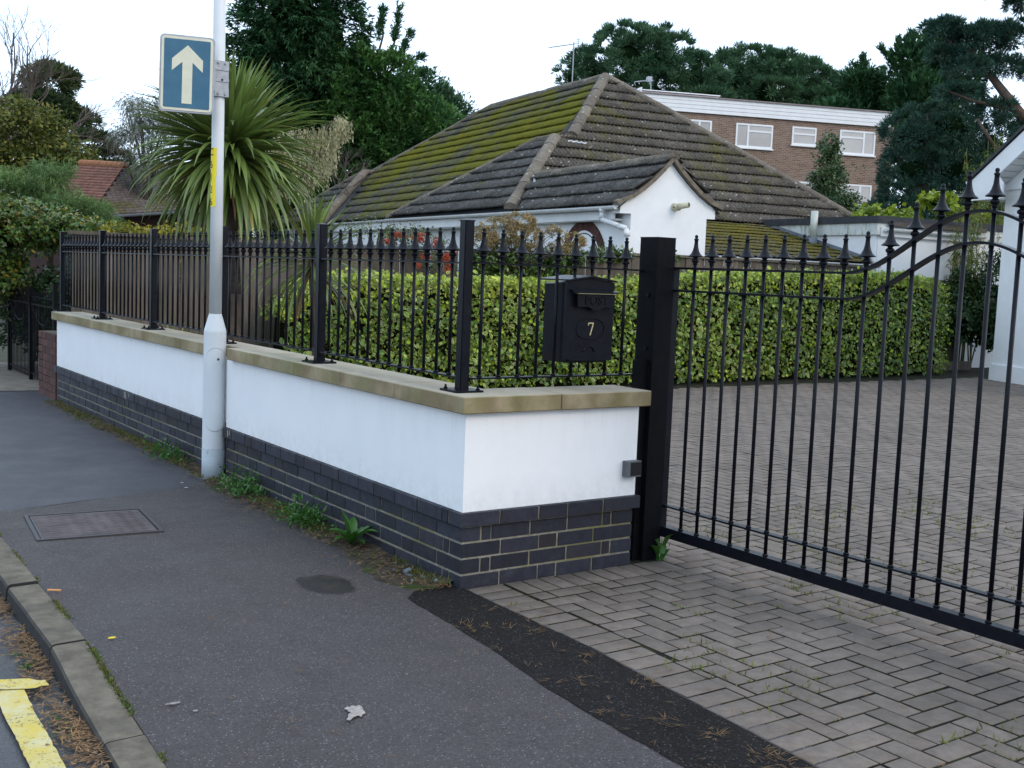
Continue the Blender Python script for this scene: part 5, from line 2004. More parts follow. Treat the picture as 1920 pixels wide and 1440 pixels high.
for x in xs_:
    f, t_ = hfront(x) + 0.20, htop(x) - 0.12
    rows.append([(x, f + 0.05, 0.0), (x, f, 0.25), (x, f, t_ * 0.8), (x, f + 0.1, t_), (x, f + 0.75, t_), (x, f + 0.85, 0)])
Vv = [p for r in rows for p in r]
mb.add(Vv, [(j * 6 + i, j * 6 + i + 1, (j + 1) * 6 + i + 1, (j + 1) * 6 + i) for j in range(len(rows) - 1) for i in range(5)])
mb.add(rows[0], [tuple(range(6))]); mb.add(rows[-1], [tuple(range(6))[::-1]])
part('shade_core', mb, M['hedge_core'], hedge)  # added dark block behind the leaves, coloured as the hedge's inner shade


# ------------------------------------------------------------------ sword-leaved palms
def sword(L, w, elev, bend, n=8):
    """V-folded strap leaf in the xz plane, starting at elevation elev and bending down"""
    P = []
    x, z, e = 0.0, 0.0, elev
    for i in range(n + 1):
        P.append((x, z, e))
        st = L / n
        x += math.cos(e) * st
        z += math.sin(e) * st
        e -= bend / n * (0.4 + 1.2 * i / n)
        e = max(e, -1.5)
    V, F = [], []
    for i, (x, z, e) in enumerate(P):
        t_ = i / n
        ww = w * (0.55 + 0.9 * t_ if t_ < 0.35 else (0.865 + 0.135 * math.sin(math.pi * min(1, t_ * 1.2))) * (1 - max(0, (t_ - 0.55) / 0.45) ** 1.6)) * 0.5
        ww = max(ww, 0.0008)
        nx, nz_ = -math.sin(e), math.cos(e)
        up = ww * 0.45
        V += [(x + nx * up, -ww, z + nz_ * up), (x, 0, z), (x + nx * up, ww, z + nz_ * up)]
    for i in range(n):
        for j in range(2):
            F.append((i * 3 + j, i * 3 + j + 1, (i + 1) * 3 + j + 1, (i + 1) * 3 + j))
    return V, F


def bend_of(eb, v_):
    if eb < 0.25:
        return (0.7, 1.0, 1.35)[v_]
    return max(0.10, (1.05 - max(0, eb) * 0.62)) * (0.4, 0.8, 1.4)[v_]


def palm(name, label, c, base, L, w, n, group=None, tr=0.07, dry=30, emin=-0.6, share=0.5):
    t_ = thing(name, label, 'palm', base, group)
    tmb = MB()
    pts = [Vector(base), Vector(base).lerp(Vector(c), 0.5) + Vector((0.03, -0.02, 0)), Vector(c)]
    tmb.tube(pts, [tr * 1.2, tr, tr * 0.8], 9)
    part('trunk', tmb, M['trunk'], t_, True)
    protos = {}
    extra_v, extra_f = [], []
    for i in range(n):
        f = (i + 0.5) / n
        e = emin + (1.50 - emin) * (f ** 0.92)
        e += random.uniform(-0.14, 0.14)
        eb = round(e / 0.12) * 0.12
        v_ = random.randrange(3)
        key = (round(eb, 2), v_)
        if key not in protos:
            V, F = sword(L * (0.92, 1.0, 1.08)[v_], w, eb, bend_of(eb, v_))
            protos[key] = mesh_np('leaf', V, F, M['palm'], True)
        s_ = random.uniform(0.88, 1.08) * (0.80 if eb > 1.2 else 0.90 if eb > 0.8 else 1.06 if eb < 0.35 else 1)
        if n > 300 and i % 2:      # past three hundred the leaves are joined
            V, F = sword(L * (0.92, 1.0, 1.08)[v_] * s_, w * s_, e, bend_of(eb, v_))
            a = random.uniform(0, 6.283); b0 = len(extra_v)
            extra_v += [(c[0] + x * math.cos(a) - y * math.sin(a), c[1] + x * math.sin(a) + y * math.cos(a), c[2] + 0.10 * f - 0.06 + z) for x, y, z in V]
            extra_f += [tuple(q + b0 for q in g) for g in F]
            continue
        o_ = link('leaf', protos[key], t_, loc=(c[0], c[1], c[2] + 0.10 * f - 0.06), rot=(random.uniform(-.07, .07), random.uniform(-.07, .07), random.uniform(0, 6.283)))
        o_.scale = (s_, s_ * random.uniform(0.8, 1.15), s_)
    if extra_v:
        link('inner_leaves', mesh_np('inner_leaves', extra_v, extra_f, M['palm'], True), t_, kind='stuff')
    if dry:
        Vd, Fd = [], []
        for i in range(dry):
            V, F = sword(L * 0.85, w * 0.8, random.uniform(-1.0, -0.5), random.uniform(0.5, 0.9), 6)
            a = random.uniform(0, 6.283)
            o_ = len(Vd)
            r0 = tr * 0.8
            Vd += [(c[0] + (x + r0) * math.cos(a) - y * math.sin(a), c[1] + (x + r0) * math.sin(a) + y * math.cos(a), c[2] - 0.10 + z * random.uniform(0.98, 1.0)) for x, y, z in V]
            Fd += [tuple(q + o_ for q in f_) for f_ in F]
        link('dead_leaves', mesh_np('dead_leaves', Vd, Fd, M['palm_dry'], True), t_, kind='stuff')
    return t_


palm('cabbage_palm', 'large green sword-leaved cabbage palm rising behind the railing and lamp column', (0.80, 5.05, 2.40), (0.86, 5.05, 0), 0.88, 0.050, 598, tr=0.05, dry=16, emin=-0.75)
palm('cabbage_palm', 'small lower sword-leaved cabbage palm between the tall palm and the hedge', (1.42, 4.72, 1.52), (1.46, 4.7, 0), 0.66, 0.036, 95, tr=0.04, dry=14, emin=-0.9)
palm('strap_leaved_plant', 'low plant of bright strap leaves behind the railing left of the lamp column', (0.72, 6.3, 0.12), (0.72, 6.3, 0.0), 0.95, 0.05, 14, tr=0.02, dry=0, emin=1.28)

# ------------------------------------------------------------------ flats
fl_ = Vector((33.972, 29.703, 0)); fd = Vector((0.9302, -0.367, 0)); fb = Vector((0.367, 0.9302, 0))
flats = thing('brick_flats', 'brown brick flats with white fascia boards and white framed windows', 'building', tuple(fl_))


def FW(s, d, z):
    return fl_ + fd * s + fb * d + EZ * z


def uvbox(mb, name, mat, parent, front):
    me = mb.mesh(name, mat)
    uv = me.uv_layers.new(name="UVMap")
    for p_ in me.polygons:
        nn = p_.normal
        for li in p_.loop_indices:
            co = me.vertices[me.loops[li].vertex_index].co - fl_
            uv.data[li].uv = (co.dot(fd) if abs(nn.dot(fb)) > 0.5 else co.dot(fb), co.z)
    return link(name, me, parent)


wins = [(-3.95, 7.50, 1.42, 0.68, 'r'), (-1.42, 7.18, 1.70, 1.00, 'l'), (1.18, 7.44, 1.14, 0.77, 't'), (3.44, 7.20, 1.72, 1.02, 'r'), (1.18, 4.90, 1.30, 1.00, 't'), (3.44, 4.90, 1.70, 1.02, 'r'), (-1.42, 4.9, 1.7, 1.0, 'l')]
mb = MB()
mb.obox(fl_, fd, fb, EZ, (-9.0, 0.0, -0.1), (6.05, 9.0, 8.50))
uvbox(mb, 'wall', M['flatbrick'], flats, None)
z = 8.46
for i in range(4):
    mb = MB(); mb.obox(fl_, fd, fb, EZ, (-9.1, -0.10 - 0.012 * i, z + 0.004), (5.82, -0.02, z + 0.150))
    part('fascia_board', mb, M['white'], flats)
    z += 0.154
mb = MB(); mb.obox(fl_, fd, fb, EZ, (-9.2, -0.20, z), (5.86, 9.1, z + 0.05))
part('roof_edge', mb, simple('pinkish_edge', (0.30, 0.24, 0.235), (0.22, 0.18, 0.175), 2, rough=0.8), flats)
mb = MB(); mb.obox(fl_, fd, fb, EZ, (-5.1, 1.6, z + 0.05), (-1.7, 4.0, z + 0.30))
rb = part('roof_hatch', mb, simple('hatch_grey', (0.22, 0.18, 0.16), rough=0.8), flats)
mb = MB()
mb.obox(fl_, fd, fb, EZ, (-5.2, 1.55, z + 0.20), (-1.6, 1.60, z + 0.36))
mb.obox(fl_, fd, fb, EZ, (-5.25, 1.5, z + 0.40), (-1.55, 4.05, z + 0.44))
mb.obox(fl_, fd, fb, EZ, (-5.22, 1.5, z + 0.10), (-5.16, 4.0, z + 0.52))
link('hatch_boards', mb.mesh('hatch_boards', M['white']), rb)
mb = MB()
mb.bar(FW(-4.2, 3, z + .4), FW(-4.25, 3, z + 1.15), 0.025, 6)
mb.bar(FW(-4.25, 3, z + 1.12), FW(-5.0, 3, z + 0.98), 0.02, 5)
for i in range(6):
    p = FW(-4.3 - 0.12 * i, 3, z + 1.11 - 0.022 * i)
    mb.bar(p - fb * 0.2, p + fb * 0.2, 0.010, 4)
mb.obox(FW(-4.42, 3, z + 1.05), fd, fb, EZ, (0, -.12, 0), (0.2, .12, 0.2))
part('aerial', mb, M['galv'], flats)
for (s0, z0, w, h, k) in wins:
    f = 0.075
    mb = MB()
    d0, d1 = -0.035, 0.02
    mb.obox(fl_, fd, fb, EZ, (s0, d0, z0), (s0 + w, d1, z0 + f))
    mb.obox(fl_, fd, fb, EZ, (s0, d0, z0 + h - f), (s0 + w, d1, z0 + h))
    mb.obox(fl_, fd, fb, EZ, (s0, d0 + .001, z0 + f), (s0 + f, d1, z0 + h - f))
    mb.obox(fl_, fd, fb, EZ, (s0 + w - f, d0 + .001, z0 + f), (s0 + w, d1, z0 + h - f))
    mx = s0 + (0.52 if k == 'l' else w - 0.60 if k == 'r' else 0)
    if k != 't':
        mb.obox(fl_, fd, fb, EZ, (mx, d0 + .002, z0 + f), (mx + 0.085, d1, z0 + h - f))
    ta, tb = (mx + 0.085, s0 + w - f) if k == 'l' else (s0 + f, mx) if k == 'r' else (s0 + f, s0 + w - f)
    zt = z0 + h - 0.34
    mb.obox(fl_, fd, fb, EZ, (ta, d0 + .003, zt), (tb, d1, zt + 0.07))
    wn_ = part('window', mb, M['white'], flats)
    mb = MB(); mb.obox(fl_, fd, fb, EZ, (s0 + 0.03, -0.012, z0 + 0.03), (s0 + w - 0.03, -0.004, z0 + h - 0.03))
    link('pane', mb.mesh('pane', M['pane']), wn_)
    mb = MB(); mb.obox(fl_, fd, fb, EZ, (s0 - 0.04, -0.09, z0 - 0.06), (s0 + w + 0.04, -0.003, z0 - 0.003))
    link('sill', mb.mesh('sill', M['white']), wn_)

# ------------------------------------------------------------------ white house at the right
rq = Vector((14.783, 6.58, 0)); rd = Vector((-0.3854, -0.9227, 0)); rn = Vector((-0.9227, 0.3854, 0))
rh = thing('white_gabled_house', 'white gabled house front at the end of the drive on the right', 'house', tuple(rq))


def RW(s, d, z):
    return rq + rd * s + rn * d + EZ * z


mb = MB(); mb.prism([(0, 0), (4.4, 0), (4.4, 3.27), (2.2, 4.47), (0, 3.27)], rq, rd, EZ, -rn, 5.0)
part('wall', mb, M['white'], rh)
mb = MB(); mb.obox(rq, rd, rn, EZ, (-0.03, -0.5, -0.02), (4.43, 0.03, 0.27))
part('plinth', mb, M['white'], rh)
mb = MB(); mb.obox(rq, rd, rn, EZ, (-0.005, 0.001, 3.16), (4.405, 0.028, 3.262))
part('frieze_board', mb, M['white'], rh)
sl = 0.548
mb = MB()
mb.prism([(-0.46, 3.0), (-0.50, 3.33), (2.2, 4.81), (4.90, 3.33), (4.86, 3.0), (4.05, 3.0), (4.05, 3.24), (4.20, 3.38), (2.2, 4.476), (0.2, 3.38), (0.35, 3.24), (0.35, 3.0)], rq + rn * 0.33, rd, EZ, -rn, 0.03)
part('bargeboard', mb, M['white'], rh)
mb = MB()
for a, b in ((0.0, 2.2), (4.4, 2.2)):
    A0, B0 = RW(a, 0.30, 3.274), RW(b, 0.30, 4.476)
    A1, B1 = RW(a, 0.001, 3.274), RW(b, 0.001, 4.476)
    mb.add([A0, B0, B1, A1], [(0, 1, 2, 3)])
part('soffit', mb, M['pvc'], rh)
for i in range(1, 14):
    t0 = i / 14
    A0, B0 = RW(2.2 * t0, 0.298, 3.270 + 1.20 * t0), RW(2.2 * t0, 0.03, 3.270 + 1.20 * t0)
    part('soffit_joint', MB().bar(A0, B0, 0.004, 4), M['slate_grey'], rh)
mb = MB()
for a, c in ((-0.56, 1), (4.96, -1)):
    A0, B0 = RW(a, 0.36, 3.325), RW(2.2, 0.36, 4.83)
    A1, B1 = RW(a, -5.2, 3.325), RW(2.2, -5.2, 4.83)
    mb.add([A0, B0, B1, A1] + [p + EZ * 0.055 for p in (A0, B0, B1, A1)], [(0, 1, 2, 3), (4, 7, 6, 5), (0, 4, 5, 1), (1, 5, 6, 2), (2, 6, 7, 3), (3, 7, 4, 0)])
part('roof', mb, M['felt'], rh)
mb = MB(); mb.obox(rq, rd, rn, EZ, (-0.45, -5.0, 3.003), (-0.005, 0.298, 3.29))
part('eaves_box', mb, M['white'], rh)
gutter(RW(-0.56, -5.0, 3.33), RW(-0.56, 0.35, 3.33), 0.062, 'pvc', 'gutter', rh)
# timber step edge by the hedge end
single('timber_edging', MB().obox((14.95, 8.2, 0), (0.99, -0.12, 0), (0.12, 0.99, 0), (0, 0, 1), (0, 0, 0), (1.5, 0.1, 0.16)).mesh('timber_edging', M['fence_wood']),
       'low timber edging board in the shade beside the white house', 'edging')

# ------------------------------------------------------------------ red and brown tiled house at the left
lh = thing('tiled_house', 'house with an orange clay roof and a dark brown slope behind the bushes', 'house', (4.6, 22.5, 0))
r1, r2, e0, er, el, r3 = (Vector(q) for q in ((4.197, 24.277, 3.711), (4.665, 21.459, 3.487), (3.341, 19.175, 2.284), (5.051, 19.838, 2.492), (3.1, 24.2, 2.50), (6.935, 24.833, 3.957)))
r1 = Vector((4.45, 24.3, 3.70)); r2 = Vector((4.665, 21.459, 3.50))


def course_slope(quad, n, m, mat, parent, name, lift=0.022):
    """quad: eave a, eave b, ridge b, ridge a"""
    a, b, c, d = quad
    nn = (b - a).cross(d - a).normalized()
    if nn.z < 0:
        nn = -nn
    V, F = [], []
    for i in range(n):
        for j in range(m):
            off = 0.5 / m if i % 2 else 0
            t0, t1 = i / n, (i + 1.06) / n
            s0, s1 = max(0, j / m + off - (0.5 / m if i % 2 else 0) * 0), min(1, (j + 0.97) / m + off)
            if s0 >= 1:
                continue
            L0, R0 = a.lerp(d, t0), b.lerp(c, t0)
            L1, R1 = a.lerp(d, min(1, t1)), b.lerp(c, min(1, t1))
            jz = random.uniform(-.004, .006)
            o_ = len(V)
            V += [L0.lerp(R0, s0) - nn * 0.005, L0.lerp(R0, s1) - nn * 0.005, L0.lerp(R0, s1) + nn * (lift + jz), L0.lerp(R0, s0) + nn * (lift + jz), L1.lerp(R1, s1) + nn * 0.002, L1.lerp(R1, s0) + nn * 0.002]
            F += [(o_, o_ + 1, o_ + 2, o_ + 3), (o_ + 3, o_ + 2, o_ + 4, o_ + 5)]
    return link(name, mesh_np(name, V, F, mat), parent, kind='stuff')


lr = bpy.data.objects.new('roof', None); COL.objects.link(lr); lr.parent = lh; lr.matrix_parent_inverse = Matrix.Translation(-Vector(lh.location))
course_slope((el, e0, r2, r1), 18, 26, M['clay'], lr, 'clay_tiles')
course_slope((e0, er + (er - e0) * 1.2, r3 + (r3 - r2) * 0.5, r2), 20, 30, M['brown'], lr, 'brown_tiles')
mb = MB(); mb.add([el - EZ * .03, e0 - EZ * .03, r2 - EZ * .03, r1 - EZ * .03], [(0, 1, 2, 3)])
mb.add([e0 - EZ * .03, er + (er - e0) * 1.2 - EZ * .03, r3 + (r3 - r2) * 0.5 - EZ * .03, r2 - EZ * .03], [(0, 1, 2, 3)])
mb.add([el - EZ * .03, r1 - EZ * .03, r1 + Vector((2, 1, -2)), ], [(0, 1, 2)])
link('roof_deck', mb.mesh('roof_deck', M['brownwall']), lr)
n = 10
for i in range(n):
    a, b = r1.lerp(r2, i / n), r1.lerp(r2, (i + 0.99) / n)
    link('ridge_tile', MB().bar(a, b, 0.085, 8).mesh('ridge_tile', M['clay_ridge'], True), lr)
mb = MB()
ee = er + (er - e0) * 1.2
wd = (ee - e0).normalized(); wb = Vector((-wd.y, wd.x, 0)).normalized()
mb.obox(Vector((e0.x, e0.y, 0)) + wb * 0.45 + wd * 0.4, wd, wb, EZ, (0, 0, 0), (4.0, 4.5, 2.2))
part('wall', mb, M['brownwall'], lh)
gutter(e0 - wb * 0.06 - EZ * 0.01, ee - wb * 0.06 - EZ * 0.01, 0.06, 'slate_grey', 'gutter', lh)

# ------------------------------------------------------------------ low brick pier and neighbour's gate
pier = thing('brick_pier', 'short red brick wall at the far end of the white wall', 'wall', (0.1, 7.95, 0))
mb = MB(); mb.box((0.012, 7.672, -0.1), (0.203, 8.29, 0.672))
part('mortar_bed', mb, simple('old_mortar', (0.10, 0.085, 0.07), (0.06, 0.05, 0.04), 12, rough=0.95), pier)
for c in range(9):
    z0 = c * 0.075
    seq = [S, S, H * 1.0, S] if c % 2 == 0 else [H, S, S, S]
    y = 7.665
    for i, L in enumerate(seq):
        y1 = min(y + L, 8.298)
        if y1 - y > 0.03:
            brick_obj((0.0, y, z0), (0.095, y1, z0 + 0.065), M['redbrick'], pier)
            brick_obj((0.12, y, z0), (0.215, y1, z0 + 0.065), M['redbrick'], pier)
        y = y1 + J
    
    brick_obj((0.0, 8.30, z0), (0.215, 8.40, z0 + 0.065), M['redbrick'], pier)
ng = thing('metal_gate', 'old black metal double gate beyond the short red brick wall', 'gate', (0.2, 9.8, 0))
gxx = 0.185
for yy in (8.47, 9.62, 10.80):
    mb = MB(); mb.box((gxx - 0.022, yy - 0.022, 0.02), (gxx + 0.022, yy + 0.022, 1.10 if yy > 8.5 else 1.16))
    part('post', mb, M['black_matt'], ng)
for z in (0.10, 0.90, 0.985):
    mb = MB(); mb.box((gxx - 0.008, 8.49, z - 0.008), (gxx + 0.008, 10.8, z + 0.008))
    part('rail', mb, M['black_matt'], ng)
bme = MB().bar((0, 0, 0.045), (0, 0, 1.05), 0.0055, 6).mesh('bar', M['black_matt'])
yy = 8.55
while yy < 10.75:
    link('bar', bme, ng, loc=(gxx, yy, 0))
    yy += 0.075
sc = MB()
for (ya, yb) in ((8.49, 9.60), (9.64, 10.78)):
    N = 14
    P = [Vector((gxx, ya + (yb - ya) * i / N, 0.90 - 0.22 * math.sin(math.pi * i / N))) for i in range(N + 1)]
    sc.tube(P, [0.008] * (N + 1), 5)
part('curved_bar', sc, M['black_matt'], ng)
#@@PART3

# ------------------------------------------------------------------ trees and shrubs
def eb(x, y, z, a, b=None, c=None):
    return (x, y, z, a, b if b else a, c if c else a)


# left side
bt = thing('bare_tree', 'leafless grey-twigged tree at the left edge against the sky', 'tree', (3.4, 30.9, 0))
mb = MB()


def branch(mb, p, d, L, r, dep):
    q = p + d * L
    mid = p.lerp(q, 0.5) + Vector((random.uniform(-1, 1), random.uniform(-1, 1), random.uniform(-.3, .5))) * L * 0.06
    mb.tube([p, mid, q], [r, r * 0.8, r * 0.6], 5 if dep > 2 else 4)
    if dep == 0:
        return
    for i in range(random.choice([2, 3, 3])):
        ax = Vector((random.uniform(-1, 1), random.uniform(-1, 1), random.uniform(-1, 1))).normalized()
        d2 = (d + ax * random.uniform(0.4, 0.75) + Vector((0, 0, 0.12))).normalized()
        s_ = random.uniform(0.35, 1.0)
        branch(mb, p.lerp(q, s_), d2, L * random.uniform(0.58, 0.8), r * 0.55, dep - 1)


trk = MB().tube([(3.2, 30.9, 0), (3.3, 30.9, 2), (3.5, 30.8, 3.9)], [0.2, 0.16, 0.13], 8)
part('trunk', trk, M['twig'], bt, True)
for d in ((0.28, 0, 1), (0.05, 0.1, 1), (0.5, -0.1, 0.75), (-0.4, 0, 0.9), (0.75, 0.1, 0.4)):
    branch(mb, Vector((3.5, 30.8, 3.7)), Vector(d).normalized(), 2.0, 0.075, 5)
part('branches', mb, M['twig'], bt)

tr = trunk_mb([(8.2, 42, 0), (8.1, 41.6, 4), (7.6, 41, 7.6)], [0.35, 0.28, 0.12])
limbs(tr, (8.1, 41.5, 4.5), [(9.3, 39.4, 5.1), (8.5, 40.2, 6.4), (6.4, 41.5, 6.6), (7.2, 41, 7.8)], 0.12)
dense('pine_tree', 'olive-brown pine with a layered crown at the far left', 'tree', (8.2, 42, 0),
      [eb(7.5, 40.9, 7.75, 0.95, 1.2, 0.75), eb(7.2, 41.1, 6.8, 1.35, 1.5, 0.6), eb(8.1, 40.4, 6.35, 1.0, 1, 0.5), eb(8.75, 39.8, 5.65, 0.85, 1, 0.36), eb(9.35, 39.3, 5.1, 0.75, .8, 0.28), eb(9.7, 39.0, 4.75, 0.45, .8, 0.22), eb(7.0, 41.2, 5.5, 1.6, 1.5, 0.6), eb(8.3, 40.3, 4.5, 1.0, 1.2, 0.5)],
      'needle', M['pine_brown'], dict(L=0.26, w=0.055), core=None, M_=480, rc=0.24, per=34, tr=tr, tm='trunk', inner=0.6)
tr = trunk_mb([(3.9, 28.4, 0), (3.9, 28.3, 2.2), (4.0, 28.2, 4.2)], [0.18, 0.13, 0.06])
limbs(tr, (3.9, 28.3, 2.4), [(5.0, 27.6, 4.6), (3.0, 28.8, 4.7), (4.1, 28.2, 5.2), (4.8, 27.8, 3.6)], 0.07)
dense('autumn_tree', 'thin yellowing broadleaf tree in front of the far left pine', 'tree', (3.9, 28.4, 0),
      [eb(3.9, 28.3, 4.75, 1.2, 1.2, 0.75), eb(4.7, 27.8, 4.0, 0.95, 1, 0.65), eb(3.3, 28.6, 3.8, 1.2, 1.2, 0.8), eb(4.3, 28.0, 3.2, 1.3, 1.2, 0.7)],
      'leaf', M['yellowing'], dict(L=0.13, w=0.085), core=None, M_=260, rc=0.26, per=26, tr=tr, inner=0.7)
tr = trunk_mb([(1.3, 13.9, 0), (1.35, 13.85, 1.2), (1.4, 13.8, 2.2)], [0.06, 0.05, 0.02])
dense('feathery_shrub', 'soft feathery light green shrub before the orange clay roof', 'shrub', (1.3, 13.9, 0),
      [eb(0.75, 14.1, 2.28, 0.60, 0.7, 0.30), eb(1.4, 13.7, 2.15, 0.40, 0.6, 0.22), eb(1.85, 13.5, 2.02, 0.30, 0.5, 0.18), eb(1.0, 13.9, 1.85, 0.75, 0.7, 0.36), eb(1.95, 13.3, 1.74, 0.30, 0.5, 0.15), eb(1.35, 13.75, 2.62, 0.26, .3, 0.12), eb(0.3, 14.2, 2.2, 0.5, 0.5, 0.5)],
      'spray', M['feather'], dict(L=0.20, w=0.014, up=0.3, droop=0.35), core=0.4, M_=230, rc=0.17, per=34, tr=tr, inner=0.35)
tr = trunk_mb([(0.35, 10.4, 0), (0.42, 10.3, 0.8), (0.62, 10.1, 1.35), (0.85, 9.95, 1.62)], [0.03, 0.026, 0.018, 0.008], 6)
tr.tube([(0.45, 10.28, 0.85), (0.70, 10.1, 1.1), (0.98, 9.9, 1.2)], [0.018, 0.012, 0.005], 5)
tr.tube([(0.4, 10.35, 0.6), (0.2, 10.4, 1.1), (0.1, 10.4, 1.5)], [0.02, 0.012, 0.005], 5)
dense('evergreen_shrub', 'glossy green and bronze shrub with a bare brown branch above the metal gate', 'shrub', (0.35, 10.4, 0),
      [eb(0.10, 10.5, 1.72, 0.62, 0.6, 0.40), eb(0.55, 10.1, 1.78, 0.34, 0.4, 0.22), eb(0.85, 9.9, 1.72, 0.24, 0.3, 0.17), eb(-0.15, 10.7, 1.15, 0.6, 0.6, 0.36)],
      'leaf', M['bush'], dict(L=0.062, w=0.040), core=0.72, M_=330, rc=0.10, per=22, tr=tr, inner=0.25)
dense('shade_shrub', 'dark green undergrowth at the end of the railing beyond the red brick wall', 'shrub', (0.5, 9.2, 0),
      [eb(0.60, 9.0, 0.85, 0.32, 0.4, 0.62), eb(0.85, 10.3, 0.75, 0.6, 0.5, 0.60), eb(0.6, 11.2, 0.6, 0.6, 0.6, 0.7), eb(0.52, 8.75, 0.5, 0.2, .25, 0.5)],
      'leaf', M['darkshrub'], dict(L=0.07, w=0.035), core=0.75, M_=220, rc=0.10, per=20)
dense('golden_shrub', 'strip of yellow-orange foliage showing over the timber fence', 'shrub', (1.5, 9.4, 0),
      [eb(1.2, 9.45, 1.72, 0.35, .3, 0.13), eb(1.75, 9.35, 1.74, 0.4, .3, 0.13), eb(2.3, 9.3, 1.72, 0.4, .3, 0.13), eb(1.7, 9.5, 1.2, 0.9, 0.4, 0.5)],
      'leaf', leafmat('golden_leaf', (0.30, 0.26, 0.02), (0.20, 0.19, 0.03), 5, 0.4, 0.5, 0.3, 0.3), dict(L=0.06, w=0.04), core=0.7, M_=120, rc=0.08, per=18)
tr = trunk_mb([(5.0, 20.6, 0), (4.9, 20.5, 2.0), (4.7, 20.4, 4.4)], [0.10, 0.08, 0.03])
limbs(tr, (4.9, 20.5, 2.4), [(4.5, 20.6, 4.6), (5.2, 20.0, 4.7), (4.5, 20.8, 3.6), (5.6, 20, 4.2)], 0.04)
dense('silver_tree', 'wispy silver-grey tree beneath the blue sign', 'tree', (5.0, 20.6, 0),
      [eb(4.95, 20.4, 4.50, 0.50, .7, 0.36), eb(4.55, 20.6, 4.0, 0.38, .5, 0.45), eb(5.4, 20.1, 4.2, 0.7, .7, 0.6), eb(4.95, 20.4, 3.45, 0.5, .6, 0.5), eb(4.6, 20.6, 4.75, 0.22, .3, .13)],
      'spray', M['silver'], dict(L=0.15, w=0.020, up=-0.1, droop=0.6), core=None, M_=150, rc=0.22, per=18, tr=tr, inner=0.7)
mb = MB()
for i in range(40):
    p = Vector((random.uniform(4.05, 5.3), random.uniform(20.1, 20.7), random.uniform(3.9, 4.9)))
    mb.tube([p, p + Vector((random.uniform(-.12, .12), 0, -0.25)), p + Vector((random.uniform(-.2, .2), 0, -0.6))], [0.008, 0.006, 0.003], 4)
link('hanging_twigs', mb.mesh('hanging_twigs', M['twig']), bpy.data.objects['silver_tree'])

# cream tasselled shrub
ts = thing('tasselled_shrub', 'shrub hung with drooping cream tassels against the dark conifers', 'shrub', (4.3, 10.7, 0))
mb = trunk_mb([(4.1, 10.9, 0), (4.1, 10.8, 1.8), (4.2, 10.7, 3.1)], [0.05, 0.04, 0.015], 6)
tp_ = [(4.50, 10.52, 3.60), (4.36, 10.6, 3.50), (4.05, 10.75, 3.42), (3.85, 10.9, 3.35), (4.2, 10.7, 3.46), (3.6, 11.0, 3.2)]
for q in tp_:
    mb.tube([(4.15, 10.75, 2.6), Vector((4.15, 10.75, 2.9)).lerp(Vector(q), 0.6) + Vector((0, 0, 0.12)), q], [0.02, 0.012, 0.005], 5)
part('stems', mb, M['twig'], ts)
fol = Fol()
n = 620
hx = RNG.random(n)
P = np.stack([3.62 + 0.98 * hx, 11.0 - 0.52 * hx + RNG.normal(size=n) * 0.09, np.interp(hx, [0, 0.25, 0.6, 0.8, 0.9, 1.0], [3.2, 3.38, 3.42, 3.46, 3.62, 3.52]) - RNG.random(n) ** 1.4 * np.interp(hx, [0, .5, .78, 0.88, 1.0], [0.85, 0.85, 0.65, 0.25, 0.05])], axis=1)
for i in range(6):
    k = 9
    st = 0.045
    V, F = rhombi(P + np.array([0, 0, -1.0]) * st * i + RNG.normal(size=(n, 3)) * 0.006, rdir(n) * 0.5 + np.array([0.15, 0, -1.0]), rdir(n), 0.055, 0.017)
    fol.add(V, F)
    V, F = rhombi(P + np.array([0, 0, -1.0]) * st * i + RNG.normal(size=(n, 3)) * 0.008, rdir(n) + np.array([0.1, 0, -0.5]), rdir(n), 0.035, 0.013)
    fol.add(V, F)
link('tassels', fol.mesh('tassels', M['tassel']), ts, kind='stuff')

# big conifers behind the palm
tr = trunk_mb([(12.6, 30.2, 0), (12.6, 30.1, 6), (12.8, 30, 13)], [0.4, 0.3, 0.06])
dense('cypress_tree', 'tallest dark green cypress directly behind the lamp column and palm', 'tree', (12.6, 30.2, 0),
      [eb(12.4, 30.2, 9.6, 1.35, 1.4, 2.2), eb(11.6, 30.8, 8.1, 1.05, 1.2, 1.8), eb(13.3, 29.6, 8.6, 1.3, 1.3, 2.2), eb(12.5, 30.2, 6.6, 1.9, 1.6, 2.4), eb(11.4, 30.9, 5.6, 0.9, 1.2, 2.0), eb(13.6, 29.4, 5.6, 1.5, 1.4, 2.6), eb(12.4, 30.2, 3.6, 2.2, 1.8, 2.6), eb(12.9, 29.9, 11.4, 0.85, 0.9, 1.7)],
      'spray', M['cypress_dark'], dict(L=0.34, w=0.065, up=0.10, droop=0.25), core=0.80, M_=900, rc=0.26, per=17, tr=tr, inner=0.22, top_bias=0.9)
tr = trunk_mb([(14.5, 28.6, 0), (14.5, 28.5, 5), (14.7, 28.4, 8.4)], [0.3, 0.2, 0.04])
for (p, q) in (((14.8, 28.5, 7.6), (15.15, 28.2, 9.7)), ((14.9, 28.4, 7.6), (15.45, 28.0, 8.9)), ((15.0, 28.3, 7.0), (15.9, 27.8, 7.8)), ((15, 28.3, 6.8), (15.75, 27.9, 7.3)), ((14.6, 28.6, 8.0), (14.75, 28.5, 9.6))):
    tr.tube([p, Vector(p).lerp(Vector(q), 0.6) + Vector((0.12, 0, -0.12)), q], [0.05, 0.03, 0.01], 5)
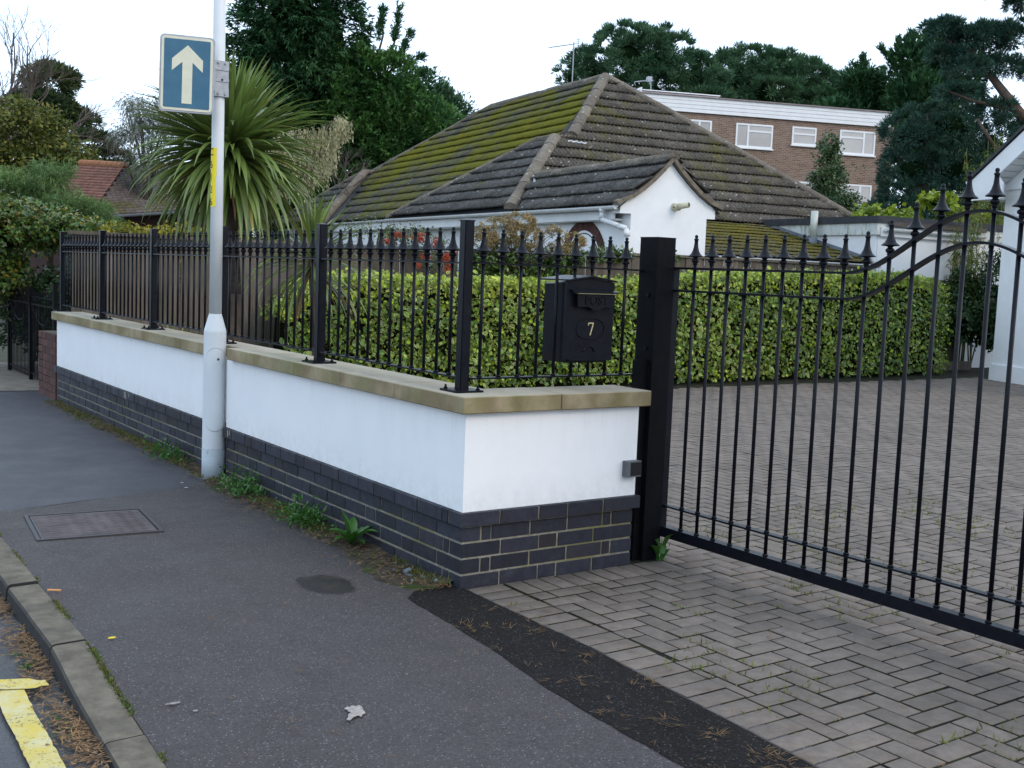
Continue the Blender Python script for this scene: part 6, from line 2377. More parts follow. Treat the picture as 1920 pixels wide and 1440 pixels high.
cy = dense('cypress_tree', 'brighter green bushy cypress in front of the tallest conifer', 'tree', (14.5, 28.6, 0),
           [eb(14.0, 28.8, 7.5, 0.9, 1, 1.0), eb(14.9, 28.3, 7.1, 0.9, 1, 1.1), eb(13.6, 29.0, 6.2, 1.2, 1.2, 1.6), eb(15.2, 28.1, 5.6, 1.3, 1.2, 1.6), eb(14.4, 28.6, 5.2, 1.6, 1.4, 1.8), eb(13.8, 28.9, 3.6, 1.5, 1.3, 1.9), eb(15.6, 27.9, 3.9, 1.6, 1.3, 1.8), eb(16.3, 27.5, 5.6, 1.0, 1, 1.1)],
           'spray', M['cypress'], dict(L=0.27, w=0.055, up=0.30, droop=0.12), core=0.80, M_=800, rc=0.24, per=19, tr=tr, inner=0.2, top_bias=0.9)
fol = Fol()
for (p, q, m_) in (((15.02, 28.3, 8.4), (15.18, 28.2, 9.75), 24), ((15.1, 28.3, 7.9), (15.5, 28.0, 9.0), 30), ((15.2, 28.2, 7.0), (15.95, 27.8, 7.85), 30), ((15.2, 28.2, 6.8), (15.8, 27.9, 7.3), 20), ((14.65, 28.6, 8.6), (14.76, 28.5, 9.7), 24), ((15.3, 28.2, 7.9), (15.9, 27.9, 8.3), 18), ((14.3, 28.8, 8.2), (14.2, 28.9, 9.4), 20)):
    p, q = np.array(p), np.array(q)
    t_ = RNG.random((m_, 1))
    Pn = p + (q - p) * t_
    O_ = np.repeat(unit((q - p).reshape(1, 3)), m_, 0)
    spray_fol(fol, Pn, O_ * 0.8 + np.array([0.2, -0.12, 0]), 8, 0.10, 0.30, 0.045, 0.15, 0.05)
link('top_sprays', fol.mesh('top_sprays', M['cypress_dark']), cy)
tr = trunk_mb([(20.6, 35.5, 0), (20.6, 35.4, 4), (20.5, 35.3, 8)], [0.35, 0.25, 0.06])
dense('cypress_tree', 'rounded grey-green conifer to the right of the cypress group behind the roof', 'tree', (20.6, 35.5, 0),
      [eb(20.2, 35.6, 8.0, 1.3, 1.3, 1.3), eb(21.3, 34.9, 7.6, 0.85, 1, 0.8), eb(20.6, 35.3, 6.0, 1.7, 1.5, 1.4), eb(21.6, 34.7, 6.7, 0.6, .8, 0.45), eb(20, 35.7, 4.2, 2.0, 1.6, 2), eb(18.6, 36.6, 6.5, 1.5, 1.5, 2.2)],
      'spray', M['pine'], dict(L=0.34, w=0.07, up=0.2, droop=0.1), core=0.62, M_=480, rc=0.28, per=16, tr=tr, inner=0.4)
tw = thing('twiggy_shrub', 'tangle of bare purplish twigs at the far end of the mossy roof', 'shrub', (7.9, 15.5, 0))
tw.location = (11.6, 24.6, 0)
mb = MB()
mb.tube([(11.6, 24.6, 0), (11.6, 24.6, 3.0)], [0.06, 0.04], 6)
for i in range(9):
    branch(mb, Vector((11.6 + random.uniform(-.3, .3), 24.6, 3.6 + random.uniform(-.4, .4))), Vector((random.uniform(-1, 1), random.uniform(-.4, .4), random.uniform(.2, 1))).normalized(), 0.55, 0.016, 4)
part('twigs', mb, M['twig'], tw)

# pines behind the flats
c0, dx_, dy_ = Vector((43.4, 48.3, 0)), Vector((0.815, -0.575, 0)), Vector((0.575, 0.815, 0))


def PB(s, z, a, c, d=0.0, b=None):
    p = c0 + dx_ * s + dy_ * d
    return (p.x, p.y, z, a * 0.95, (b or a) * 0.95, c)


tr = trunk_mb([tuple(c0 + dx_ * 0.5), tuple(c0 + dx_ * 0.3 + EZ * 9), tuple(c0 + dx_ * -0.3 + EZ * 14)], [0.5, 0.38, 0.2])
limbs(tr, tuple(c0 + dx_ * 0.2 + EZ * 10), [tuple(c0 + dx_ * s + EZ * z) for s, z in ((-4, 14), (-2.5, 12.5), (3, 13), (1, 15), (4, 12), (-1, 15))], 0.22)
dense('pine_tree', 'big round-crowned pine behind the mossy roof ridge', 'tree', tuple(c0),
      [PB(-1.2, 14.7, 2.5, 1.75), PB(0.9, 14.5, 2.2, 1.7), PB(-3.2, 13.6, 1.6, 1.5), PB(2.8, 13.5, 1.7, 1.4), PB(-4.5, 13.3, 0.8, 0.9), PB(-3.2, 12.2, 1.5, 0.6), PB(0.3, 12.6, 2.4, 1.1), PB(3.2, 12.0, 1.9, 1.0), PB(1.6, 11.2, 2.2, 0.9), PB(4.2, 12.9, 1.0, 1.0)],
      'needle', M['pine'], dict(L=0.34, w=0.060, up=0.5), core=0.62, M_=250, rc=0.55, per=110, tr=tr, tm='pinebark', inner=0.22, top_bias=0.6)
c0 = Vector((52.6, 46.7, 0))
tr = trunk_mb([tuple(c0), tuple(c0 + EZ * 11), tuple(c0 + EZ * 14)], [0.5, 0.4, 0.2])
limbs(tr, tuple(c0 + EZ * 10.5), [tuple(c0 + dx_ * s + EZ * z) for s, z in ((-3.5, 13.5), (-1.5, 14), (2, 14), (3.8, 13))], 0.22)
dense('pine_tree', 'wide flat-topped umbrella pine behind the flats', 'tree', tuple(c0),
      [PB(-1.6, 14.9, 2.3, 1.3), PB(0.8, 14.8, 2.3, 1.2), PB(2.6, 14.1, 1.8, 1.2), PB(-3.0, 14.2, 1.4, 1.2), PB(3.9, 13.3, 1.1, 0.9), PB(-0.5, 13.3, 3.2, 1.0), PB(2.4, 12.9, 2.4, 0.9), PB(-2.6, 12.9, 1.6, 0.9)],
      'needle', M['pine'], dict(L=0.34, w=0.060, up=0.5), core=0.62, M_=250, rc=0.55, per=110, tr=tr, tm='pinebark', inner=0.22, top_bias=0.6)
# right hand conifers
tr = trunk_mb([(43.3, 32.3, 0), (43.3, 32.2, 7), (43.2, 32.2, 12)], [0.4, 0.3, 0.06])
cya = dense('cypress_tree', 'ragged spiky-topped cypress at the right end of the umbrella pine', 'tree', (43.3, 32.3, 0),
            [eb(43.2, 32.2, 10.9, 0.9, 0.9, 1.3), eb(43.9, 31.8, 10.2, 1.2, 1, 0.8), eb(42.6, 32.6, 9.7, 1.5, 1.2, 0.7), eb(43.6, 32.0, 9.0, 1.7, 1.4, 0.8), eb(41.9, 33.2, 9.4, 1.0, 1, 0.4)],
            'spray', M['cypress_dark'], dict(L=0.5, w=0.10, up=0.25, droop=0.0), core=0.55, M_=240, rc=0.34, per=16, tr=tr, inner=0.5)
tr = trunk_mb([(43, 28.8, 0), (43, 28.7, 7), (43, 28.6, 13)], [0.4, 0.3, 0.06])
cyb = dense('cypress_tree', 'tall dark cypress with twin pointed tops at the upper right', 'tree', (43, 28.8, 0),
            [eb(42.6, 29.0, 11.4, 0.75, 0.9, 1.5), eb(43.6, 28.4, 11.8, 0.8, 0.9, 1.5), eb(43.2, 28.6, 10.0, 1.7, 1.4, 1.6), eb(44.4, 27.9, 11.0, 1.3, 1.2, 1.6), eb(43.6, 28.4, 7.6, 2.4, 1.6, 2.2)],
            'spray', M['cypress_dark'], dict(L=0.5, w=0.10, up=0.35, droop=0.0), core=0.66, M_=380, rc=0.34, per=16, tr=tr, inner=0.3)
for (tree_, tips) in ((cya, [((43.2, 32.2, 11.6), (43.17, 32.24, 12.6)), ((42.4, 32.7, 10.0), (41.7, 33.2, 11.2)), ((43.6, 32, 11.0), (44.0, 31.7, 12.0)), ((42.6, 32.6, 9.8), (41.6, 33.3, 10.4))]),
                      (cyb, [((42.6, 29.0, 12.3), (42.5, 29.05, 13.1)), ((43.7, 28.3, 12.6), (43.75, 28.3, 13.7)), ((42.1, 29.3, 11.4), (41.4, 29.8, 12.4)), ((43.2, 28.6, 12.0), (43.1, 28.7, 13.2)), ((44.2, 28.0, 12), (44.5, 27.8, 13.6))])):
    fol = Fol()
    for p, q in tips:
        p, q = np.array(p), np.array(q)
        m_ = 26
        t_ = RNG.random((m_, 1))
        spray_fol(fol, p + (q - p) * t_, np.repeat(unit((q - p).reshape(1, 3)), m_, 0) * 1.2, 6, 0.12, 0.4, 0.08, 0.2, 0.0)
    link('top_sprays', fol.mesh('top_sprays', M['cypress_dark']), tree_)
tr = trunk_mb([(34.4, 22.2, 0), (34.4, 22.1, 4), (34.3, 22.0, 8)], [0.35, 0.28, 0.08])
dense('pine_tree', 'dense bluish dark pine beside the end of the flats', 'tree', (34.4, 22.2, 0),
      [eb(33.3, 22.5, 4.0, 1.0, 1.0, 0.8), eb(33.6, 22.3, 2.6, 1.3, 1.0, 1.2), eb(33.75, 22.3, 7.2, 1.15, 1.1, 0.85), eb(34.9, 21.5, 7.5, 1.3, 1.2, 1.2), eb(33.9, 22.2, 5.9, 1.3, 1.2, 0.8), eb(35.2, 21.3, 5.9, 1.3, 1.2, 0.9), eb(34.1, 22.1, 4.6, 1.5, 1.3, 0.9), eb(35.6, 21.0, 4.6, 1.3, 1.2, 0.9), eb(34.4, 21.9, 3.2, 1.9, 1.5, 1.2), eb(36.2, 20.6, 6.6, 1.1, 1.1, 1.6), eb(36.4, 20.4, 4, 1.3, 1.2, 2)],
      'needle', M['pine_blue'], dict(L=0.20, w=0.036, up=0.45), core=0.72, M_=420, rc=0.34, per=90, tr=tr, tm='pinebark', inner=0.28, top_bias=0.7)
tr = trunk_mb([(34.3, 17.3, 0), (34.0, 17.4, 5), (33.44, 17.58, 7.2), (32.35, 18.6, 9.0), (31.9, 18.9, 9.6)], [0.36, 0.28, 0.20, 0.11, 0.05])
limbs(tr, (32.5, 18.5, 8.8), [(31.2, 19.4, 9.9), (32.2, 18.8, 10.0), (31.7, 19.2, 8.9)], 0.06)
tr.tube([(33.6, 17.6, 6.0), (32.8, 18.3, 6.4), (32.3, 18.7, 7.3)], [0.09, 0.07, 0.04], 6)
tr.tube([(33.2, 17.9, 7.6), (32.0, 18.8, 7.9), (31.2, 19.5, 8.3)], [0.08, 0.05, 0.02], 6)
dense('pine_tree', 'open-branched pine with a leaning reddish trunk at the top right corner', 'tree', (34.3, 17.3, 0),
      [eb(31.2, 19.5, 10.15, 0.62, 0.7, 0.30), eb(31.8, 19.1, 9.85, 0.75, 0.8, 0.36), eb(32.5, 18.7, 10.0, 0.85, 0.9, 0.42), eb(33.2, 18.1, 10.0, 0.8, 0.9, 0.5), eb(31.3, 19.5, 9.35, 0.5, .6, 0.26), eb(32.0, 19.0, 8.95, 0.85, .8, 0.26), eb(32.9, 18.4, 9.1, 0.7, .8, 0.3), eb(33.0, 18.3, 11.9, 1.0, 1.0, 0.6), eb(33.6, 17.8, 11.2, 0.9, .9, 0.5), eb(33.9, 17.3, 9.0, 0.7, .8, 0.5), eb(31.9, 19.1, 8.1, 0.9, .8, 0.25), eb(32.9, 18.4, 7.6, 0.6, .7, 0.3), eb(33.7, 17.5, 6.9, 0.6, .7, .45)],
      'needle', M['pine_blue'], dict(L=0.19, w=0.030, up=0.35), core=None, M_=460, rc=0.24, per=70, tr=tr, tm='pinebark', inner=0.65)

# nearer shrubs
tr = trunk_mb([(21.6, 15.8, 0), (21.6, 15.75, 2.5), (21.52, 15.9, 5.2)], [0.08, 0.06, 0.015])
dense('holly_tree', 'narrow dark green holly standing before the brick flats', 'tree', (21.6, 15.8, 0),
      [eb(21.52, 15.9, 4.95, 0.26, .3, 0.52), eb(21.5, 15.9, 4.2, 0.5, .5, 0.55), eb(21.6, 15.75, 3.55, 0.72, .7, 0.55), eb(21.2, 16.0, 3.35, 0.55, .5, 0.45), eb(22.0, 15.4, 3.3, 0.6, .5, 0.45), eb(21.7, 15.7, 2.7, 0.95, .8, 0.5)],
      'leaf', M['holly'], dict(L=0.085, w=0.05), core=0.62, M_=330, rc=0.14, per=26, tr=tr, inner=0.4)
fol = Fol()
P = np.array([[21.05, 16.0, 5.0], [22.1, 15.4, 4.6], [21.5, 15.9, 5.5], [21.9, 15.5, 3.9]])
leaf_fol(fol, P, rdir(4), 14, 0.16, 0.085, 0.045)
link('stray_shoots', fol.mesh('stray_shoots', M['holly']), bpy.data.objects['holly_tree'], kind='stuff')
vt = trunk_mb([(18.6, 10.9, 0), (18.6, 10.9, 2.0), (18.7, 10.9, 3.0)], [0.03, 0.025, 0.01], 5)
dense('fig_shrub', 'yellow-green large-leaved shrub over the garage roof', 'shrub', (18.6, 10.9, 0),
      [eb(18.2, 11.2, 2.95, 0.50, .4, 0.22), eb(18.85, 10.75, 3.35, 0.45, .4, 0.20), eb(17.7, 11.5, 2.9, 0.4, .4, 0.28), eb(19.3, 10.4, 3.0, 0.5, .4, 0.25), eb(18.4, 11.0, 2.6, 1.1, .5, 0.3), eb(19.9, 10.0, 2.8, 0.5, .4, 0.35)],
      'leaf', M['vine'], dict(L=0.15, w=0.11), core=0.5, M_=150, rc=0.13, per=9, tr=vt, inner=0.5)


def bamboo(name, label, base, h, spread, n, fm, per=26):
    t_ = thing(name, label, 'bamboo', base)
    mb = MB(); fol = Fol()
    for i in range(n):
        b = Vector(base) + Vector((random.uniform(-1, 1) * spread * .6, random.uniform(-1, 1) * spread * .6, 0))
        hh = h * random.uniform(0.7, 1.02)
        tip = b + Vector((random.uniform(-1, 1) * spread, random.uniform(-1, 1) * spread, hh))
        mid = b.lerp(tip, 0.6) + Vector((0, 0, hh * 0.08))
        mb.tube([b, mid, tip], [0.014, 0.010, 0.004], 5)
        m_ = per
        t = RNG.random((m_, 1)) ** 0.7
        P = np.where(t < 0.6, np.array(b) + (np.array(mid) - np.array(b)) * (t / 0.6), np.array(mid) + (np.array(tip) - np.array(mid)) * ((t - .6) / .4))
        P = P[t[:, 0] > 0.25]
        leaf_fol(fol, P, rdir(len(P)), 5, 0.12, 0.13, 0.022, 0.9, 0.4)
    part('canes', mb, simple('cane', (0.18, 0.16, 0.05), (0.10, 0.11, 0.03), 5, rough=0.6), t_)
    link('leaves', fol.mesh('leaves', fm), t_, kind='stuff')


bamboo('bamboo_clump', 'yellowish bamboo with arching tops beside the white gable', (18.9, 9.5, 0), 4.75, 0.42, 20, M['bamboo'], 30)
bamboo('bamboo_clump', 'green leafy bamboo hanging in the gap left of the white house wall', (16.6, 8.4, 0), 3.0, 0.42, 22, M['bamboo'], 30)
dense('shade_shrub', 'dark shrubs in the deep shade between hedge and white house', 'shrub', (15.7, 7.9, 0),
      [eb(15.7, 8.0, 0.85, 0.55, .4, 0.6), eb(16.4, 7.7, 0.8, 0.5, .4, 0.75), eb(16.2, 8.2, 1.3, 0.6, .4, 0.5), eb(16.8, 7.9, 1.1, .5, .5, 1.0)],
      'leaf', M['darkshrub'], dict(L=0.10, w=0.05), core=0.8, M_=170, rc=0.12, per=16)

# plants on the timber fence
fol_l, fol_b, fol_d = Fol(), Fol(), Fol()
t_ = thing('flowering_shrub', 'shrub with dried brown flower heads above the timber fence', 'shrub', (6.1, 8.2, 0))
mb = trunk_mb([(6.0, 8.25, 0), (6.0, 8.2, 1.2), (6.05, 8.2, 1.8)], [0.03, 0.025, 0.012], 5)
heads = []
for (x, y, z, a, c) in ((5.72, 8.15, 2.02, 0.36, 0.16), (5.95, 8.1, 2.14, 0.24, 0.13), (6.05, 8.05, 1.95, 0.26, 0.15), (5.45, 8.2, 1.90, 0.20, 0.12), (6.42, 8.0, 2.05, 0.08, 0.06), (6.72, 7.95, 1.92, 0.20, 0.12), (6.55, 7.98, 1.84, 0.16, 0.10)):
    for i in range(int(70 * a / 0.3)):
        d = rdir(1)[0]
        d[1] = -abs(d[1]) * 0.8
        heads.append((x + d[0] * a, y + d[1] * 0.25, z + d[2] * c))
heads = np.array(heads)
for q in heads[::6]:
    mb.tube([(6.0, 8.2, 1.5), Vector((6.0, 8.2, 1.5)).lerp(Vector(q), 0.7) + Vector((0, 0, 0.03)), q], [0.006, 0.004, 0.002], 4)
link('stems', mb.mesh('stems', M['twig']), t_, kind='stuff')
n = len(heads) * 30
V, F = rhombi(np.repeat(heads, 30, 0) + rdir(n) * 0.05 * RNG.random((n, 1)), rdir(n) + np.array([0, -0.2, 0.3]), rdir(n), 0.028, 0.015)
fol_d.add(V, F)
link('flower_heads', fol_d.mesh('flower_heads', M['dried']), t_, kind='stuff')
P, O = clumps((6.0, 8.2, 1.62, 0.72, 0.22, 0.30), 130, 0.1, inner=0.4)
leaf_fol(fol_l, P, O, 14, 0.09, 0.06, 0.042)
link('leaves', fol_l.mesh('leaves', M['ivy']), t_, kind='stuff')
iv = thing('ivy', 'dark ivy spilling over the timber fence behind the post box', 'climber', (6.4, 8.2, 0))
fol = Fol()
for b, m_ in (((5.75, 8.2, 1.45, 0.50, 0.13, 0.34), 130), ((6.6, 8.2, 1.60, 0.38, 0.13, 0.20), 90), ((6.95, 8.22, 1.70, 0.22, 0.12, 0.13), 40), ((6.5, 8.2, 1.35, 0.22, 0.10, 0.2), 40), ((7.75, 8.3, 1.80, 0.45, 0.08, 0.08), 30), ((9.0, 8.3, 1.78, 0.1, 0.06, 0.05), 5)):
    P, O = clumps(b, m_, 0.08, inner=0.4)
    leaf_fol(fol, P, O, 13, 0.08, 0.062, 0.05)
link('leaves', fol.mesh('leaves', M['ivy']), iv, kind='stuff')
mb = MB()
for i in range(16):
    x = random.uniform(5.4, 7.6)
    mb.tube([(x, 8.25, 1.3), (x + random.uniform(-.1, .1), 8.22, 1.7), (x + random.uniform(-.25, .25), 8.2, random.uniform(1.85, 2.1))], [0.006, 0.005, 0.002], 4)
link('stems', mb.mesh('stems', M['twig']), iv, kind='stuff')
py_ = thing('berry_shrub', 'firethorn covered in orange-red berries trailing over the timber fence', 'shrub', (4.5, 8.15, 0))
fol = Fol()
for b, m_ in (((4.35, 8.2, 1.85, 0.42, 0.16, 0.16), 70), ((4.75, 8.1, 1.62, 0.24, 0.12, 0.28), 40), ((3.9, 8.3, 1.95, 0.45, 0.15, 0.10), 30)):
    P, O = clumps(b, m_, 0.1, inner=0.5)
    leaf_fol(fol, P, O, 10, 0.10, 0.05, 0.02)
link('leaves', fol.mesh('leaves', M['ivy']), py_, kind='stuff')
mb = MB()
for i in range(14):
    x = random.uniform(3.6, 4.9)
    mb.tube([(4.5, 8.25, 1.0), (x, 8.2, 1.7), (x + random.uniform(-.35, .2), 8.15, random.uniform(1.85, 2.15))], [0.008, 0.005, 0.002], 4)
link('stems', mb.mesh('stems', M['twig']), py_, kind='stuff')
ico = []
t0 = (1 + 5 ** 0.5) / 2
IV = unit(np.array([[-1, t0, 0], [1, t0, 0], [-1, -t0, 0], [1, -t0, 0], [0, -1, t0], [0, 1, t0], [0, -1, -t0], [0, 1, -t0], [t0, 0, -1], [t0, 0, 1], [-t0, 0, -1], [-t0, 0, 1]], float))
IF = np.array([[0, 11, 5], [0, 5, 1], [0, 1, 7], [0, 7, 10], [0, 10, 11], [1, 5, 9], [5, 11, 4], [11, 10, 2], [10, 7, 6], [7, 1, 8], [3, 9, 4], [3, 4, 2], [3, 2, 6], [3, 6, 8], [3, 8, 9], [4, 9, 5], [2, 4, 11], [6, 2, 10], [8, 6, 7], [9, 8, 1]])
BP = []
for (x, y, z, a, c, m_) in ((4.15, 8.05, 1.88, 0.12, 0.05, 110), (4.42, 8.03, 1.86, 0.13, 0.07, 170), (4.66, 8.0, 1.80, 0.09, 0.09, 150), (4.78, 7.98, 1.62, 0.09, 0.09, 170), (4.82, 7.98, 1.48, 0.06, 0.07, 90), (4.50, 8.0, 1.64, 0.09, 0.05, 90), (4.38, 8.0, 1.52, 0.05, 0.05, 50), (3.98, 8.06, 1.80, 0.07, 0.04, 50), (4.9, 7.98, 1.72, 0.06, 0.05, 60)):
    BP.append(np.array([x, y, z]) + rdir(m_) * np.array([a, 0.07, c]) * RNG.random((m_, 1)) ** 0.5)
BP = np.concatenate(BP)
V = (BP[:, None, :] + IV[None] * 0.0085).reshape(-1, 3)
F = (IF[None] + (np.arange(len(BP)) * 12)[:, None, None]).reshape(-1, 3)
link('berries', mesh_np('berries', V, F, M['berry']), py_, kind='stuff')

# ------------------------------------------------------------------ weeds by the wall
dk = thing('dock_plant', 'broad-leaved green weed growing at the foot of the brick plinth', 'weed', (-0.10, 0.93, 0))
for i in range(11):
    a = -2.6 + i * 0.52 + random.uniform(-.2, .2)
    e = random.uniform(0.35, 1.1)
    V, F = sword(random.uniform(0.13, 0.21), 0.055, e, random.uniform(0.8, 1.5), 7)
    link('leaf', mesh_np('leaf', V, F, M['weed'], True), dk, loc=(-0.085, 0.93, 0.02), rot=(0, 0, a))
for a, e in ((0.9, 1.35), (0.1, 1.2)):
    V, F = sword(0.19, 0.036, e, 0.5, 7)
    link('leaf', mesh_np('leaf', V, F, M['weed'], True), dk, loc=(-0.085, 0.93, 0.02), rot=(0, 0, a + 1.6))


def weed_clump(name, label, c, r, n, L, w):
    t_ = thing(name, label, 'weed', c)
    P = np.array(c) + np.stack([RNG.normal(size=n) * r * 0.5, RNG.normal(size=n) * r, np.abs(RNG.normal(size=n)) * r * 0.45], axis=1)
    P[:, 0] = np.minimum(P[:, 0], -0.02)
    fol = Fol()
    V, F = rhombi(P, rdir(n) + np.array([-0.2, -0.2, 0.6]), rdir(n), L * RNG.uniform(0.5, 1.2, n), w)
    fol.add(V, F)
    mb = MB()
    for i in range(8):
        q = P[i]
        mb.tube([c, q], [0.003, 0.0015], 4)
    link('stems', mb.mesh('stems', M['weed']), t_, kind='stuff')
    link('leaves', fol.mesh('leaves', M['weed']), t_, kind='stuff')


weed_clump('weed', 'fine-leaved green weed at the wall foot left of the broad-leaved one', (-0.09, 1.52, 0.02), 0.11, 420, 0.045, 0.012)
weed_clump('weed', 'low straggly weed at the wall foot just right of the lamp column', (-0.09, 2.42, 0.02), 0.13, 320, 0.045, 0.014)
weed_clump('weed', 'sparse green weed against the plinth left of the lamp column', (-0.10, 3.85, 0.02), 0.12, 220, 0.04, 0.014)
gw = thing('weed', 'small round-leaved seedling at the foot of the square gate post', 'weed', (1.235, -0.01, 0))
for i in range(7):
    V, F = sword(random.uniform(0.06, 0.10), 0.045, random.uniform(0.6, 1.4), 0.9, 6)
    link('leaf', mesh_np('leaf', V, F, M['weed'], True), gw, loc=(1.235 + random.uniform(-.02, .02), -0.01 + random.uniform(-.02, .02), 0.0 + 0.04 * (i % 3)), rot=(0, 0, i * 0.95))

fol = Fol()
n = 2600
yv = 0.0 + 7.5 * RNG.random(n)
P = np.stack([-0.01 - np.abs(RNG.normal(size=n)) * 0.07, yv, np.full(n, 0.015)], axis=1)
keep = np.array([nz(y * 1.9, x * 9) > -0.12 for x, y in P[:, :2]])
P = P[keep]; n = len(P)
V, F = rhombi(P, rdir(n) * 0.8 + np.array([-0.1, 0, 0.9]), rdir(n), RNG.uniform(0.012, 0.05, n), 0.006)
fol.add(V, F)
o_ = link('verge_grass', fol.mesh('verge_grass', M['moss']), None, kind='stuff')
o_['label'] = 'thin grass and moss growing along the foot of the wall'
o_['category'] = 'grass'
# moss and grass in the paving joints
fol = Fol()
n = 60000
P = np.stack([0.05 + 4.2 * RNG.random(n), -3.6 + 4.2 * RNG.random(n), np.full(n, -0.004)], axis=1)
jx = np.abs(((P[:, 0] - 0.24) / U) % 1 - 0.5) > 0.44
jy = np.abs(((P[:, 1] + 0.006) / U) % 1 - 0.5) > 0.44
keep = (jx | jy) & np.array([nz(x * 1.5, y * 1.5, 2) + 0.5 * nz(x * 5, y * 5, 7) > 0.19 for x, y in P[:, :2]]) & ((P[:, 1] < -0.02) | (P[:, 0] > 1.3))
P = P[keep]; n = len(P)
V, F = rhombi(P, rdir(n) * 0.9 + np.array([0, 0, 0.7]), rdir(n), RNG.uniform(0.014, 0.045, n), 0.0065)
fol.add(V, F)
o_ = link('joint_grass', fol.mesh('joint_grass', leafmat('joint_grass', (0.13, 0.17, 0.03), (0.16, 0.15, 0.045), 6, 0.4, 0.8, 0.2, 0.2)), None, kind='stuff')
o_['label'] = 'tiny grass tufts in the joints of the block paving'
o_['category'] = 'grass'


# dry needles and litter
def scatter_needles(name, label, P, L=(0.025, 0.085), w=0.0023, z=0.004, kink=0.5):
    n = len(P)
    a = RNG.random(n) * 6.283
    D = np.stack([np.cos(a), np.sin(a), RNG.normal(size=n) * 0.10 + 0.05], axis=1)
    fol = Fol()
    Ls = RNG.uniform(L[0], L[1], n)
    for s_ in (-0.22, 0.22):
        c, s2 = math.cos(s_), math.sin(s_)
        D2 = np.stack([D[:, 0] * c - D[:, 1] * s2, D[:, 0] * s2 + D[:, 1] * c, D[:, 2] + 0.03], axis=1)
        V, F = rhombi(P, D2, np.tile(np.array([0.1, 0, 1.0]), (n, 1)), Ls, w, 0.3)
        fol.add(V, F)
    o_ = link(name, fol.mesh(name, M['needle']), None, kind='stuff')
    o_['label'] = label
    o_['category'] = 'litter'


def zat(x, y):
    return pave_z(x, y) + 0.009


Pn = []
for i in range(58):      # little heaps on the tarmac strip
    y = -0.1 - 2.3 * RNG.random() ** 0.8
    x = band_x(y) + (edge_x(y) - band_x(y)) * RNG.random()
    for j in range(RNG.integers(1, 6)):
        xx_, yy_ = x + RNG.normal() * 0.022, y + RNG.normal() * 0.022
        Pn.append((xx_, yy_, zat(xx_, yy_) + 0.003))
for i in range(75):
    y = -0.2 - 2.6 * RNG.random(); x = edge_x(y) + 1.5 * RNG.random() ** 1.6
    for j in range(RNG.integers(1, 4)):
        Pn.append((x + RNG.normal() * 0.02, y + RNG.normal() * 0.02, 0.009))
for i in range(45):
    y = -2.0 + 4 * RNG.random(); x = -1.5 + 1.1 * RNG.random()
    Pn.append((x, y, zat(x, y)))
scatter_needles('pine_needles', 'brown pine needles scattered over tarmac strip and block paving', np.array(Pn))
Pn = []
for i in range(3600):
    y = -2.6 + 5.0 * RNG.random()
    x = kerb_x(y) - 0.142 - abs(RNG.normal()) * 0.050 * (1 + 0.7 * nz(y * 1.9, 8))
    if nz(y * 2.4, 3) + 0.5 > RNG.random() * 0.9:
        Pn.append((x, y, ROAD_Z + 0.004 + 0.012 * RNG.random() + 0.012 * nz(x * 1.3, y * 1.3)))
scatter_needles('gutter_needles', 'drift of brown needles and leaf litter along the kerb in the road', np.array(Pn), (0.018, 0.06), 0.0055)
Pn = []
for i in range(1800):
    y = 7.4 * RNG.random()
    x = -0.04 - abs(RNG.normal()) * 0.11
    Pn.append((x, y, 0.02 + 0.01 * RNG.random()))
scatter_needles('wall_foot_needles', 'dry needles and leaf litter lying along the foot of the wall', np.array(Pn), (0.02, 0.06), 0.004)
fol = Fol()
n = 130
yv = -2.2 + 4.4 * RNG.random(n)
P = np.stack([np.array([kerb_x(y) for y in yv]) - 0.18 - RNG.random(n) * 0.05, yv, np.full(n, ROAD_Z)], axis=1)
keep = np.array([nz(y * 3, 5) > 0.15 for y in yv])
P = np.repeat(P[keep][:26], 6, 0); n = len(P)
V, F = rhombi(P + RNG.normal(size=(n, 3)) * np.array([.012, .012, 0]), rdir(n) + np.array([0, 0, 0.8]), rdir(n), RNG.uniform(0.010, 0.024, n), 0.009)
fol.add(V, F)
o_ = link('gutter_weeds', fol.mesh('gutter_weeds', M['weed']), None, kind='stuff')
o_['label'] = 'small green weeds growing in the gutter below the kerb'
o_['category'] = 'weed'


fol = Fol()
n = 5000
yv = -1.0 + 4.5 * RNG.random(n)
keep = np.array([nz(y * 3.1, 2) + 0.4 * nz(y * 13, 4) > 0.02 for y in yv])
yv = yv[keep]; n = len(yv)
P = np.stack([np.array([kerb_x(y) for y in yv]) + RNG.normal(size=n) * 0.006, yv, np.array([kerb_top(y) for y in yv]) - 0.002], axis=1)
V, F = rhombi(P, rdir(n) * 0.9 + np.array([0, 0, 0.5]), rdir(n), RNG.uniform(0.006, 0.018, n), 0.005)
fol.add(V, F)
o_ = link('kerb_moss', fol.mesh('kerb_moss', M['moss']), None, kind='stuff')
o_['label'] = 'thin line of moss along the back edge of the kerb'
o_['category'] = 'moss'


def blot(name, label, cat, c, rx, ry, m, lobes=7, amp=0.45, h=0.003):
    n = 34
    ring = []
    ph = random.uniform(0, 9)
    for k in range(n):
        a = 2 * math.pi * k / n
        r = 1 + amp * nz(math.cos(a) * lobes * .4 + ph, math.sin(a) * lobes * .4, ph) + amp * 0.5 * nz(math.cos(a) * lobes + ph, math.sin(a) * lobes, 3)
        ring.append((rx * r * math.cos(a), ry * r * math.sin(a)))
    mb = MB()
    mb.prism(ring, (c[0], c[1], c[2]), (1, 0, 0), (0, 1, 0), (0, 0, 1), h)
    return single(name, mb.mesh(name, m), label, cat)


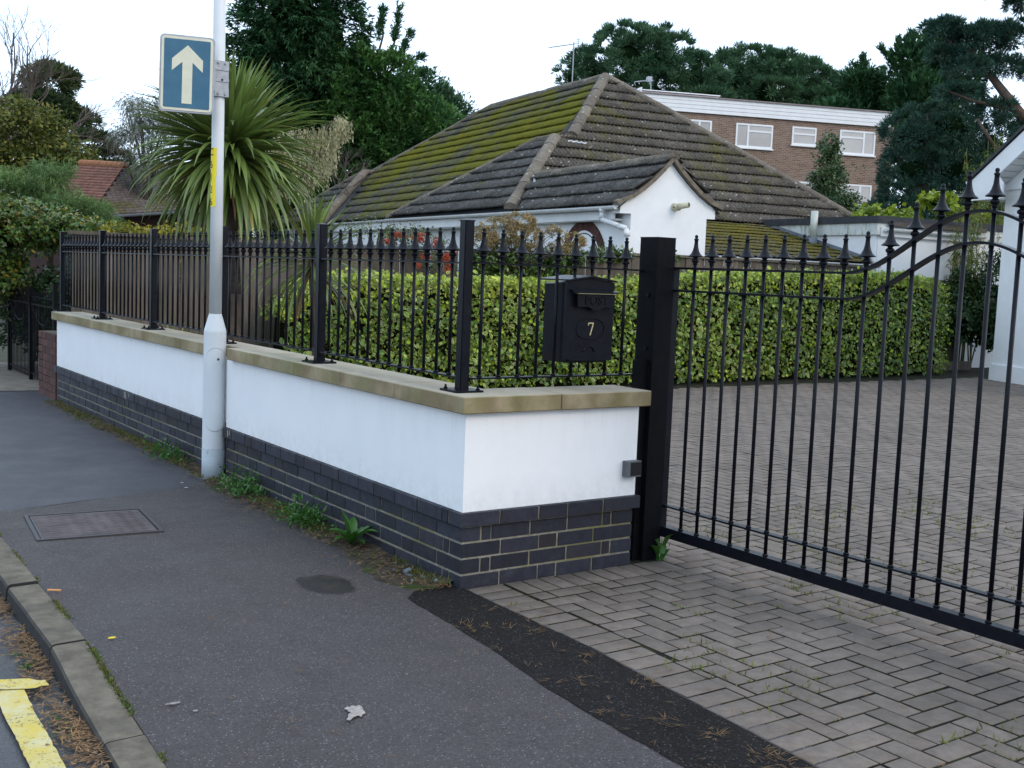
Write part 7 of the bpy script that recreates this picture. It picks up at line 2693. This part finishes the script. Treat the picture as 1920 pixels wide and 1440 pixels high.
ring = [(1660, 1135), (1672, 1124), (1680, 1128), (1692, 1118), (1712, 1122), (1724, 1116), (1742, 1122), (1756, 1140), (1770, 1152), (1758, 1158), (1755, 1170), (1738, 1164), (1720, 1172), (1706, 1188), (1690, 1184), (1694, 1176), (1690, 1160), (1700, 1148), (1684, 1148), (1676, 1140)]
pts = []
for x, y in ring:
    a_, b_ = (x - 1715) / 1450.0, -(y - 1150) / 540.0
    pts.append((0.82 * a_ + 0.57 * b_, -0.57 * a_ + 0.82 * b_))
mb = MB()
mb.prism(pts[::-1], (-1.068, -1.03, zat(-1.068, -1.03) - 0.005), (1, 0, 0), (0, 1, 0), (0, 0, 1), 0.0015)
single('dried_splash', mb.mesh('dried_splash', simple('dried_splash', (0.40, 0.355, 0.31), (0.20, 0.18, 0.165), 70, rough=0.9)), 'pale ragged dried splash on the pavement in the foreground', 'stain')
blot('paper_scrap', 'small white scrap on the pavement near the kerb', 'litter', (-1.545, -0.63, zat(-1.545, -0.63) - 0.002), 0.018, 0.007, M['litter_grey'], 3, 0.7, 0.002)
blot('paper_scrap', 'tiny pale scrap just right of the other scrap near the kerb', 'litter', (-1.50, -0.72, zat(-1.5, -0.72) - 0.002), 0.009, 0.006, M['litter_grey'], 3, 0.6, 0.002)
blot('fallen_leaf', 'tiny bright yellow leaf on the pavement near the kerb', 'leaf', (-1.562, 0.04, zat(-1.562, .04)), 0.014, 0.007, M['leaf_yellow'], 5, 0.3)
single('cigarette_end', MB().bar((-1.628, 0.79, 0.014), (-1.578, 0.765, 0.012), 0.0045, 8).mesh('cigarette_end', M['litter_orange']), 'orange cigarette end lying against the back of the kerb', 'litter')
for (x, y) in ((-0.16, 2.66), (-0.33, 2.78), (-0.30, 2.95), (-0.12, 2.86)):
    blot('paper_scrap', 'white fleck of litter beside the lamp column foot', 'litter', (x, y, 0.008), 0.010, 0.006, M['litter_white'], 3, 0.5, 0.002)['group'] = 'white flecks of litter around the lamp column'
mb = MB()
for (x, y, s_) in ((-0.09, 0.33, 0.018), (-0.115, 0.27, 0.016), (-0.07, 0.22, 0.012), (-0.13, 0.38, 0.010), (-0.05, 0.13, 0.010), (-0.15, 0.18, 0.008)):
    a = random.uniform(0, 3)
    mb.obox((x, y, 0.02), (math.cos(a), math.sin(a), 0.2), (-math.sin(a), math.cos(a), 0.3), (0, -0.3, 1), (-s_, -s_ * .6, -s_ * .3), (s_, s_ * .7, s_ * .5))
o_ = link('stone_chips', mb.mesh('stone_chips', M['slate_grey']), None, kind='stuff')
o_['label'] = 'grey stone chips lying in the dirt by the wall corner'
o_['category'] = 'stones'
